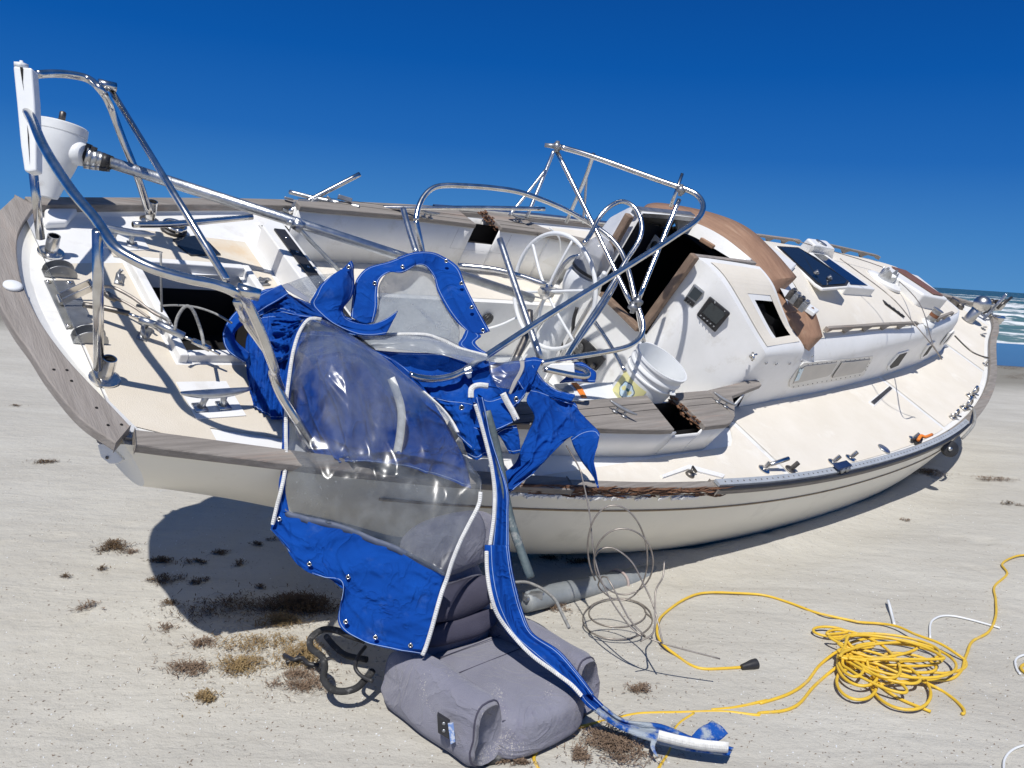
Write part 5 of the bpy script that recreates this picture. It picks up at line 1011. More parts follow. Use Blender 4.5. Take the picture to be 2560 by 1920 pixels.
thing_tube('lifeline_post', [dp(('A4',1062,160),5.6), dp(('A4',1010,290),5.6), dp(('A4',875,618),5.55)], .013, 'double strut rising from the far rail to the top end of the canopy frame', 'post', M_alu)
thing_tube('lifeline_post', [dp(('A4',1005,290),5.58), dp(('A4',880,450),5.55), dp(('A4',755,605),5.5)], .010, 'thin slanting strut left of the double strut at the far rail', 'post', M_alu)
thing_tube('lifeline_post', [dp(('A4',1338,180),5.2), dp(('A4',1275,360),5.4), dp(('A4',1150,650),5.75)], .013, 'thick slanting post under the middle of the canopy frame top tube', 'post', M_alu)
thing_tube('lifeline_post', [dp(('A4',1290,330),5.5), dp(('A4',1280,480),5.55), dp(('A4',1265,660),5.6)], .009, 'thin upright post beside the thick slanting post at the far rail', 'post', M_alu)
X = W3((4.0, .95, -.05)); 
thing_tube('tube', [dp(('A4',690,770),4.1), dp(('A4',800,1100),3.95), dp(('A4',970,1590),3.75)], .0165, 'broken dull tube leaning in front of the white steering wheel', 'tube', M_alu, openend=True)
thing_tube('tube', [dp(('A4',22,560),4.3), dp(('A4',60,700),4.2), dp(('A4',115,870),4.1)], .0155, 'dull tube standing just left of the tall canopy hoop', 'tube', M_alu)
thing_tube('tube', [dp(('A4',895,1265),4.0), dp(('A4',885,1400),3.95), dp(('A4',790,1620),3.85)], .0175, 'short tarnished tube with an open upper end behind the canopy hoop', 'tube', M_dkmetal, openend=True)
thing_tube('tube', [dp(('A4',1500,1060),4.35), dp(('A4',1390,1250),4.2), dp(('A4',1150,1580),4.05)], .013, 'straight tube slanting down from the companionway past the wheel', 'tube')
thing_tube('tube', [dp(('C1',1330,90),4.6), dp(('C1',1560,430),4.45), dp(('C1',1780,820),4.3)], .012, 'straight tube leaning on the bulkhead towards the bucket', 'tube')
thing_tube('tube', [dp(('C1',660,790),3.7), dp(('C1',1000,860),3.75), dp(('C1',1200,890),3.78), dp(('C1',1270,870),3.8), dp(('C1',1240,810),3.85), dp(('C1',1090,760),3.9)], .0135, 'hairpin bent tube end beside the white box in the cockpit', 'tube')
thing_tube('tube', [dp(('A4',400,950),4.6), dp(('A4',640,975),4.6), dp(('A4',820,1020),4.6), dp(('A4',1010,1085),4.6)], .0155, 'curved tube lying on the port cockpit seat above the pole', 'tube')
# wire stays standing over the roof
for i, (P, lb) in enumerate((([('C2',0,30,6.2),('C2',600,480,6.2),('C2',880,800,5.9),('C2',1080,1040,5.9),('C2',1225,1245,6.0)], 'long thin stay wire crossing the cabin roof and ending over the side deck'),
    ([('C2',600,200,7.3),('C2',950,560,6.6),('C2',1110,1040,5.85),('C2',1215,1220,6.0)], 'thin stay wire running from the torn mast stub over the cabin edge'),
    ([('C4',1900,330,6.3),('C2',500,130,7.3),('C2',1200,470,7.6)], 'thin wire along the far side of the cabin roof'))):
    X = [dp(q[:3], q[3]) for q in P]; thing_tube('stay_wire', X, .004, lb, 'wire', M_wire, sides=6)
thing_tube('stay_wire', [W3(dk(('C2',1380,960),-.04)), W3(dk(('C2',1500,1080),-.04)), W3(dk(('C2',1600,1160),-.04)), W3(dk(('C2',1720,1210),-.04)), W3(dk(('C2',1840,1230),-.02))], .008, 'dark chain lying across the white foredeck', 'chain', M_dkmetal, sides=6)
# backstay turnbuckles at the stern
rt = root('turnbuckle', W3(dk(('A2',1300,1150), .03)), 'steel turnbuckle with frayed ropes reaching over the aft hatch', 'turnbuckle')
objs = []
def tw(P, r, nm, m): b = MB(); b.tube(cat([W3(dk(q[:3], q[3])) for q in P], 6) if len(P) > 2 else [W3(dk(q[:3], q[3])) for q in P], r, 10); objs.append(b.build(nm, m))
tw([('A2',660,985,.0),('A2',820,1010,.02),('A2',1020,1055,.035)], .011, 'toggle', M_dkmetal)
tw([('A2',1000,1050,.035),('A2',1110,1095,.04)], .007, 'rod', M_chrome)
tw([('A2',1100,1100,.04),('A2',1250,1150,.04)], .014, 'body', M_alu)
tw([('A2',1235,1130,.05),('A2',1455,1235,.045)], .015, 'body', M_alu)
tw([('A2',1450,1235,.045),('A2',1530,1270,.04)], .006, 'rod', M_chrome)
tw([('A2',1520,1268,.04),('A2',1660,1335,.035)], .0125, 'swage', M_chrome)
tw([('A2',1650,1332,.035),('A2',1740,1378,.03)], .006, 'rod', M_chrome)
tw([('A2',830,840,.02),('A2',900,850,.05),('A2',1050,930,.05),('A2',1200,1040,.04),('A2',1310,1100,.04),('A2',1345,1140,.05)], .0065, 'frayed_rope', M_wire)
tw([('A2',820,880,.02),('A2',900,920,.03),('A2',1050,1000,.03),('A2',1180,1090,.03)], .005, 'frayed_rope', M_wire)
tw([('A2',1080,990,.02),('A2',1180,1020,.03),('A2',1290,1080,.045),('A2',1340,1120,.05),('A2',1290,1140,.05),('A2',1265,1100,.05)], .006, 'frayed_rope', M_rope)
tw([('A2',820,880,.02),('A2',870,920,.02),('A2',960,960,.02)], [.006]*3+[.013]*7+[.004]*3, 'split_rope', M_dkmetal)
under(rt, objs)
thing_tube('rope', [dp(('A2',1270,570),2.95), dp(('A2',1272,760),2.95), dp(('A2',1278,1040),3.05)], .0042, 'grey line standing straight up out of the aft hatch', 'rope', M_rope, sides=6)
thing_tube('rope', [W3(dk(('A2',1255,995),-.03)), dp(('A2',1400,990),3.1), dp(('A2',1550,1005),3.1), dp(('A2',1700,1055),3.1), dp(('A2',1830,1130),3.05)], .0045, 'thin grey line stretched across the dark hatch opening', 'rope', M_rope, sides=6)
thing_tube('rope', [dp(('A2',1380,1190),3.0), dp(('A2',1400,1090),3.0), dp(('A2',1450,1010),3.0), dp(('A2',1495,1000),3.0), dp(('A2',1540,1060),3.02), dp(('A2',1590,1200),3.05), dp(('A2',1610,1300),3.0)], .0062, 'grey rope looping up out of the aft hatch', 'rope', M_rope, sides=8)
# boarding bracket hanging under the transom corner
P = [dp(('B1',)+q, 2.95) for q in [(560,490),(590,462),(640,500),(712,575),(680,598),(630,600),(580,560)]]; b = MB(); X0 = P[0].copy(); b.hexa([p-X0 for p in P], [p-X0+CW*.02 for p in P]); o = b.build('swim_step', M_white, smooth=False, bevel=.004); o.location = X0; tag(o, 'rounded pale fitting hanging under the near stern corner of the hull', 'fitting')
b = MB(); b.lathe([(.006,0),(.006,.002)], dp(('B1',617,562), 2.948)-X0, -CW, 10); b.build('bolt', M_dkmetal, o)
# ================================================================ CANVAS AND CLEAR CURTAINS
def cr1(P, t):                                             # Catmull-Rom at parameter t in [0, n-1]
    n = len(P); i = min(int(t), n-2); u = t-i
    p1, p2 = P[i], P[i+1]; p0 = P[i-1] if i > 0 else 2*p1-p2; p3 = P[i+2] if i+2 < n else 2*p2-p1
    return .5*((2*p1)+(-p0+p2)*u+(2*p0-5*p1+4*p2-p3)*u*u+(-p0+3*p1-3*p2+p3)*u**3)
def cgrid(rows, nu, nv):
    rows = [[dp(q[:3], q[3]) for q in r] for r in rows]
    rc = [[cr1(r, t) for t in np.linspace(0, len(r)-1, nv)] for r in rows]
    return np.array([[cr1([rc[i][j] for i in range(len(rc))], t) for j in range(nv)] for t in np.linspace(0, len(rc)-1, nu)])
def wrinkle(G, amp, fs, seed, pin=0, aniso=(1, 1)):
    n, m, _ = G.shape; r = random.Random(seed); F = []
    for k_ in range(7):
        F.append((r.uniform(-1, 1)*fs*aniso[0], r.uniform(-1, 1)*fs*aniso[1], r.uniform(0, 6.3), r.uniform(.4, 1), r.uniform(.5, 2.5)))
    for i in range(n):
        for j in range(m):
            u, v = i/(n-1), j/(m-1); h = 0
            for a, c_, p_, w_, ww_ in F:
                s_ = math.sin(6.28*(a*u+c_*v)+p_+ww_*math.sin(3*u+2*v+p_)); h += w_*(1-abs(s_))**2.6 if w_ > .55 else w_*s_*.5
            G[i, j] += -CW*amp*(h/2.2-.6)
    return G
def sheet(name, rows, m, nu=40, nv=40, amp=.01, fs=2., seed=1, thick=.002, aniso=(1, 1), label=None):
    G = wrinkle(cgrid(rows, nu, nv), amp, fs, seed, aniso=aniso)
    b = MB(); b.grid(G); o = b.build(name, m, solid=thick, label=None) if False else b.build(name, m, solid=thick)
    if label: o['label'] = label
    return o, G
def line_on(G, idx, off=.003, r=.0011, name='stitching', m=None, step=None):
    P = [G[i, j]-CW*off for i, j in idx]; b = MB(); b.tube(P, r, 5); return b.build(name, m or M_stitch)
def edge(G, which, inset=1, a=0, c=None):
    n, m, _ = G.shape
    return {'L': [(i, inset) for i in range(n)], 'R': [(i, m-1-inset) for i in range(n)], 'T': [(inset, j) for j in range(m)], 'B': [(n-1-inset, j) for j in range(m)]}[which][a:c]
def zipper(P, w=.014, name='zipper', teeth=True):
    P = cat(P, 10); b = MB(); G = []; P = np.array(P); Tn = np.gradient(P, axis=0)
    for p, t in zip(P, Tn):
        t /= np.linalg.norm(t); s_ = np.cross(t, CW); s_ /= np.linalg.norm(s_); G.append([p-s_*w*.5, p-s_*w*.1-CW*.002, p+s_*w*.1-CW*.002, p+s_*w*.5])
    b.grid(G); o = b.build(name, M_zip, solid=.002)
    if teeth:
        d = np.r_[0, np.cumsum(np.linalg.norm(np.diff(P, axis=0), axis=1))]; b = MB()
        for s0 in np.arange(.006, d[-1], .0075):
            p = np.array([np.interp(s0, d, P[:, k_]) for k_ in range(3)]); t = np.array([np.interp(s0, d, Tn[:, k_]) for k_ in range(3)]); t /= np.linalg.norm(t); s_ = np.cross(t, CW); s_ /= np.linalg.norm(s_); n_ = np.cross(s_, t)
            b.box(p-CW*.004, (.0042, .009, .004), np.array([t, s_, n_]).T)
        o2 = b.build('teeth', M_zip, smooth=False); o2.parent = o
    return o
def grommet(X, r=.0085, nrm=None):
    nrm = -CW if nrm is None else nrm; b = MB(); ring = []; b.lathe([(r*.45, 0), (r*.5, .0028), (r*.8, .004), (r, .0015), (r*1.02, 0)], X-CW*.003, nrm, 16, cap=False); o = b.build('grommet', M_chrome); b2 = MB(); b2.lathe([(r*.46, 0), (r*.46, .0005)], X-CW*.0035, nrm, 12); h = b2.build('eyelet', M_dark); h.parent = o; return o
def under2(rt, objs):                                      # parents (with sub-parts) under an empty
    loc = np.array(rt.location)
    for o in objs:
        for d in [o]+list(o.children):
            for v in d.data.vertices: v.co = Vector(np.array(v.co)-loc)
        o.parent = rt
    return rt
# --- foreground clear curtain
rowsV = [
 [('A6',386,113,3.20),('A6',405,106,3.21),('A6',430,104,3.22),('A6',462,108,3.24),('A6',505,122,3.26)],
 [('A6',330,195,3.15),('A6',400,190,3.13),('A6',470,185,3.13),('A6',545,180,3.17),('A6',622,190,3.25)],
 [('A6',303,300,3.11),('A6',420,300,3.04),('A6',555,290,3.04),('A6',680,275,3.12),('A6',792,302,3.24)],
 [('A6',278,470,3.06),('A6',420,480,2.98),('A6',600,470,2.97),('A6',780,440,3.04),('A6',950,430,3.20)],
 [('A6',266,640,3.00),('A6',450,660,2.93),('A6',680,650,2.94),('A6',920,620,3.01),('A6',1155,610,3.16)],
 [('A6',262,800,2.95),('A6',480,830,2.90),('A6',740,830,2.92),('A6',1000,790,2.98),('A6',1255,750,3.10)],
 [('A6',258,960,2.91),('A6',500,1000,2.88),('A6',770,1010,2.89),('A6',1050,980,2.93),('A6',1322,930,3.02)],
 [('A6',240,1100,2.88),('A6',500,1160,2.86),('A6',780,1180,2.87),('A6',1080,1180,2.88),('A6',1388,1110,2.93)],
 [('A6',262,1222,2.86),('A6',500,1285,2.85),('A6',760,1380,2.85),('A6',990,1480,2.84),('A6',1185,1590,2.84)]]
cur = root('clear_curtain', dp(('A6',650,900), 2.95), 'blue edged clear vinyl curtain draped over the near rail down to the chair', 'canopy curtain', 'blue canopy canvas pieces')
o1, GV = sheet('clear_window', rowsV, M_vinyl, 110, 90, .024, 1.4, 3, .0012)
rowsF = [
 [('A6',236,1085,2.872),('A6',262,1222,2.862),('A6',370,1258,2.857),('A6',500,1290,2.851),('A6',640,1330,2.85),('A6',770,1385,2.848),('A6',900,1435,2.843),('A6',1040,1510,2.838),('A6',1185,1592,2.835)],
 [('A6',205,1210,2.87),('A6',275,1330,2.84),('A6',380,1400,2.82),('B2',330,190,2.83),('B2',470,240,2.82),('B2',600,300,2.81),('B2',760,360,2.81),('B2',930,400,2.81),('B2',1110,420,2.82)],
 [('A6',178,1300,2.86),('B1',1630,1040,2.82),('B1',1690,1140,2.80),('B2',300,300,2.80),('B2',480,440,2.80),('B2',600,500,2.79),('B2',760,560,2.78),('B2',920,600,2.79),('B2',1075,600,2.80)],
 [('B1',1562,968,2.85),('B1',1668,1075,2.80),('B1',1735,1190,2.78),('B2',290,335,2.785),('B2',425,378,2.78),('B2',470,560,2.78),('B2',620,740,2.765),('B2',820,780,2.765),('B2',1015,800,2.78)],
 [('B1',1560,975,2.85),('B1',1672,1110,2.80),('B1',1760,1212,2.775),('B2',300,338,2.78),('B2',440,385,2.775),('B2',405,662,2.77),('B2',560,778,2.755),('B2',780,842,2.75),('B2',975,880,2.77)]]
o2, GF = sheet('blue_flap', rowsF, M_canvas, 60, 100, .016, 1.7, 11, .002)
objs = [o1, o2]
# dark tape seam between window and flap, blue hem down the left side
seam = np.array([GF[0, j] for j in range(GF.shape[1])]); b = MB()
b.grid([[p-CW*.003+CU*.012, p-CW*.004-CU*.012] for p in seam[12:]]); objs.append(b.build('seam_tape', mat('blue grey tape', (.09,.11,.17), (.05,.07,.12), .6), solid=.001))
lf = np.array([GV[i, 0] for i in range(GV.shape[0])]); b = MB(); b.grid([[p-CR*.012-CW*.002, p-CR*.002-CW*.005, p+CR*.012-CW*.003] for p in lf]); objs.append(b.build('blue_hem', M_canvas, solid=.0015))
objs.append(zipper([dp(q[:3], q[3]-.012) for q in [('A6',470,112,3.24),('A6',425,106,3.21),('A6',388,118,3.19),('A6',350,170,3.16),('A6',325,230,3.13),('A6',302,320,3.10),('A6',284,440,3.06),('A6',268,580,3.01),('A6',264,740,2.96),('A6',266,880,2.93),('A6',258,990,2.90),('A6',238,1090,2.87),('A6',212,1190,2.86),('A6',188,1292,2.85)]], .013))
objs.append(zipper([dp(q[:3], q[3]-.012) for q in [('A6',1386,1105,2.92),('A6',1375,1180,2.90),('A6',1320,1290,2.87),('A6',1270,1390,2.855),('A6',1225,1500,2.84),('A6',1190,1610,2.835),('B2',1120,440,2.82),('B2',1085,560,2.80),('B2',1050,690,2.79),('B2',1010,820,2.78),('B2',985,880,2.775)]], .014))
rgt = [GV[i, -1] for i in range(48, 70)]; b = MB(); b.grid([[p-CR*.012-CW*.004, p+CR*.003-CW*.004] for p in rgt]); objs.append(b.build('grey_tape', M_zip, solid=.001))
for q in [('B2',205,247,2.79),('B2',472,336,2.81),('B2',456,645,2.765),('B2',661,752,2.755),('B2',903,808,2.77),('B1',1610,915,2.855)]: objs.append(grommet(dp(q[:3], q[3]-.008)))
objs.append(line_on(GF, edge(GF, 'B', 2)))
ws = zipper([dp(q[:3], q[3]) for q in [('A6',870,450,3.10),('A6',905,540,3.08),('A6',930,640,3.06),('A6',925,760,3.05),('A6',905,880,3.04)]], .03, 'white_tape', False); objs.append(ws)
under2(cur, objs)
# --- heaps of crumpled blue canvas
heap = root('canvas_heap', dp(('A6',900,600), 3.4), 'crumpled pile of torn blue canvas behind the clear curtain at the near coaming', 'canvas', 'blue canopy canvas pieces')
objs = []
def addsheet(name, rows, seed, amp=.014, fs=2.5, nu=30, nv=44, m=M_canvas, aniso=(1, 1), st='TB', thick=.003):
    o, G = sheet(name, rows, m, nu, nv, amp, fs, seed, thick, aniso); objs.append(o)
    for e_ in st: objs.append(line_on(G, edge(G, e_, 2)))
    return G
# hanging mass left of the curtain
addsheet('canvas_fold', [[('A6',60,120,3.36),('A6',130,85,3.32),('A6',210,75,3.30),('A6',330,110,3.30)],[('A6',30,260,3.25),('A6',110,230,3.17),('A6',200,230,3.20),('A6',320,240,3.22)],[('A6',35,400,3.20),('A6',110,400,3.12),('A6',190,400,3.14),('A6',310,400,3.16)],[('A6',60,540,3.14),('A6',110,560,3.08),('A6',190,570,3.10),('A6',290,560,3.12)],[('A6',70,600,3.12),('A6',130,650,3.08),('A6',200,690,3.08),('A6',280,680,3.08)]], 21, .045, 1.7, aniso=(.35, 1.6), nu=60, nv=60)
addsheet('canvas_fold', [[('A3',560,1210,3.4),('A3',640,1190,3.36),('A3',740,1210,3.36),('A3',900,1240,3.38)],[('A3',520,1300,3.32),('A3',620,1290,3.24),('A3',720,1300,3.26),('A3',800,1270,3.3)],[('A3',520,1440,3.26),('A3',620,1420,3.18),('A3',700,1400,3.2),('A3',770,1350,3.24)],[('A3',540,1620,3.2),('A3',620,1600,3.14),('A3',680,1580,3.16),('A3',720,1560,3.2)]], 22, .045, 2.0, aniso=(1.6, .3), nu=60, nv=50)
# band looping round to the left
addsheet('canvas_band', [[('A3',640,985,3.55),('A3',520,1040,3.45),('A3',400,1110,3.35),('A3',280,1200,3.28),('A3',205,1300,3.22),('A3',180,1400,3.18),('A3',220,1510,3.16),('A3',350,1600,3.14)],[('A3',660,1010,3.50),('A3',560,1080,3.40),('A3',450,1150,3.30),('A3',330,1240,3.23),('A3',260,1330,3.18),('A3',240,1400,3.15),('A3',275,1480,3.14),('A3',380,1560,3.13)],[('A3',700,1060,3.48),('A3',620,1110,3.40),('A3',500,1180,3.32),('A3',390,1260,3.26),('A3',290,1340,3.24),('A3',270,1400,3.22),('A3',300,1450,3.2),('A3',390,1520,3.18)]], 23, .006, 1.5, nv=70)
addsheet('canvas_fold', [[('A3',480,1035,3.6),('A3',600,1010,3.6),('A3',700,1060,3.6),('A3',820,1130,3.6),('A3',950,1200,3.6)],[('A3',450,1110,3.5),('A3',580,1080,3.46),('A3',690,1110,3.46),('A3',800,1180,3.47),('A3',1000,1270,3.5)],[('A3',470,1250,3.46),('A3',600,1190,3.42),('A3',700,1200,3.42),('A3',850,1260,3.44),('A3',1100,1340,3.48)]], 24, .02, 2.5)
addsheet('canvas_fold', [[('A3',560,1030,3.66),('A3',760,1090,3.66),('A3',960,1170,3.66),('A3',1160,1240,3.66),('A3',1330,1290,3.66)],[('A3',540,1110,3.6),('A3',740,1160,3.56),('A3',940,1230,3.55),('A3',1120,1310,3.56),('A3',1300,1350,3.6)],[('A3',620,1230,3.56),('A3',780,1240,3.5),('A3',960,1290,3.49),('A3',1120,1360,3.5),('A3',1260,1395,3.54)]], 63, .055, 2.2, nu=40, nv=70)
# clear strip beside it
o, G = sheet('clear_strip', [[('A3',690,975,3.62),('A3',850,920,3.68),('A3',1060,895,3.75)],[('A3',760,1030,3.58),('A3',900,990,3.64),('A3',1000,930,3.72)],[('A3',860,1110,3.55),('A3',880,1080,3.58),('A3',900,1060,3.6)]], M_vinyl, 20, 24, .004, 1, 31, .001); objs.append(o)
o, G = sheet('seam_tape', [[('A3',630,995,3.56),('A3',740,1060,3.53),('A3',860,1128,3.5)],[('A3',690,972,3.57),('A3',790,1040,3.54),('A3',868,1100,3.51)]], mat('grey seam tape', (.22,.24,.30), None, .6), 6, 20, .001, 1, 32, .001); objs.append(o)
# pennant-shaped torn flap
addsheet('torn_flap', [[('A3',1195,795,3.52),('A3',1210,830,3.52),('A3',1212,900,3.53),('A3',1218,1000,3.53),('A3',1190,1090,3.5),('A3',1125,1180,3.47),('A3',1170,1260,3.44),('A3',1330,1300,3.43),('A3',1460,1260,3.42),('A3',1562,1192,3.42)],[('A3',1120,860,3.49),('A3',1130,900,3.47),('A3',1120,970,3.45),('A3',1110,1060,3.43),('A3',1080,1130,3.42),('A3',1060,1200,3.41),('A3',1120,1290,3.38),('A3',1280,1330,3.38),('A3',1400,1330,3.38),('A3',1530,1260,3.40)],[('A3',1040,910,3.47),('A3',990,950,3.45),('A3',940,1000,3.43),('A3',900,1070,3.42),('A3',870,1130,3.42),('A3',920,1190,3.41),('A3',1050,1290,3.38),('A3',1220,1370,3.36),('A3',1350,1385,3.36),('A3',1465,1380,3.38)]], 25, .012, 1.8, nv=80)
# arch flap
addsheet('arch_flap', [[('A3',1640,742,3.78),('A3',1500,800,3.72),('A3',1330,850,3.66),('A3',1245,930,3.62),('A3',1215,1020,3.58),('A3',1200,1120,3.55),('A3',1190,1240,3.53)],[('A3',1700,790,3.74),('A3',1560,850,3.68),('A3',1400,890,3.62),('A3',1320,970,3.58),('A3',1290,1060,3.56),('A3',1280,1160,3.54),('A3',1290,1290,3.52)],[('A3',1700,835,3.74),('A3',1600,890,3.68),('A3',1500,885,3.63),('A3',1420,945,3.6),('A3',1400,1050,3.58),('A3',1400,1170,3.56),('A3',1368,1285,3.54)]], 26, .005, 1.2, nv=60)
addsheet('arch_flap', [[('A3',1560,770,3.74),('A3',1700,728,3.78),('A3',1830,728,3.82),('A3',1925,765,3.84),('A4',400,960,3.82),('A4',450,1080,3.78),('A4',530,1240,3.74),('A4',622,1405,3.70)],[('A3',1640,840,3.72),('A3',1720,800,3.76),('A3',1810,800,3.79),('A3',1880,850,3.81),('A4',330,1040,3.79),('A4',395,1150,3.76),('A4',470,1290,3.72),('A4',540,1425,3.68)],[('A3',1600,890,3.72),('A3',1700,835,3.75),('A3',1780,840,3.78),('A3',1850,930,3.79),('A4',260,1130,3.78),('A4',330,1260,3.75),('A4',400,1350,3.72),('A4',455,1395,3.69)]], 27, .005, 1.2, nv=70)
addsheet('arch_flap', [[('A4',540,1425,3.68),('A4',560,1440,3.66),('A4',520,1480,3.62),('A4',560,1530,3.6),('A4',615,1560,3.58)],[('A4',455,1395,3.69),('A4',430,1450,3.65),('A4',405,1500,3.62),('A4',470,1540,3.6),('A4',590,1575,3.57)]], 28, .003, 1, nu=12, nv=30)
for q in [('A3',1600,845,3.70),('A3',1380,975,3.60),('A3',1175,848,3.49),('A3',1945,800,3.80),('A3',2065,975,3.76),('A4',495,1240,3.71),('A4',573,1400,3.67),('C3',632,658,3.26),('C3',1385,540,3.3)]: objs.append(grommet(dp(q[:3], q[3]-.014), .0095 if q[0] != 'C3' else .0115))
# upper clear window inside the arch
o, G = sheet('clear_window', [[('A3',1480,880,3.74),('A3',1600,860,3.78),('A3',1720,840,3.82),('A3',1800,860,3.84),('A3',1860,960,3.84)],[('A3',1410,1000,3.68),('A3',1560,1000,3.74),('A3',1720,1000,3.78),('A3',1850,1040,3.80),('A3',1960,1140,3.80)],[('A3',1400,1180,3.6),('A3',1560,1180,3.66),('A3',1730,1190,3.7),('A3',1890,1220,3.74),('A3',2040,1270,3.76)],[('A3',1260,1370,3.5),('A3',1480,1375,3.56),('A3',1700,1370,3.62),('A3',1900,1400,3.66),('A3',2050,1470,3.7)]], M_milky, 36, 36, .010, 1.4, 33, .001); objs.append(o)
# rolled clear panel with zipper in front
o, G = sheet('clear_roll', [[('A3',1230,1375,3.44),('A3',1450,1385,3.46),('A3',1640,1378,3.48),('A3',1850,1400,3.5),('A3',2040,1470,3.5),('A4',620,1575,3.5)],[('A3',1290,1420,3.38),('A3',1470,1430,3.38),('A3',1650,1430,3.40),('A3',1850,1450,3.42),('A3',2050,1530,3.43),('A4',600,1600,3.44)],[('A3',1360,1480,3.37),('A3',1500,1490,3.36),('A3',1680,1510,3.38),('A3',1900,1540,3.4),('A3',2080,1590,3.4),('A4',480,1640,3.42)]], M_milky, 24, 50, .012, 1.5, 34, .001); objs.append(o)
objs.append(zipper([dp(q[:3], q[3]-.01) for q in [('A3',1245,1365,3.46),('A3',1450,1378,3.47),('A3',1640,1374,3.48),('A3',1800,1382,3.49),('A3',1930,1430,3.5),('A3',2060,1490,3.5),('A4',600,1572,3.5)]], .012))
# canvas mass under the bent tube (seen through clear sheet)
addsheet('canvas_fold', [[('A6',780,290,3.48),('A6',900,300,3.5),('A6',1050,305,3.52),('A6',1200,310,3.55),('A6',1330,330,3.58),('A6',1480,360,3.6),('A6',1600,350,3.62),('A6',1740,340,3.6)],[('A6',880,380,3.44),('A6',980,390,3.42),('A6',1100,390,3.44),('A6',1220,400,3.46),('A6',1340,420,3.48),('A6',1460,430,3.5),('A6',1590,440,3.5),('A6',1700,400,3.52)],[('A6',980,480,3.4),('A6',1080,500,3.36),('A6',1180,510,3.38),('A6',1280,510,3.4),('A6',1360,510,3.42),('A6',1460,510,3.44),('A6',1560,520,3.46),('A6',1660,480,3.48)],[('A6',1060,560,3.36),('A6',1150,590,3.32),('A6',1240,600,3.32),('A6',1310,600,3.34),('A6',1380,600,3.36),('A6',1440,600,3.38),('A6',1520,600,3.4),('A6',1620,560,3.42)]], 29, .055, 2.3, nu=60, nv=100, aniso=(.35, 1.8))
addsheet('canvas_fold', [[('A6',1060,540,3.34),('A6',1180,570,3.28),('A6',1290,580,3.26),('A6',1380,600,3.30)],[('A6',1140,600,3.31),('A6',1230,640,3.25),('A6',1310,660,3.24),('A6',1390,680,3.28)],[('A6',1220,700,3.26),('A6',1290,740,3.21),('A6',1350,770,3.20),('A6',1400,790,3.26)],[('A6',1260,790,3.22),('A6',1320,850,3.18),('A6',1370,890,3.18),('A6',1430,900,3.22)]], 30, .018, 2.4, nu=36, nv=36)
addsheet('canvas_fold', [[('C3',700,880,3.28),('C3',850,900,3.22),('C3',1000,1000,3.2)],[('C3',640,1080,3.24),('C3',780,1160,3.18),('C3',930,1180,3.18)],[('C3',720,1330,3.22),('C3',850,1380,3.18),('C3',950,1300,3.18)]], 35, .012, 2, nu=24, nv=24)
addsheet('hanging_canvas', [
 [('A6',330,190,3.24),('A6',430,180,3.20),('A6',560,190,3.20),('A6',700,260,3.26),('A6',860,330,3.30),('A6',1000,430,3.34)],
 [('A6',300,380,3.18),('A6',420,380,3.14),('A6',560,380,3.14),('A6',740,390,3.18),('A6',920,440,3.22),('A6',1080,540,3.28)],
 [('A6',300,560,3.14),('A6',430,560,3.09),('A6',580,570,3.08),('A6',760,580,3.12),('A6',960,600,3.16),('A6',1160,660,3.22)],
 [('A6',330,720,3.10),('A6',450,740,3.05),('A6',600,760,3.05),('A6',780,770,3.08),('A6',1000,780,3.12),('A6',1230,790,3.16)],
 [('A6',380,850,3.06),('A6',500,880,3.02),('A6',640,880,3.02),('A6',820,880,3.05),('A6',1040,900,3.08),('A6',1300,940,3.12)],
 [('A6',480,900,3.05),('A6',560,935,3.01),('A6',660,930,3.01),('A6',830,940,3.04),('A6',1050,990,3.06),('A6',1330,1090,3.08)]], 61, .07, 1.8, nu=90, nv=110, aniso=(.5, 1.7), thick=.002)
# clear edge piece on the right with grey tape
o, G = sheet('clear_corner', [[('A6',1430,320,3.46),('A6',1520,320,3.48),('A6',1625,325,3.5)],[('A6',1440,420,3.42),('A6',1540,420,3.42),('A6',1640,420,3.46)],[('A6',1480,500,3.40),('A6',1530,510,3.40),('A6',1575,515,3.42)]], M_vinyl, 20, 20, .008, 1, 36, .001); objs.append(o)
o, G = sheet('seam_tape', [[('C3',1430,10,3.46),('C3',1440,100,3.44),('C3',1400,200,3.42),('C3',1340,300,3.40),('C3',1280,460,3.38)],[('C3',1500,10,3.46),('C3',1495,110,3.44),('C3',1450,220,3.42),('C3',1390,330,3.40),('C3',1310,480,3.38)]], mat('dull grey tape', (.30,.29,.28), None, .5), 6, 30, .001, 1, 37, .001); objs.append(o)
# blue pieces down inside the cockpit
addsheet('canvas_fold', [[('C1',1080,690,4.0),('C1',1200,700,4.0),('C1',1330,790,4.0)],[('C1',1000,860,3.95),('C1',1180,850,3.92),('C1',1385,850,3.95)],[('C1',880,980,3.9),('C1',1100,960,3.88),('C1',1370,975,3.9)]], 38, .012, 2, nu=24, nv=24)
under2(heap, objs)
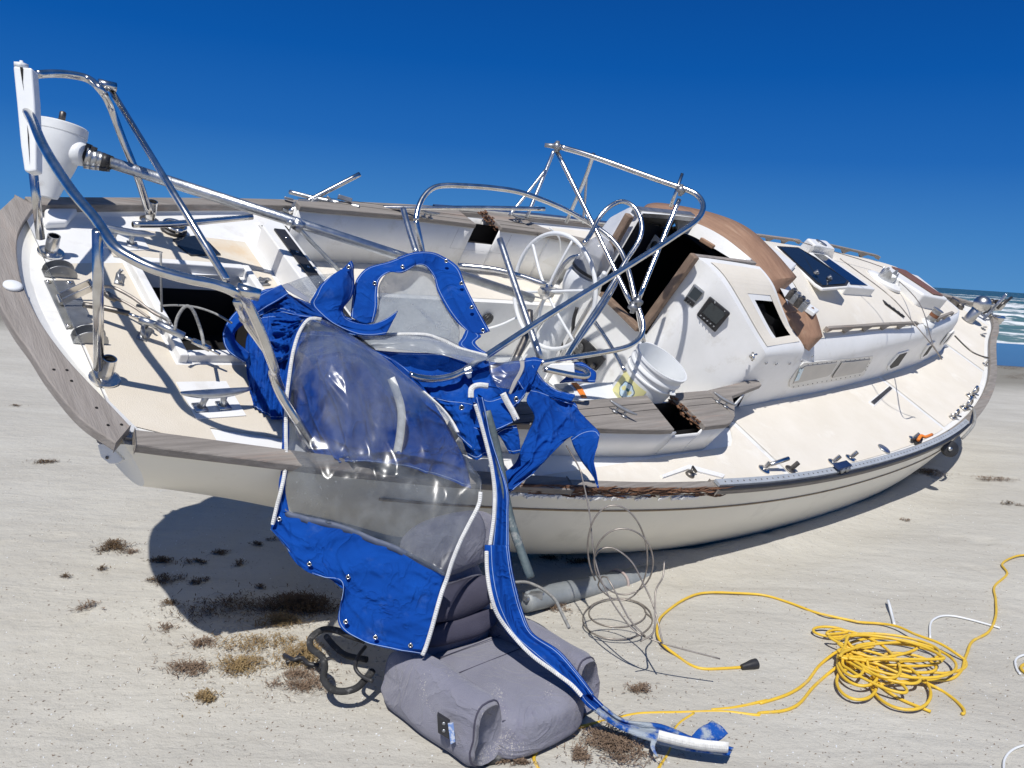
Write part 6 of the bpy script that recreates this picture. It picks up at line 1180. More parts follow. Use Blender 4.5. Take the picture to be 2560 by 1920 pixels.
# --- right-hand drape over the coaming
drape = root('canvas_drape', dp(('A6',1850,750), 3.4), 'wide blue canvas drape hanging to a point over the near coaming and torn rail', 'canvas', 'blue canopy canvas pieces')
objs = []
addsheet('main_panel', [
 [('C3',1600,400,3.42),('C3',1720,420,3.46),('C3',1900,490,3.5),('C3',2060,560,3.52),('C3',2200,600,3.54),('A6',1950,640,3.56)],
 [('C3',1530,560,3.36),('C3',1660,620,3.38),('C3',1830,680,3.42),('C3',2000,720,3.46),('C3',2160,760,3.5),('A6',2010,700,3.54)],
 [('C3',1640,780,3.36),('C3',1680,830,3.34),('C3',1800,860,3.36),('C3',1960,900,3.4),('C3',2120,920,3.44),('A6',2065,760,3.48)],
 [('C3',1560,980,3.32),('C3',1640,1010,3.3),('C3',1750,1040,3.32),('C3',1880,1060,3.34),('C3',2020,1060,3.38),('A6',2000,750,3.42)],
 [('C3',1460,1200,3.28),('C3',1560,1220,3.26),('C3',1660,1230,3.26),('C3',1780,1220,3.28),('C3',1920,1180,3.3),('A6',1900,790,3.36)],
 [('C3',1380,1420,3.24),('C3',1450,1450,3.22),('C3',1540,1460,3.22),('C3',1640,1440,3.22),('C3',1780,1370,3.24),('A6',1800,880,3.28)],
 [('C3',1200,1590,3.2),('C3',1290,1640,3.19),('A6',1530,1060,3.18),('A6',1560,1060,3.18),('A6',1620,1030,3.2),('A6',1700,990,3.22)],
 [('A6',1510,1050,3.18),('A6',1525,1090,3.17),('A6',1535,1120,3.16),('A6',1555,1110,3.16),('A6',1600,1070,3.18),('A6',1680,1010,3.21)]], 41, .030, 1.6, nu=90, nv=70)
addsheet('point_flap', [[('A6',1905,795,3.35),('A6',1970,745,3.38),('A6',2040,735,3.38),('A6',2073,770,3.36)],[('A6',1925,850,3.36),('A6',1985,840,3.34),('A6',2040,830,3.32),('A6',2060,840,3.31)],[('A6',1970,930,3.33),('A6',1995,940,3.3),('A6',2020,935,3.29),('A6',2038,920,3.28)],[('A6',2030,1010,3.28),('A6',2040,1020,3.27),('A6',2048,1015,3.26),('A6',2052,1000,3.25)],[('A6',2060,1080,3.24),('A6',2062,1084,3.24),('A6',2064,1084,3.24),('A6',2066,1082,3.24)]], 42, .006, 1.2, nu=36, nv=24)
addsheet('ruffle', [[('C3',1620,60,3.5),('C3',1700,200,3.5),('C3',1780,300,3.52),('C3',1950,420,3.54),('C3',2200,480,3.55)],[('C3',1500,180,3.44),('C3',1600,330,3.44),('C3',1700,380,3.46),('C3',1880,470,3.48),('C3',2160,560,3.5)],[('C3',1400,300,3.38),('C3',1500,440,3.4),('C3',1620,440,3.44),('C3',1800,520,3.47),('C3',2100,600,3.5)]], 43, .02, 3, nu=36, nv=60)
addsheet('ruffle', [[('A6',1645,335,3.58),('A6',1700,330,3.58),('A6',1745,345,3.58)],[('A6',1635,430,3.48),('A6',1670,420,3.46),('A6',1720,390,3.5)],[('A6',1570,530,3.42),('A6',1620,520,3.4),('A6',1680,480,3.42)],[('C3',1280,500,3.36),('C3',1420,470,3.34),('C3',1560,320,3.38)],[('C3',1340,680,3.32),('C3',1420,600,3.31),('C3',1500,500,3.36)]], 44, .012, 2.2, nu=44, nv=24)
under2(drape, objs)
# --- long strap with a zipper, looping at the top and trailing on the sand
strap = root('canvas_strap', dp(('B2',1500,300), 2.95), 'long blue canvas strap with a white zipper trailing over the chair onto the sand', 'canvas', 'blue canopy canvas pieces')
objs = []
Lq = [('A6',1350,560,3.10),('A6',1380,680,3.10),('A6',1410,800,3.09),('A6',1440,950,3.07),('A6',1455,1100,3.05),('A6',1450,1250,3.02),('A6',1430,1400,2.99),('A6',1412,1560,2.96),('B2',1415,120,2.94),('B2',1418,280,2.92),('B2',1440,440,2.90),('B2',1490,590,2.90),('B2',1580,740,2.90),('B2',1720,880,2.83),('B2',1880,1000,2.78),('B2',2030,1130,2.73),('B2',2120,1230,2.72),('B3',560,1330,2.74),('B3',700,1430,2.735),('B3',900,1510,2.70),('B3',1100,1560,2.68),('B3',1345,1590,2.665)]
Rq = [('A6',1400,560,3.12),('A6',1425,680,3.12),('A6',1450,800,3.12),('A6',1500,950,3.10),('A6',1545,1100,3.07),('A6',1548,1250,3.04),('A6',1550,1400,3.01),('A6',1560,1560,2.98),('B2',1582,120,2.97),('B2',1605,280,2.96),('B2',1640,440,2.96),('B2',1680,580,2.96),('B2',1750,730,2.90),('B2',1930,850,2.84),('B2',2060,1000,2.79),('B2',2170,1150,2.75),('B3',520,1200,2.80),('B3',620,1300,2.77),('B3',740,1380,2.765),('B3',960,1410,2.765),('B3',1130,1480,2.735),('B3',1370,1545,2.70)]
def mid(a, c_, t, dz=0):
    if a[0] == c_[0]: return (a[0], a[1]*(1-t)+c_[1]*t, a[2]*(1-t)+c_[2]*t, a[3]*(1-t)+c_[3]*t+dz)
    Pa, Pc = dp(a[:3], 1), dp(c_[:3], 1); ra, rc_ = REG[a[0]], REG[c_[0]]
    u = rc_[0]+c_[1]*rc_[2]/2212; v = rc_[1]+c_[2]*rc_[2]/2212; c2 = (a[0], (u-ra[0])*2212/ra[2], (v-ra[1])*2212/ra[2], c_[3]); return mid(a, c2, t, dz)
rows = [Lq, [mid(a, c_, .33, -.012) for a, c_ in zip(Lq, Rq)], [mid(a, c_, .6, .012) for a, c_ in zip(Lq, Rq)], [mid(a, c_, .85, -.008) for a, c_ in zip(Lq, Rq)], Rq]
def lift(rows):
    out_ = []
    for r in rows:
        o_ = []
        for q in r:
            X = dp(q[:3], q[3])
            o_.append(q if X[2] > .012 else (q[0], q[1], q[2], q[3]*(CH-.012)/(CH-X[2])))
        out_.append(o_)
    return out_
G = cgrid(lift([r[:18] for r in rows]), 16, 150); G = wrinkle(G, .006, 1.5, 51); G[:, :, 2] = np.maximum(G[:, :, 2], .008); b = MB(); b.grid(G); objs.append(b.build('strap', M_canvas, solid=.003))
objs += [line_on(G, edge(G, 'B', 1)), line_on(G, edge(G, 'B', 3)), line_on(G, edge(G, 'T', 3))]
G = cgrid(lift([r[17:] for r in rows]), 16, 60); G = wrinkle(G, .006, 2, 52); G[:, :, 2] = np.maximum(G[:, :, 2], .008); b = MB(); b.grid(G); objs.append(b.build('sandy_end', M_canvas2, solid=.003))
fr_ = lift([[('B3',1120,1490,2.735),('B3',1160,1440,2.74),('B3',1245,1388,2.76)],[('B3',1180,1515,2.72),('B3',1220,1470,2.72),('B3',1300,1420,2.74)],[('B3',1250,1518,2.72),('B3',1290,1500,2.715),('B3',1338,1462,2.725)]])
G = cgrid(fr_, 12, 16); G = wrinkle(G, .006, 2, 53); G[:, :, 2] = np.maximum(G[:, :, 2], .02); b = MB(); b.grid(G); objs.append(b.build('sandy_corner', M_canvas2, solid=.003))
b = MB(); b.grid(cgrid(lift([[('B3',895,1490,2.69),('B3',890,1540,2.67),('B3',920,1590,2.65)],[('B3',925,1495,2.69),('B3',915,1545,2.67),('B3',935,1595,2.65)]]), 4, 8)); objs.append(b.build('tab', M_canvas2, solid=.002))
zq = [('A6',1355,600,3.09),('A6',1385,700,3.085),('A6',1420,830,3.075),('A6',1450,960,3.06),('A6',1466,1100,3.04),('A6',1462,1250,3.01),('A6',1442,1400,2.98),('A6',1425,1560,2.95),('B2',1428,160,2.93),('B2',1432,300,2.91),('B2',1455,450,2.885),('B2',1500,590,2.885),('B2',1590,720,2.885),('B2',1730,870,2.825),('B2',1890,990,2.775),('B2',2010,1080,2.74),('B2',2085,1160,2.725)]
objs.append(zipper([dp(q[:3], q[3]-.018) for q in zq], .0135))
z2 = lift([[('B3',930,1500,2.66),('B3',1050,1530,2.655),('B3',1180,1555,2.65),('B3',1335,1570,2.645)]])[0]
objs.append(zipper([dp(q[:3], q[3])+np.array([0,0,.018]) for q in z2], .035, 'zipper'))
# loop at the top of the strap
lp = [('C3',790,640,3.16),('C3',760,520,3.17),('C3',770,400,3.18),('C3',860,350,3.2),('C3',1000,360,3.22),('C3',1130,380,3.22),('C3',1210,470,3.20),('C3',1300,640,3.17),('C3',1400,830,3.14)]
Pq = [dp(q[:3], q[3]) for q in lp]; Pc = cat(Pq, 10); G = []
for i, p in enumerate(Pc): G.append([p-CW*.0+CU*.0, p+CW*.05-CU*.004-CR*.0])
b = MB(); b.grid(G); objs.append(b.build('loop', M_canvas, solid=.003))
objs.append(zipper([p-CW*.004 for p in Pq[1:5]], .022)); objs.append(zipper([dp(q, 3.15) for q in [('C3',1200,460),('C3',1260,580),('C3',1330,700),('C3',1395,830)]], .024))
G = addsheet('pocket', [[('C3',850,470,3.26),('C3',1000,540,3.22),('C3',1190,490,3.2)],[('C3',900,640,3.22),('C3',1040,700,3.17),('C3',1270,650,3.17)],[('C3',920,860,3.19),('C3',1060,850,3.15),('C3',1330,830,3.15)],[('C3',950,1000,3.17),('C3',1080,1000,3.14),('C3',1340,860,3.14)]], 54, .012, 2, nu=30, nv=30)
G = addsheet('pocket', [[('C3',1100,1010,3.17),('C3',1220,930,3.17),('C3',1390,900,3.17)],[('C3',1180,1080,3.17),('C3',1290,1080,3.16),('C3',1430,1080,3.17)],[('C3',1290,1290,3.16),('C3',1360,1300,3.16),('C3',1445,1280,3.17)]], 55, .01, 2, nu=24, nv=24)
under2(strap, objs)
thing_tube('tube', [dp(('A6',1420,640),3.13), dp(('A6',1480,860),3.12), dp(('A6',1550,1230),3.06), dp(('A6',1620,1450),3.0), dp(('A6',1675,1600),2.96)], .0165, 'sand crusted pole hanging down beside the long blue strap', 'pole', mat('sand crusted pole', (.10,.14,.15), (.06,.08,.09), .7, scale=9, stain=(.48,.46,.42), sscale=12, samt=.95, bump=.5, bscale=60))
# ================================================================ CHAIR (folding boat seat on the sand)
ex = np.array([.70, -.714, 0]); ey = np.array([.714, .70, 0]); ez = np.array([0, 0, 1.]); CO = np.array([-.005, 2.725, 0.])
def ch(f, s_, z): return CO+ex*(f*.88)+ey*(s_*.88)+ez*z            # f forward, s_ to the far side, z up
chair = root('floor_chair', CO, 'faded mauve padded floor chair lying on the sand under the clear curtain', 'chair')
objs = []
def pillow(name, ctr, size, p=3.5, m=M_mauve, tilt=None, nu=36, nv=28, defo=None, amp=.004, label=None):
    G = []
    sg = lambda v, e: math.copysign(abs(v)**e, v)
    for i in range(nv+1):
        ph = -math.pi/2+math.pi*i/nv; row = []
        for j in range(nu):
            th = 2*math.pi*j/nu; e = 2/p
            v = np.array([size[0]/2*sg(math.cos(ph), e)*sg(math.cos(th), e), size[1]/2*sg(math.cos(ph), e)*sg(math.sin(th), e), size[2]/2*sg(math.sin(ph), e)])
            if defo: v = defo(v)
            if tilt is not None: v = tilt@v
            X = ch(*(np.array(ctr)+v)); X = X+np.array([n3(X, 17, 1), n3(X, 15, 4), n3(X, 13, 7)])*amp; row.append(X)
        G.append(row)
    b = MB(); b.grid(G, closeu=True); o = b.build(name, m); 
    if label: o['label'] = label
    return o
def fseat(v):
    k = 1+.0*v[0]; return np.array([v[0]+(.05*(1-(v[1]/.27)**2) if v[0] > 0 else 0), v[1], v[2]+.012*(1-(v[0]/.3)**2)*(1 if v[2] > 0 else 0)])
seat = pillow('seat_cushion', (.03, .01, .086), (.58, .48, .165), 5.5, defo=fseat, nu=60, nv=40); objs.append(seat)
b = MB()
def seamline(P, r=.0016): 
    bb = MB(); bb.tube(cat(P, 6), r, 6); return bb.build('seam', M_mauved)
def stop(f, s_): return ch(f, s_, .179)
sub = [seamline([stop(-.17+.0*t, s) for s in (-.2, 0, .2) for t in (0,)]), seamline([stop(-.03, s) for s in (-.2, 0, .21)]), seamline([ch(-.22, -.17, .176), ch(0, -.16, .180), ch(.18, -.17, .176)]), seamline([ch(.285, -.21, .150), ch(.335, 0, .150), ch(.285, .22, .150)])]
def arm(s0, sgn, nm):
    G = []
    for i in range(26):
        f = -.29+.57*i/25; e = min(i, 25-i)/2.2; k = min(1, .80+.2*e) if e < 1 else 1; bulge = 1+.05*math.sin(i/25*3.1)
        top = .245+.010*math.sin(i/25*5)-.025*(1-i/25); w = .072*k*bulge; row = []
        for j in range(24):
            t = 2*math.pi*j/24; y = math.cos(t); z = math.sin(t); e_ = .62
            yy = math.copysign(abs(y)**e_, y)*w*(1 if z > 0 else 1.25); zz = (top*.5)+math.copysign(abs(z)**.72, z)*top*.5*k
            X = ch(f, s0+yy, max(.004, zz)); row.append(X+np.array([n3(X, 14, 2), n3(X, 16, 5), n3(X, 12, 9)])*.004)
        G.append(row)
    b = MB(); b.grid(G, closeu=True, flip=True)
    for ki, fl in ((0, 0), (25*24, 1)):
        k = len(b.v); c_ = np.mean([np.array(p) for p in b.v[ki:ki+24]], axis=0)+ex*(.012 if fl else -.012); b.v.append(tuple(c_))
        for j in range(24): b.f.append((ki+j, ki+(j+1)%24, k) if fl else (ki+(j+1)%24, ki+j, k))
    o = b.build(nm, M_mauve); 
    pp = [G[24][j]+ex*.004 for j in range(24)]; bb = MB(); bb.tube(pp, .0032, 6, closed=True); pi_ = bb.build('piping', M_mauved); pi_.parent = o
    return o
aL, aR = arm(-.265, -1, 'armrest'), arm(.275, 1, 'armrest'); objs += [aL, aR]
# pulled-in dimples and the bracket with a care label on the near arm
bp_ = [dp(q, 2.34) for q in (('B2',1085,1290),('B2',1172,1345),('B2',1168,1462),('B2',1092,1418))]
aLd = float((ch(.14, -.36, .1)-CP)@CW)-.035
P = [dp(q, aLd-.012) for q in (('B2',1085,1290),('B2',1172,1345),('B2',1168,1462),('B2',1092,1418))]; b = MB(); b.hexa(P[::-1], [p+CW*.025 for p in P[::-1]]); BRK = b.build('bracket', M_blk, smooth=False, bevel=.002)
P = [dp(q, aLd-.02) for q in (('B2',1160,1350),('B2',1198,1345),('B2',1212,1478),('B2',1180,1495))]; b = MB(); b.hexa(P[::-1], [p+CW*.002 for p in P[::-1]]); LBL = b.build('care_label', mat('blue woven label', (.16,.26,.52), (.45,.5,.6), .8, scale=90, lo=.45, hi=.5), smooth=False)
for q in (('B2',1132,1352),('B2',1132,1402)): bb = MB(); bb.lathe([(.006,0),(.005,.002)], dp(q, aLd-.014), -CW, 10); x_ = bb.build('bolt', M_grey); x_.parent = BRK
objs += [BRK, LBL]
P = [dp(q, float((ch(.32, .16, .18)-CP)@CW)-.035) for q in (('B2',1838,1200),('B2',1885,1185),('B2',1893,1230),('B2',1843,1250))]; b = MB(); b.hexa(P[::-1], [p+CW*.012 for p in P[::-1]]); objs.append(b.build('clip', M_blk, smooth=False, bevel=.002))
tl = ry(-.32)
objs.append(pillow('backrest', (-.31, .0, .27), (.12, .48, .42), 3.0, M_mauve, tl, 44, 32, amp=.008))
objs.append(pillow('head_pillow', (-.36, .06, .52), (.17, .50, .23), 2.8, M_mauve, tl, 40, 26, amp=.006, label='rounded pale pillow at the top of the chair back'))
objs.append(pillow('lumbar_pillow', (-.225, .02, .235), (.09, .40, .10), 2.6, M_mauved, ry(-.5), 30, 20, amp=.008))
objs.append(pillow('lumbar_pillow', (-.25, .02, .34), (.10, .42, .13), 2.6, M_mauved, ry(-.35), 30, 20, amp=.008))
objs.append(pillow('seat_base', (-.01, .02, .018), (.62, .66, .05), 5, M_rubber, None, 50, 14, amp=.002))
b = MB(); b.tube(cat([ch(-.28,.26,.06), ch(-.2,.24,.12), ch(-.12,.235,.10), ch(.1,.24,.17)], 6), .012, 8); objs.append(b.build('hinge_arm', M_blk))
for o in sub: o.parent = seat
under2(chair, objs)
# black foam tube loop, strap and cord by the chair
thing_tube('foam_tube', [dp(q[:3], q[3]) for q in [('B2',590,780,3.05),('B2',470,740,3.05),('B2',380,705,3.08),('B2',290,705,3.1),('B2',215,760,3.08),('B2',215,830,3.03),('B2',290,890,2.98),('B2',310,960,2.93),('B2',300,1040,2.88),('B2',350,1110,2.84),('B2',430,1130,2.83),('B2',520,1110,2.84),('B2',580,1060,2.87),('B2',640,990,2.92)]], .0125, 'thick curled black foam tube lying behind the left side of the chair', 'tube', M_rubber)
thing_tube('foam_tube', [gd(('B2',320,750),.03), gd(('B2',380,820),.03), gd(('B2',460,880),.03), gd(('B2',600,910),.04)], .012, 'straighter black foam tube crossing inside the curled one', 'tube', M_rubber)
thing_tube('webbing_strap', [gd(('B2',30,880),.012), gd(('B2',90,910),.025), gd(('B2',150,900),.03), gd(('B2',200,940),.025), gd(('B2',270,950),.02)], .009, 'frayed black webbing lying on seaweed left of the chair', 'strap', M_blk)
thing_tube('webbing_strap', [gd(('B2',40,930),.012), gd(('B2',110,905),.02), gd(('B2',160,850),.015)], .007, 'short black cord crossing the frayed webbing left of the chair', 'strap', M_blk)
thing_tube('buckle_strap', [dp(('B2',590,820),2.98), dp(('B2',545,880),2.93), dp(('B2',520,960),2.88), dp(('B2',560,1020),2.86), dp(('B2',640,1060),2.84)], .007, 'thin black strap looping from the rear corner of the chair', 'strap', M_blk)
# ================================================================ BUCKET IN THE COCKPIT
bl = .37
BW_ = .88*(.57*CR+.82*CU)-.47*CW; BW_ /= np.linalg.norm(BW_)
Xr = dp(('B6',985,175), 4.36)-BW_*bl
bk_o = root('bucket', Xr, 'white plastic bucket with a yellow label standing in the cockpit', 'bucket')
b = MB(); b.lathe([(.125,0),(.130,.004),(.146,bl*.72),(.153,bl*.72+.001),(.153,bl*.72+.008),(.147,bl*.73+.01),(.148,bl*.83),(.156,bl*.83+.001),(.156,bl*.83+.009),(.149,bl*.85+.012),(.151,bl*.95),(.158,bl*.96),(.158,bl),(.150,bl),(.147,bl*.9),(.140,bl*.5),(.125,.01),(.0,.008)], (0,0,0), BW_, 64, cap=False); shell = b.build('shell', M_plast, auto=35); shell.parent = bk_o
def bpt(ang, h, r=None):
    axx = BW_; a = np.cross(axx, CW); a /= np.linalg.norm(a); c_ = np.cross(a, axx); c_ = c_ if c_@CW < 0 else -c_
    rr = (.130+(.146-.130)*h/(bl*.72)) if r is None else r; return axx*h+rr*(c_*math.cos(ang)+a*math.sin(ang))
sgn = 1 if (bpt(.6, .1)-bpt(-.6, .1))@CR > 0 else -1
def bp2(ang, h, r=None): return bpt(ang*sgn, h, r)
LM = mat('yellow paper label', (.78,.74,.36), (.74,.70,.33), .6, scale=8); G = [[bp2(a, h, .1312+.016*h/(bl*.72)+.0012) for a in np.linspace(-1.15, .10, 20)] for h in np.linspace(.09, .235, 6)]; b = MB(); b.grid(G); lb = b.build('label', LM, shell)
def cloud(sc, m, nm, off):
    P = []
    for k_ in range(40):
        t = 2*math.pi*k_/40; r = sc*(1+.13*abs(math.sin(3.2*t))); P.append((-.52+1.0*r*math.cos(t)/.14, .165+r*1.0*math.sin(t)*1.0))
    c0 = bp2(-.52, .165, .1312+.016*.155/(bl*.72)+off); ring = [bp2(p[0], p[1], .1312+.016*p[1]/(bl*.72)+off) for p in P]; b = MB(); b.add([c0]+ring, [(0, 1+i, 1+(i+1)%40) for i in range(40)]); return b.build(nm, m, lb)
cloud(.044, mat('label navy', (.03,.13,.28), None, .6), 'logo_outline', .0018); cloud(.039, mat('label pale blue', (.45,.66,.78), (.72,.82,.86), .6, scale=40), 'logo', .0024)
b = MB(); c0 = np.array([-.52,.175]); 
ring = [bp2(c0[0]+.010*math.cos(t)/.14*1.0+.03, c0[1]+.010*math.sin(t), .1312+.016*.165/(bl*.72)+.0030) for t in np.linspace(0, 6.28, 16)[:-1]]; b.add(ring, [tuple(range(15))]); b.build('logo_dot', mat('label teal', (.02,.20,.24), None, .5), lb)
for i in range(4):
    h = .097+i*.006; b = MB(); b.grid([[bp2(a, h+dh, .1312+.016*h/(bl*.72)+.002) for a in np.linspace(-1.0+.1*i, -.05-.12*i, 12)] for dh in (0, .0028)]); b.build('print_line', mat('label print', (.32,.36,.30), (.7,.68,.36), .7, scale=160, lo=.49, hi=.51), lb)
b = MB()
for a in (-.06, .06): b.box(bp2(.95+a, bl*.78, .158), (.012,.02,.022))
b.box(bp2(.95, bl*.78, .168), (.03,.012,.012)); b.build('handle_lug', M_plast, shell, smooth=False, bevel=.003)
# white box and orange-banded board in the cockpit
P = [dp(q, 3.82) for q in [('C1',660,790),('C1',760,715),('C1',1082,708),('C1',1088,850),('C1',690,825)]]; X0 = P[0].copy(); b = MB(); b.hexa([p-X0 for p in P][::-1], [p-X0+CW*.08 for p in P][::-1]); o = b.build('white_box', M_plast, smooth=False, bevel=.004); o.location = X0; tag(o, 'small white box under the bent tubes in the cockpit', 'box')
top = [W3(bz_(('C1',a,c), .0)) for a, c in [(790,1000),(1660,965),(1700,1190),(1130,1230)]]
ctr_ = sum(top)/4; up_ = RB[:, 2]; b = MB(); b.hexa([p-ctr_-up_*.05 for p in top][::-1], [p-ctr_ for p in top][::-1]); BD = b.build('buoy_board', M_plast, smooth=False, bevel=.004); BD.location = ctr_; tag(BD, 'white board with an orange band lying behind the near coaming', 'board')
band_ = [W3(bz_(('C1',a,c), .003)) for a, c in [(1040,985),(1110,980),(1190,1060),(1255,1185),(1190,1185),(1120,1080)]]; b = MB(); b.prism([p-ctr_ for p in band_], up_*.003); b.build('orange_band', M_orange, BD, smooth=False)
band_ = [W3(bz_(('C1',a,c), .003)) for a, c in [(800,1000),(980,990),(1060,1060),(1075,1110),(1000,1110),(850,1050)]]; b = MB(); b.prism([p-ctr_ for p in band_], up_*.002); b.build('grey_patch', M_grey, BD, smooth=False)
# ================================================================ SPAR, WIRES AND CORDS ON THE SAND
p0, p1 = gd(('B3',150,700), .06), gd(('B3',980,525), -.06)
SP = root('spar', p0, 'grey aluminium spar half buried in the sand under the hull', 'spar')
b = MB(); ax = p1-p0; l = np.linalg.norm(ax); ax /= l; sdv = np.cross(ax, [0,0,1]); sdv /= np.linalg.norm(sdv); up = np.cross(sdv, ax); G = []
for i in range(30): 
    c_ = p0+ax*l*i/29; G.append([c_+sdv*.062*math.cos(t)+up*.050*math.sin(t) for t in np.linspace(0, 2*math.pi, 28)[:-1]])
b.grid(G, closeu=True, flip=True); k = 0; b.f.append(tuple(range(27))); objs = [b.build('extrusion', mat('weathered spar', (.27,.29,.30), (.20,.22,.23), .5, scale=10, stain=(.42,.40,.36), sscale=9, samt=.6))]
b = MB(); b.tube([p0+ax*.05-CW*.05+up*.018, p1-CW*.045+up*.02], .004, 6); objs.append(b.build('luff_groove', M_dark))
X = p0+ax*.62*l; b = MB(); b.tube([X+(sdv*math.cos(t)*.068+up*math.sin(t)*.056) for t in np.linspace(0, 6.28, 24)[:-1]], .007, 8, closed=True); objs.append(b.build('lashing', mat('pinkish rope', (.42,.38,.36), (.36,.27,.25), .8, scale=60)))
b = MB(); b.box(p0+ax*.06+up*.03-CW*.04, (.09,.03,.03), rz(.3)); b.tube([p0+ax*.02+up*.02-CW*.05, p0+ax*.13+up*.03-CW*.05], .012, 8); objs.append(b.build('end_fitting', M_grey, smooth=False)); under(SP, objs)
def gtube(name, pts, r, m, label, cat_, group=None, n=7, sides=8, zf=None):
    P = []
    for q in pts:
        z = q[3] if len(q) > 3 else r*.8
        P.append(gd(q[:3], z))
    P = [p+(0,0,max(0, sandz(p[0], p[1]))*0) for p in P]; return thing_tube(name, P, r, label, cat_, m, group, n, sides)
# springy stainless wire coils
wc = [('A6',1880,840,3.38),('A6',1950,960,3.28),('B3',500,0,3.26),('B3',540,200,3.24),('B3',560,400,3.22),('B3',600,560,3.2),('B3',680,720,3.18),('B3',800,870,3.16),('B3',930,930,3.13),('B3',1060,970,3.12),('B3',1290,1030,3.12)]
thing_tube('wire_coil', [dp(q[:3], q[3]) for q in wc], .0034, 'long springy steel wire falling from the blue canvas point to the sand', 'wire', M_wire, 'springy steel wires by the hull', sides=6)
def loopw(ctr, rx_, ry_, ph, rot, D, dD, turns=1.0, lab='', extra=None):
    P = []
    for t in np.linspace(ph, ph+2*math.pi*turns, int(22*turns)):
        x = rx_*math.cos(t); y = ry_*math.sin(t); xx = x*math.cos(rot)-y*math.sin(rot); yy = x*math.sin(rot)+y*math.cos(rot); P.append(dp(('B3', ctr[0]+xx, ctr[1]+yy), D+dD*math.sin(t)))
    if extra: P += [dp(q[:3], q[3]) for q in extra]
    thing_tube('wire_coil', P, .0034, lab, 'wire', M_wire, 'springy steel wires by the hull', sides=6, n=3)
loopw((700,420), 170, 275, 2.6, -.12, 3.25, .07, .98, 'tallest standing oval loop of steel wire against the pale hull', [('B3',640,560,3.2),('B3',760,790,3.16),('B3',860,900,3.14)])
loopw((735,470), 170, 190, 1.2, -.1, 3.2, .06, 1.0, 'rounder steel wire loop in front of the tallest wire loop')
thing_tube('wire_coil', [dp(q[:3], q[3]) for q in [('B3',570,440,3.2),('B3',600,400,3.2),('B3',680,395,3.2),('B3',780,470,3.2),('B3',850,600,3.2),('B3',905,720,3.17),('B3',935,830,3.13),('B3',960,940,3.1)]], .0034, 'low arch of steel wire reaching to the yellow cord', 'wire', M_wire, 'springy steel wires by the hull', sides=6)
thing_tube('wire_coil', [dp(q[:3], q[3]) for q in [('B3',970,470,3.25),('B3',960,560,3.22),('B3',920,640,3.18),('B3',915,780,3.14),('B3',905,880,3.12),('B3',830,930,3.12)]], .0034, 'steel wire running down beside the right side of the loops', 'wire', M_wire, 'springy steel wires by the hull', sides=6)
gl_ = [gd(('B3', 700+rx2*math.cos(t), cy2+ry2*math.sin(t)), .006) for rx2, cy2, ry2 in ((165,765,82),(200,800,118)) for t in np.linspace(0, 6.28, 18)]
thing_tube('wire_coil', gl_, .0034, 'flat double loop of steel wire lying on the sand below the standing loops', 'wire', M_wire, 'springy steel wires by the hull', sides=6, n=4)
thing_tube('grey_hose', [dp(q[:3], q[3]) for q in [('B3',100,590,3.55),('B3',180,590,3.5),('B3',270,630,3.42),('B3',340,690,3.32),('B3',375,760,3.22),('B3',420,850,3.12)]], .0065, 'thin grey hose arching from the spar to the far armrest', 'hose', M_rope)
# yellow extension cord
YR = .0063
gtube('extension_cord', [('B3',1425,1078),('B3',1320,1085),('B3',1200,1088),('B3',1120,1065),('B3',1040,1010),('B3',965,950,.02),('B3',930,890,.02),('B3',935,820,.02),('B3',970,770),('B3',1080,690),('B3',1200,650),('B3',1400,652),('B3',1550,665),('B3',1700,710),('B3',1850,765),('B3',2050,810),('B5',850,790),('B5',1000,800),('B5',1150,825,.02),('B5',1300,890,.03),('B5',1500,965,.03),('B5',1640,1050,.02),('B5',1725,1120),('B5',1700,1180),('B5',1560,1215),('B5',1400,1205)], YR, M_yel, 'yellow extension cord with a black socket curving into the tangled pile', 'cord', 'yellow extension cords on the sand')
EXC = [o for o in bpy.data.objects if o.name.startswith('extension_cord')][-1]
a = gd(('B3',1415,1078), .012)-np.array(EXC.location); c_ = gd(('B3',1500,1058), .018)-np.array(EXC.location); b = MB(); b.tube([a, a*.6+c_*.4, a*.3+c_*.7, c_], [.011,.016,.021,.022], 16); b.build('socket', M_blk, EXC, auto=40)
gtube('extension_cord', [('B5',2300,225),('B5',2150,235),('B5',2030,300),('B5',2070,385),('B5',1965,490),('B5',1975,600),('B5',1975,740),('B5',1915,870),('B5',1780,950),('B5',1735,1050),('B5',1715,1100),('B5',1690,1190),('B5',1600,1265),('B5',1400,1275,.02),('B5',1150,1290,.03),('B5',1000,1310,.02)], YR, M_yel, 'kinked yellow cord coming in from the right edge to the pile', 'cord', 'yellow extension cords on the sand')
gtube('extension_cord', [('B5',760,1000,.05),('B5',640,1040,.03),('B5',500,1150),('B5',390,1290),('B5',240,1390),('B5',0,1470),('B3',1850,1150) if 0 else ('B3',1560,1270),('B3',1380,1310),('B3',1240,1325)], YR, M_yel, 'upper of the two yellow cords running from the pile towards the chair', 'cord', 'yellow extension cords on the sand')
gtube('extension_cord', [('B5',860,990,.05),('B5',700,1120,.03),('B5',560,1230),('B5',440,1340),('B5',330,1470),('B5',200,1530),('B5',0,1550),('B3',1500,1355),('B3',1300,1335),('B3',1040,1340),('B3',920,1342),('B3',800,1350),('B3',640,1385),('B3',540,1410),('B3',420,1440),('B3',300,1500),('B3',225,1580),('B3',230,1640),('B3',290,1720)], YR, M_yel, 'lower yellow cord passing under the blue strap and round the chair front', 'cord', 'yellow extension cords on the sand')
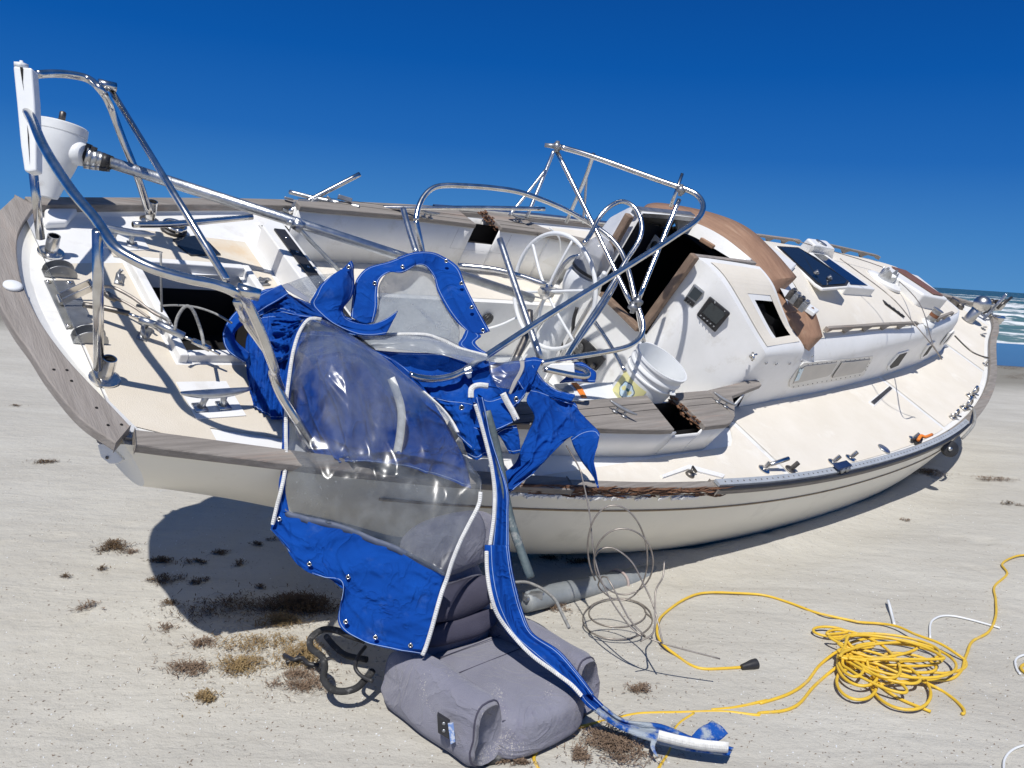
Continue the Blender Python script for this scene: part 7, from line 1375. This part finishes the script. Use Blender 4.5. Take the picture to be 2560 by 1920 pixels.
gtube('extension_cord', [('B3',1140,1345,.006),('B3',1060,1400,.006),('B3',1020,1460,.006),('B3',1000,1560,.006),('B3',950,1640,.006),('B3',900,1720,.006)], YR*.85, M_yel, 'short sandy cord curving off below the strap end', 'cord', 'yellow extension cords on the sand')
gtube('extension_cord', [('B5',2290,1120),('B5',2200,1150),('B5',2195,1190),('B5',2290,1260)], YR, M_yel, 'piece of yellow cord at the right edge', 'cord', 'yellow extension cords on the sand')
# the pile itself: one cord laid over itself many times
pl_ = []; rr_ = random.Random(5)
def ell(cx, cyy, a, b_, rot, ph0, ph1, n_, z0, z1):
    for i in range(n_):
        t = ph0+(ph1-ph0)*i/(n_-1); x = a*math.cos(t); y = b_*math.sin(t); pl_.append(('B5', cx+x*math.cos(rot)-y*math.sin(rot), cyy+x*math.sin(rot)+y*math.cos(rot), z0+(z1-z0)*i/(n_-1)))
ell(590,870,145,40,.1, 0, 6.0, 12, .012,.03)
ell(760,930,200,60,.25, 3, 9, 12, .03,.05)
ell(1080,1000,430,105,.12, 3.3, 9.3, 16, .03,.07)
ell(1150,1060,380,90,.10, 3.2, 9.0, 16, .06,.05)
ell(1180,1090,470,150,.16, 3.3, 9.2, 18, .03,.06)
ell(820,1180,180,130,.5, 4.0, 10.2, 14, .05,.03)
ell(810,1300,170,135,.3, 4.2, 10.3, 14, .03,.02)
ell(1020,1160,340,90,.35, 3.4, 9.0, 14, .05,.05)
ell(1180,1340,260,170,.35, 4.0, 9.8, 16, .03,.012)
ell(950,1080,260,120,.6, 3.0, 9.4, 14, .07,.05)
ell(1000,1030,330,60,-.12, 3.1, 9.3, 14, .08,.06)
ell(1250,1130,230,70,.2, 3.1, 9.1, 14, .05,.04)
ell(760,1130,130,90,.9, 3.0, 9.2, 12, .06,.04)
ell(960,1240,300,60,.45, 3.2, 9.2, 12, .04,.05)
ell(1120,1010,400,80,.2, 3.2, 6.4, 9, .08,.09)
pl_ += [('B5',1000,1100,.08),('B5',900,1130,.06),('B5',1000,1300,.02),('B5',1150,1420,.008),('B5',1430,1538,.008)]
gtube('extension_cord', pl_, YR, M_yel, 'big tangled pile of yellow extension cord on the sand', 'cord', 'yellow extension cords on the sand', n=5)
gtube('extension_cord', [('B5',740,1090,.07),('B5',950,1130,.06),('B5',1150,1210,.05),('B5',1350,1280,.03),('B5',1500,1350),('B5',1620,1430),('B5',1700,1510),('B5',1710,1550),('B5',1690,1558)], YR, M_yel, 'yellow cord end hooking out at the lower right of the pile', 'cord', 'yellow extension cords on the sand')
WG = 'white plastic lines by the yellow pile'
gtube('white_line', [('B5',1072,608,.02),('B5',1085,650,.02),('B5',1105,730),('B5',1125,810)], .007, M_plast, 'short straight white line above the yellow pile', 'line', WG)
gtube('white_line', [('B5',1425,920),('B5',1425,820),('B5',1450,770),('B5',1520,738),('B5',1620,738),('B5',1750,765),('B5',1880,800),('B5',2010,838)], .005, M_plast, 'curved white line between the pile and the kinked yellow cord', 'line', WG)
gtube('white_line', [('B5',2290,1055),('B5',2190,1070),('B5',2140,1110),('B5',2150,1180),('B5',2180,1225)], .005, M_plast, 'bit of white line at the right edge beside the yellow cord', 'line', WG)
gtube('white_line', [('V',2230,1605),('V',2190,1618),('V',2170,1640),('V',2168,1670)], .004, M_plast, 'white line in the lower right corner', 'line', WG)
# ropes and block at the bow
thing_tube('rope', [W3(dk(('B4',1790,410),-.02)), dp(('B4',1800,470), 6.6), dp(('B4',1790,540), 6.55), dp(('B4',1740,610), 6.5), dp(('B4',1690,660), 6.5)], .011, 'grey rope hanging over the rail near the bow', 'rope', M_rope)
rt = root('pulley_block', dp(('B4',1590,730), 6.3), 'black pulley block hanging from the rail near the bow', 'pulley')
b = MB(); b.lathe([(.055,-.02),(.062,-.015),(.062,.015),(.055,.02)], dp(('B4',1590,745), 6.3), CW, 24); o1 = b.build('cheek', M_blk, auto=40); b = MB(); b.lathe([(.018,0),(.016,.01)], dp(('B4',1590,745), 6.278), -CW, 14); o2 = b.build('sheave_pin', M_alu); b = MB(); b.tube([dp(('B4',1590,690),6.3), dp(('B4',1600,640),6.3), dp(('B4',1580,590),6.32)], .011, 8); o3 = b.build('shackle', M_chrome); under(rt, [o1, o2, o3])
# ================================================================ SEAWEED AND LITTER
def weed(q, w, h, m, n, label, grp='seaweed clumps on the sand', tall=.02, rot=0, dark=False):
    c = gd(q); c[2] = 0; b = MB(); r = random.Random(hash((q[1], q[2])) & 0xffff)
    sx = w/2; sy = h*.72; nc = max(3, int(n/90)); cl = [(r.gauss(0, .33), r.gauss(0, .33), r.uniform(.12, .28)) for _ in range(nc)]
    for i in range(int(n*.5)):
        if r.random() < .9: cx_, cy_, cs_ = cl[int(r.random()**1.3*nc)]
        else: cx_, cy_, cs_ = 0, 0, .75
        x = sx*(cx_+r.gauss(0, cs_)); y = sy*(cy_+r.gauss(0, cs_)); rad = min(1, math.hypot(x/sx, y/sy)); x, y = x*math.cos(rot)-y*math.sin(rot), x*math.sin(rot)+y*math.cos(rot)
        l = r.uniform(.007, .034)*(1.2 if w > .15 else .8); d = r.uniform(0, 6.28); z = r.uniform(.001, tall)*(1-rad*.7); el_ = r.uniform(-.3, .7)
        p = np.array([x, y, z]); v = np.array([math.cos(d)*math.cos(el_), math.sin(d)*math.cos(el_), math.sin(el_)*.6])*l; mid_ = p+v*.5+np.array([r.uniform(-.3,.3)*l, r.uniform(-.3,.3)*l, .15*l]); e_ = p+v; e_[2] = max(.002, e_[2])
        wd = r.uniform(.0007, .0018); s_ = np.array([-math.sin(d), math.cos(d), 0])*wd; up = np.array([0,0,wd])
        b.add([p-s_, p+s_, mid_+s_+up, mid_-s_+up, e_], [(0,1,2,3), (3,2,4)])
        if r.random() < .35: b.add([mid_, mid_+s_*4+(0,0,.002), mid_+v*.25+s_*2], [(0,1,2)])
    o = b.build('seaweed', m, smooth=False); o.location = (c[0], c[1], sandz(c[0], c[1])+.001); tag(o, label, 'seaweed', grp); return o
weed(('B1',655,1085), .19, .12, M_weed, 1300, 'loose brown seaweed clump just left of the stern shadow', tall=.035)
weed(('B1',760,1115), .09, .05, M_weed3, 250, 'small reddish seaweed tail beside the clump left of the shadow')
weed(('B1',240,585), .16, .07, M_weed, 450, 'sparse dark seaweed on the sand left of the hull corner', rot=.3)
weed(('B1',90,265), .14, .05, M_weed, 260, 'small dark weed scrap at the upper left edge of the sand')
weed(('B1',1285,1430), .50, .26, M_weed, 1700, 'dark seaweed spread in the lower part of the stern shadow', tall=.03)
weed(('B1',1720,1420), .42, .17, M_weed, 6500, 'dense black-brown seaweed mat in the shade beside the blue flap', tall=.05)
weed(('B1',955,1160), .16, .05, M_weed, 600, 'upper left dark scrap inside the stern shadow')
weed(('B1',955,1265), .15, .08, M_weed, 900, 'thick dark scrap at the left edge of the stern shadow', rot=.4, tall=.035)
weed(('B1',1100,1160), .12, .045, M_weed, 380, 'thin dark scrap in the middle of the stern shadow')
weed(('B1',1130,1270), .11, .06, M_weed, 400, 'dark scrap below the middle of the stern shadow')
weed(('B1',1255,1110), .13, .05, M_weed, 420, 'dark scrap in the upper right of the stern shadow', rot=.3)
weed(('B1',1390,1165), .07, .05, M_weed, 250, 'small dark tuft right of centre in the stern shadow')
weed(('B1',1470,1065), .09, .03, M_weed, 260, 'small flat scrap high in the stern shadow')
weed(('B1',1600,1030), .10, .05, M_weed, 300, 'dark scrap in the shadow right under the curtain zipper end')
weed(('B1',1490,1310), .06, .05, M_weed, 200, 'tiny tuft in the shadow above the dense mat')
weed(('B1',970,1400), .10, .06, M_weed, 300, 'dark scrap on the lower left rim of the stern shadow', rot=.5)
weed(('B1',960,1530), .12, .07, M_weed3, 260, 'pale weed scrap just outside the lower left of the shadow', rot=.5)
weed(('B1',530,1420), .16, .08, M_weed3, 220, 'thin pale weed litter left of the lower shadow', rot=.3)
weed(('B1',590,1205), .05, .04, M_weed, 120, 'tiny tuft below the brown clump left of the shadow')
weed(('B1',385,1250), .04, .02, M_weed, 130, 'tiny dark lump far left on the sand')
weed(('B1',1190,1620), .16, .06, M_weed3, 420, 'reddish weed scrap below the stern shadow')
weed(('B1',1620,1500), .26, .10, M_weed2, 1500, 'golden seaweed fringe at the sunlit edge below the dark mat', tall=.03)
weed(('B1',1500,1640), .40, .18, M_weed2, 1200, 'broken golden weed littering the sand left of the black tube', tall=.025)
weed(('B2',160,880), .20, .20, M_weed2, 1700, 'golden brown seaweed under the frayed webbing', tall=.03)
weed(('B2',170,1060), .22, .14, M_weed3, 1300, 'reddish seaweed below the webbing left of the chair', tall=.02)
weed(('V',415,1440), .22, .14, M_weed3, 900, 'sparse pinkish weed far left of the webbing', tall=.02)
weed(('V',515,1440), .24, .13, M_weed2, 1300, 'golden weed patch between the pinkish weed and the webbing', tall=.025)
weed(('V',443,1505), .10, .08, M_weed2, 800, 'compact golden tuft in the lower left of the litter', tall=.03)
weed(('B3',690,1560), .26, .16, M_weed3, 2600, 'big brown seaweed clump below the end of the blue strap', tall=.03)
weed(('B3',480,1590), .10, .10, M_weed3, 600, 'loose brown weed left of the big clump near the strap', tall=.02)
weed(('B3',850,1225), .13, .07, M_weed3, 520, 'small brown weed patch above the two yellow cords', tall=.02)
weed(('B3',330,735), .15, .06, M_weed3, 800, 'reddish weed at the foot of the grey spar', tall=.03)
weed(('B3',140,1650), .14, .03, M_weed3, 420, 'low weed scrap at the bottom edge right of the chair')
weed(('B4',1950,1008), .40, .08, M_weed3, 900, 'dark elongated weed on the sand to the right of the bow shadow', rot=.1, tall=.04)
weed(('B4',1420,980), .40, .14, M_weed, 1600, 'dark weed in the bow shadow', tall=.04)
weed(('B4',2100,1205), .20, .06, M_weed, 300, 'short dark scrap at the right edge below the bow')
weed(('B4',1215,1335), .10, .06, M_weed3, 160, 'tiny pale tuft on the sand below the bow shadow')
weed(('B3',490,490), .20, .05, M_weed, 450, 'black weed scrap under the hull behind the wire loops')
weed(('B3',330,480), .16, .05, M_weed, 350, 'dark weed scrap under the hull left of the wire loops')
for i, q in enumerate([('B4',2070,65),('B4',2140,125),('B4',2050,152),('B4',2165,150),('B4',2170,80),('B4',2120,60)]):
    weed(q, .9, .28, M_weed, 420, ['left upper scrap','middle long scrap','left lower scrap','right lower scrap','right upper scrap','topmost scrap'][i]+' of dark weed far off near the waterline', 'weed scraps near the waterline', tall=.05).scale = (1, 1, 1)
# uncountable twigs, shell grit and little bumps
b = MB(); r = random.Random(3)
for i in range(5200):
    u, v = r.uniform(0, 2212), r.uniform(640, 1659); X = gd(('V', u, v)) if v > 700 else None
    if X is None or X[1] > 9: continue
    if r.random() > min(1, (X[1]/4)**.5*1.0): continue
    z = sandz(X[0], X[1]); l = r.uniform(.003, .012); d = r.gauss(.2, .8); w = r.uniform(.0005, .0014); c, s_ = math.cos(d), math.sin(d)
    b.add([(X[0]-s_*w, X[1]+c*w, z+.0015), (X[0]+s_*w, X[1]-c*w, z+.0015), (X[0]+c*l+s_*w*.4, X[1]+s_*l-c*w*.4, z+r.uniform(.001, .005)), (X[0]+c*l*.5-s_*w*2, X[1]+s_*l*.5+c*w, z+.003)], [(0,1,2,3)])
tag(b.build('beach_litter', M_weed3, smooth=False), 'fine weed crumbs and twigs strewn all over the sand', None, kind='stuff')
b = MB()
for i in range(1500):
    X = gd(('V', r.uniform(0, 2212), r.uniform(900, 1659))); z = sandz(X[0], X[1]); s_ = r.uniform(.0008, .0028); b.box((X[0], X[1], z+s_*.3), (s_*2, s_*1.4, s_), rz(r.uniform(0, 3)))
tag(b.build('shell_grit', M_plast, smooth=False), 'tiny white shell bits strewn over the sand', None, kind='stuff')

b = MB(); r = random.Random(9)
for i in range(2600):
    u = r.gauss(590, 120) if i%3 else r.uniform(380, 1500); v = r.gauss(1400, 60) if i%3 else r.gauss(1420, 120)
    if v < 1290 or v > 1659: continue
    X = gd(('V', u, v)); z = sandz(X[0], X[1]); q = r.uniform(.002, .009)*(1 if i%3 else .6); n_ = 5; ph = r.uniform(0, 6)
    ring = [(X[0]+q*math.cos(ph+6.283*k_/n_)*r.uniform(.7, 1.3), X[1]+q*math.sin(ph+6.283*k_/n_)*r.uniform(.7, 1.3), z-.001) for k_ in range(n_)]
    b.add(ring+[(X[0], X[1], z+q*r.uniform(.4, .9))], [(k_, (k_+1)%n_, n_) for k_ in range(n_)])
tag(b.build('sand_crumbs', M_sand, smooth=False), 'crumbly lumps of sand scattered around the seaweed and chair', None, kind='stuff')
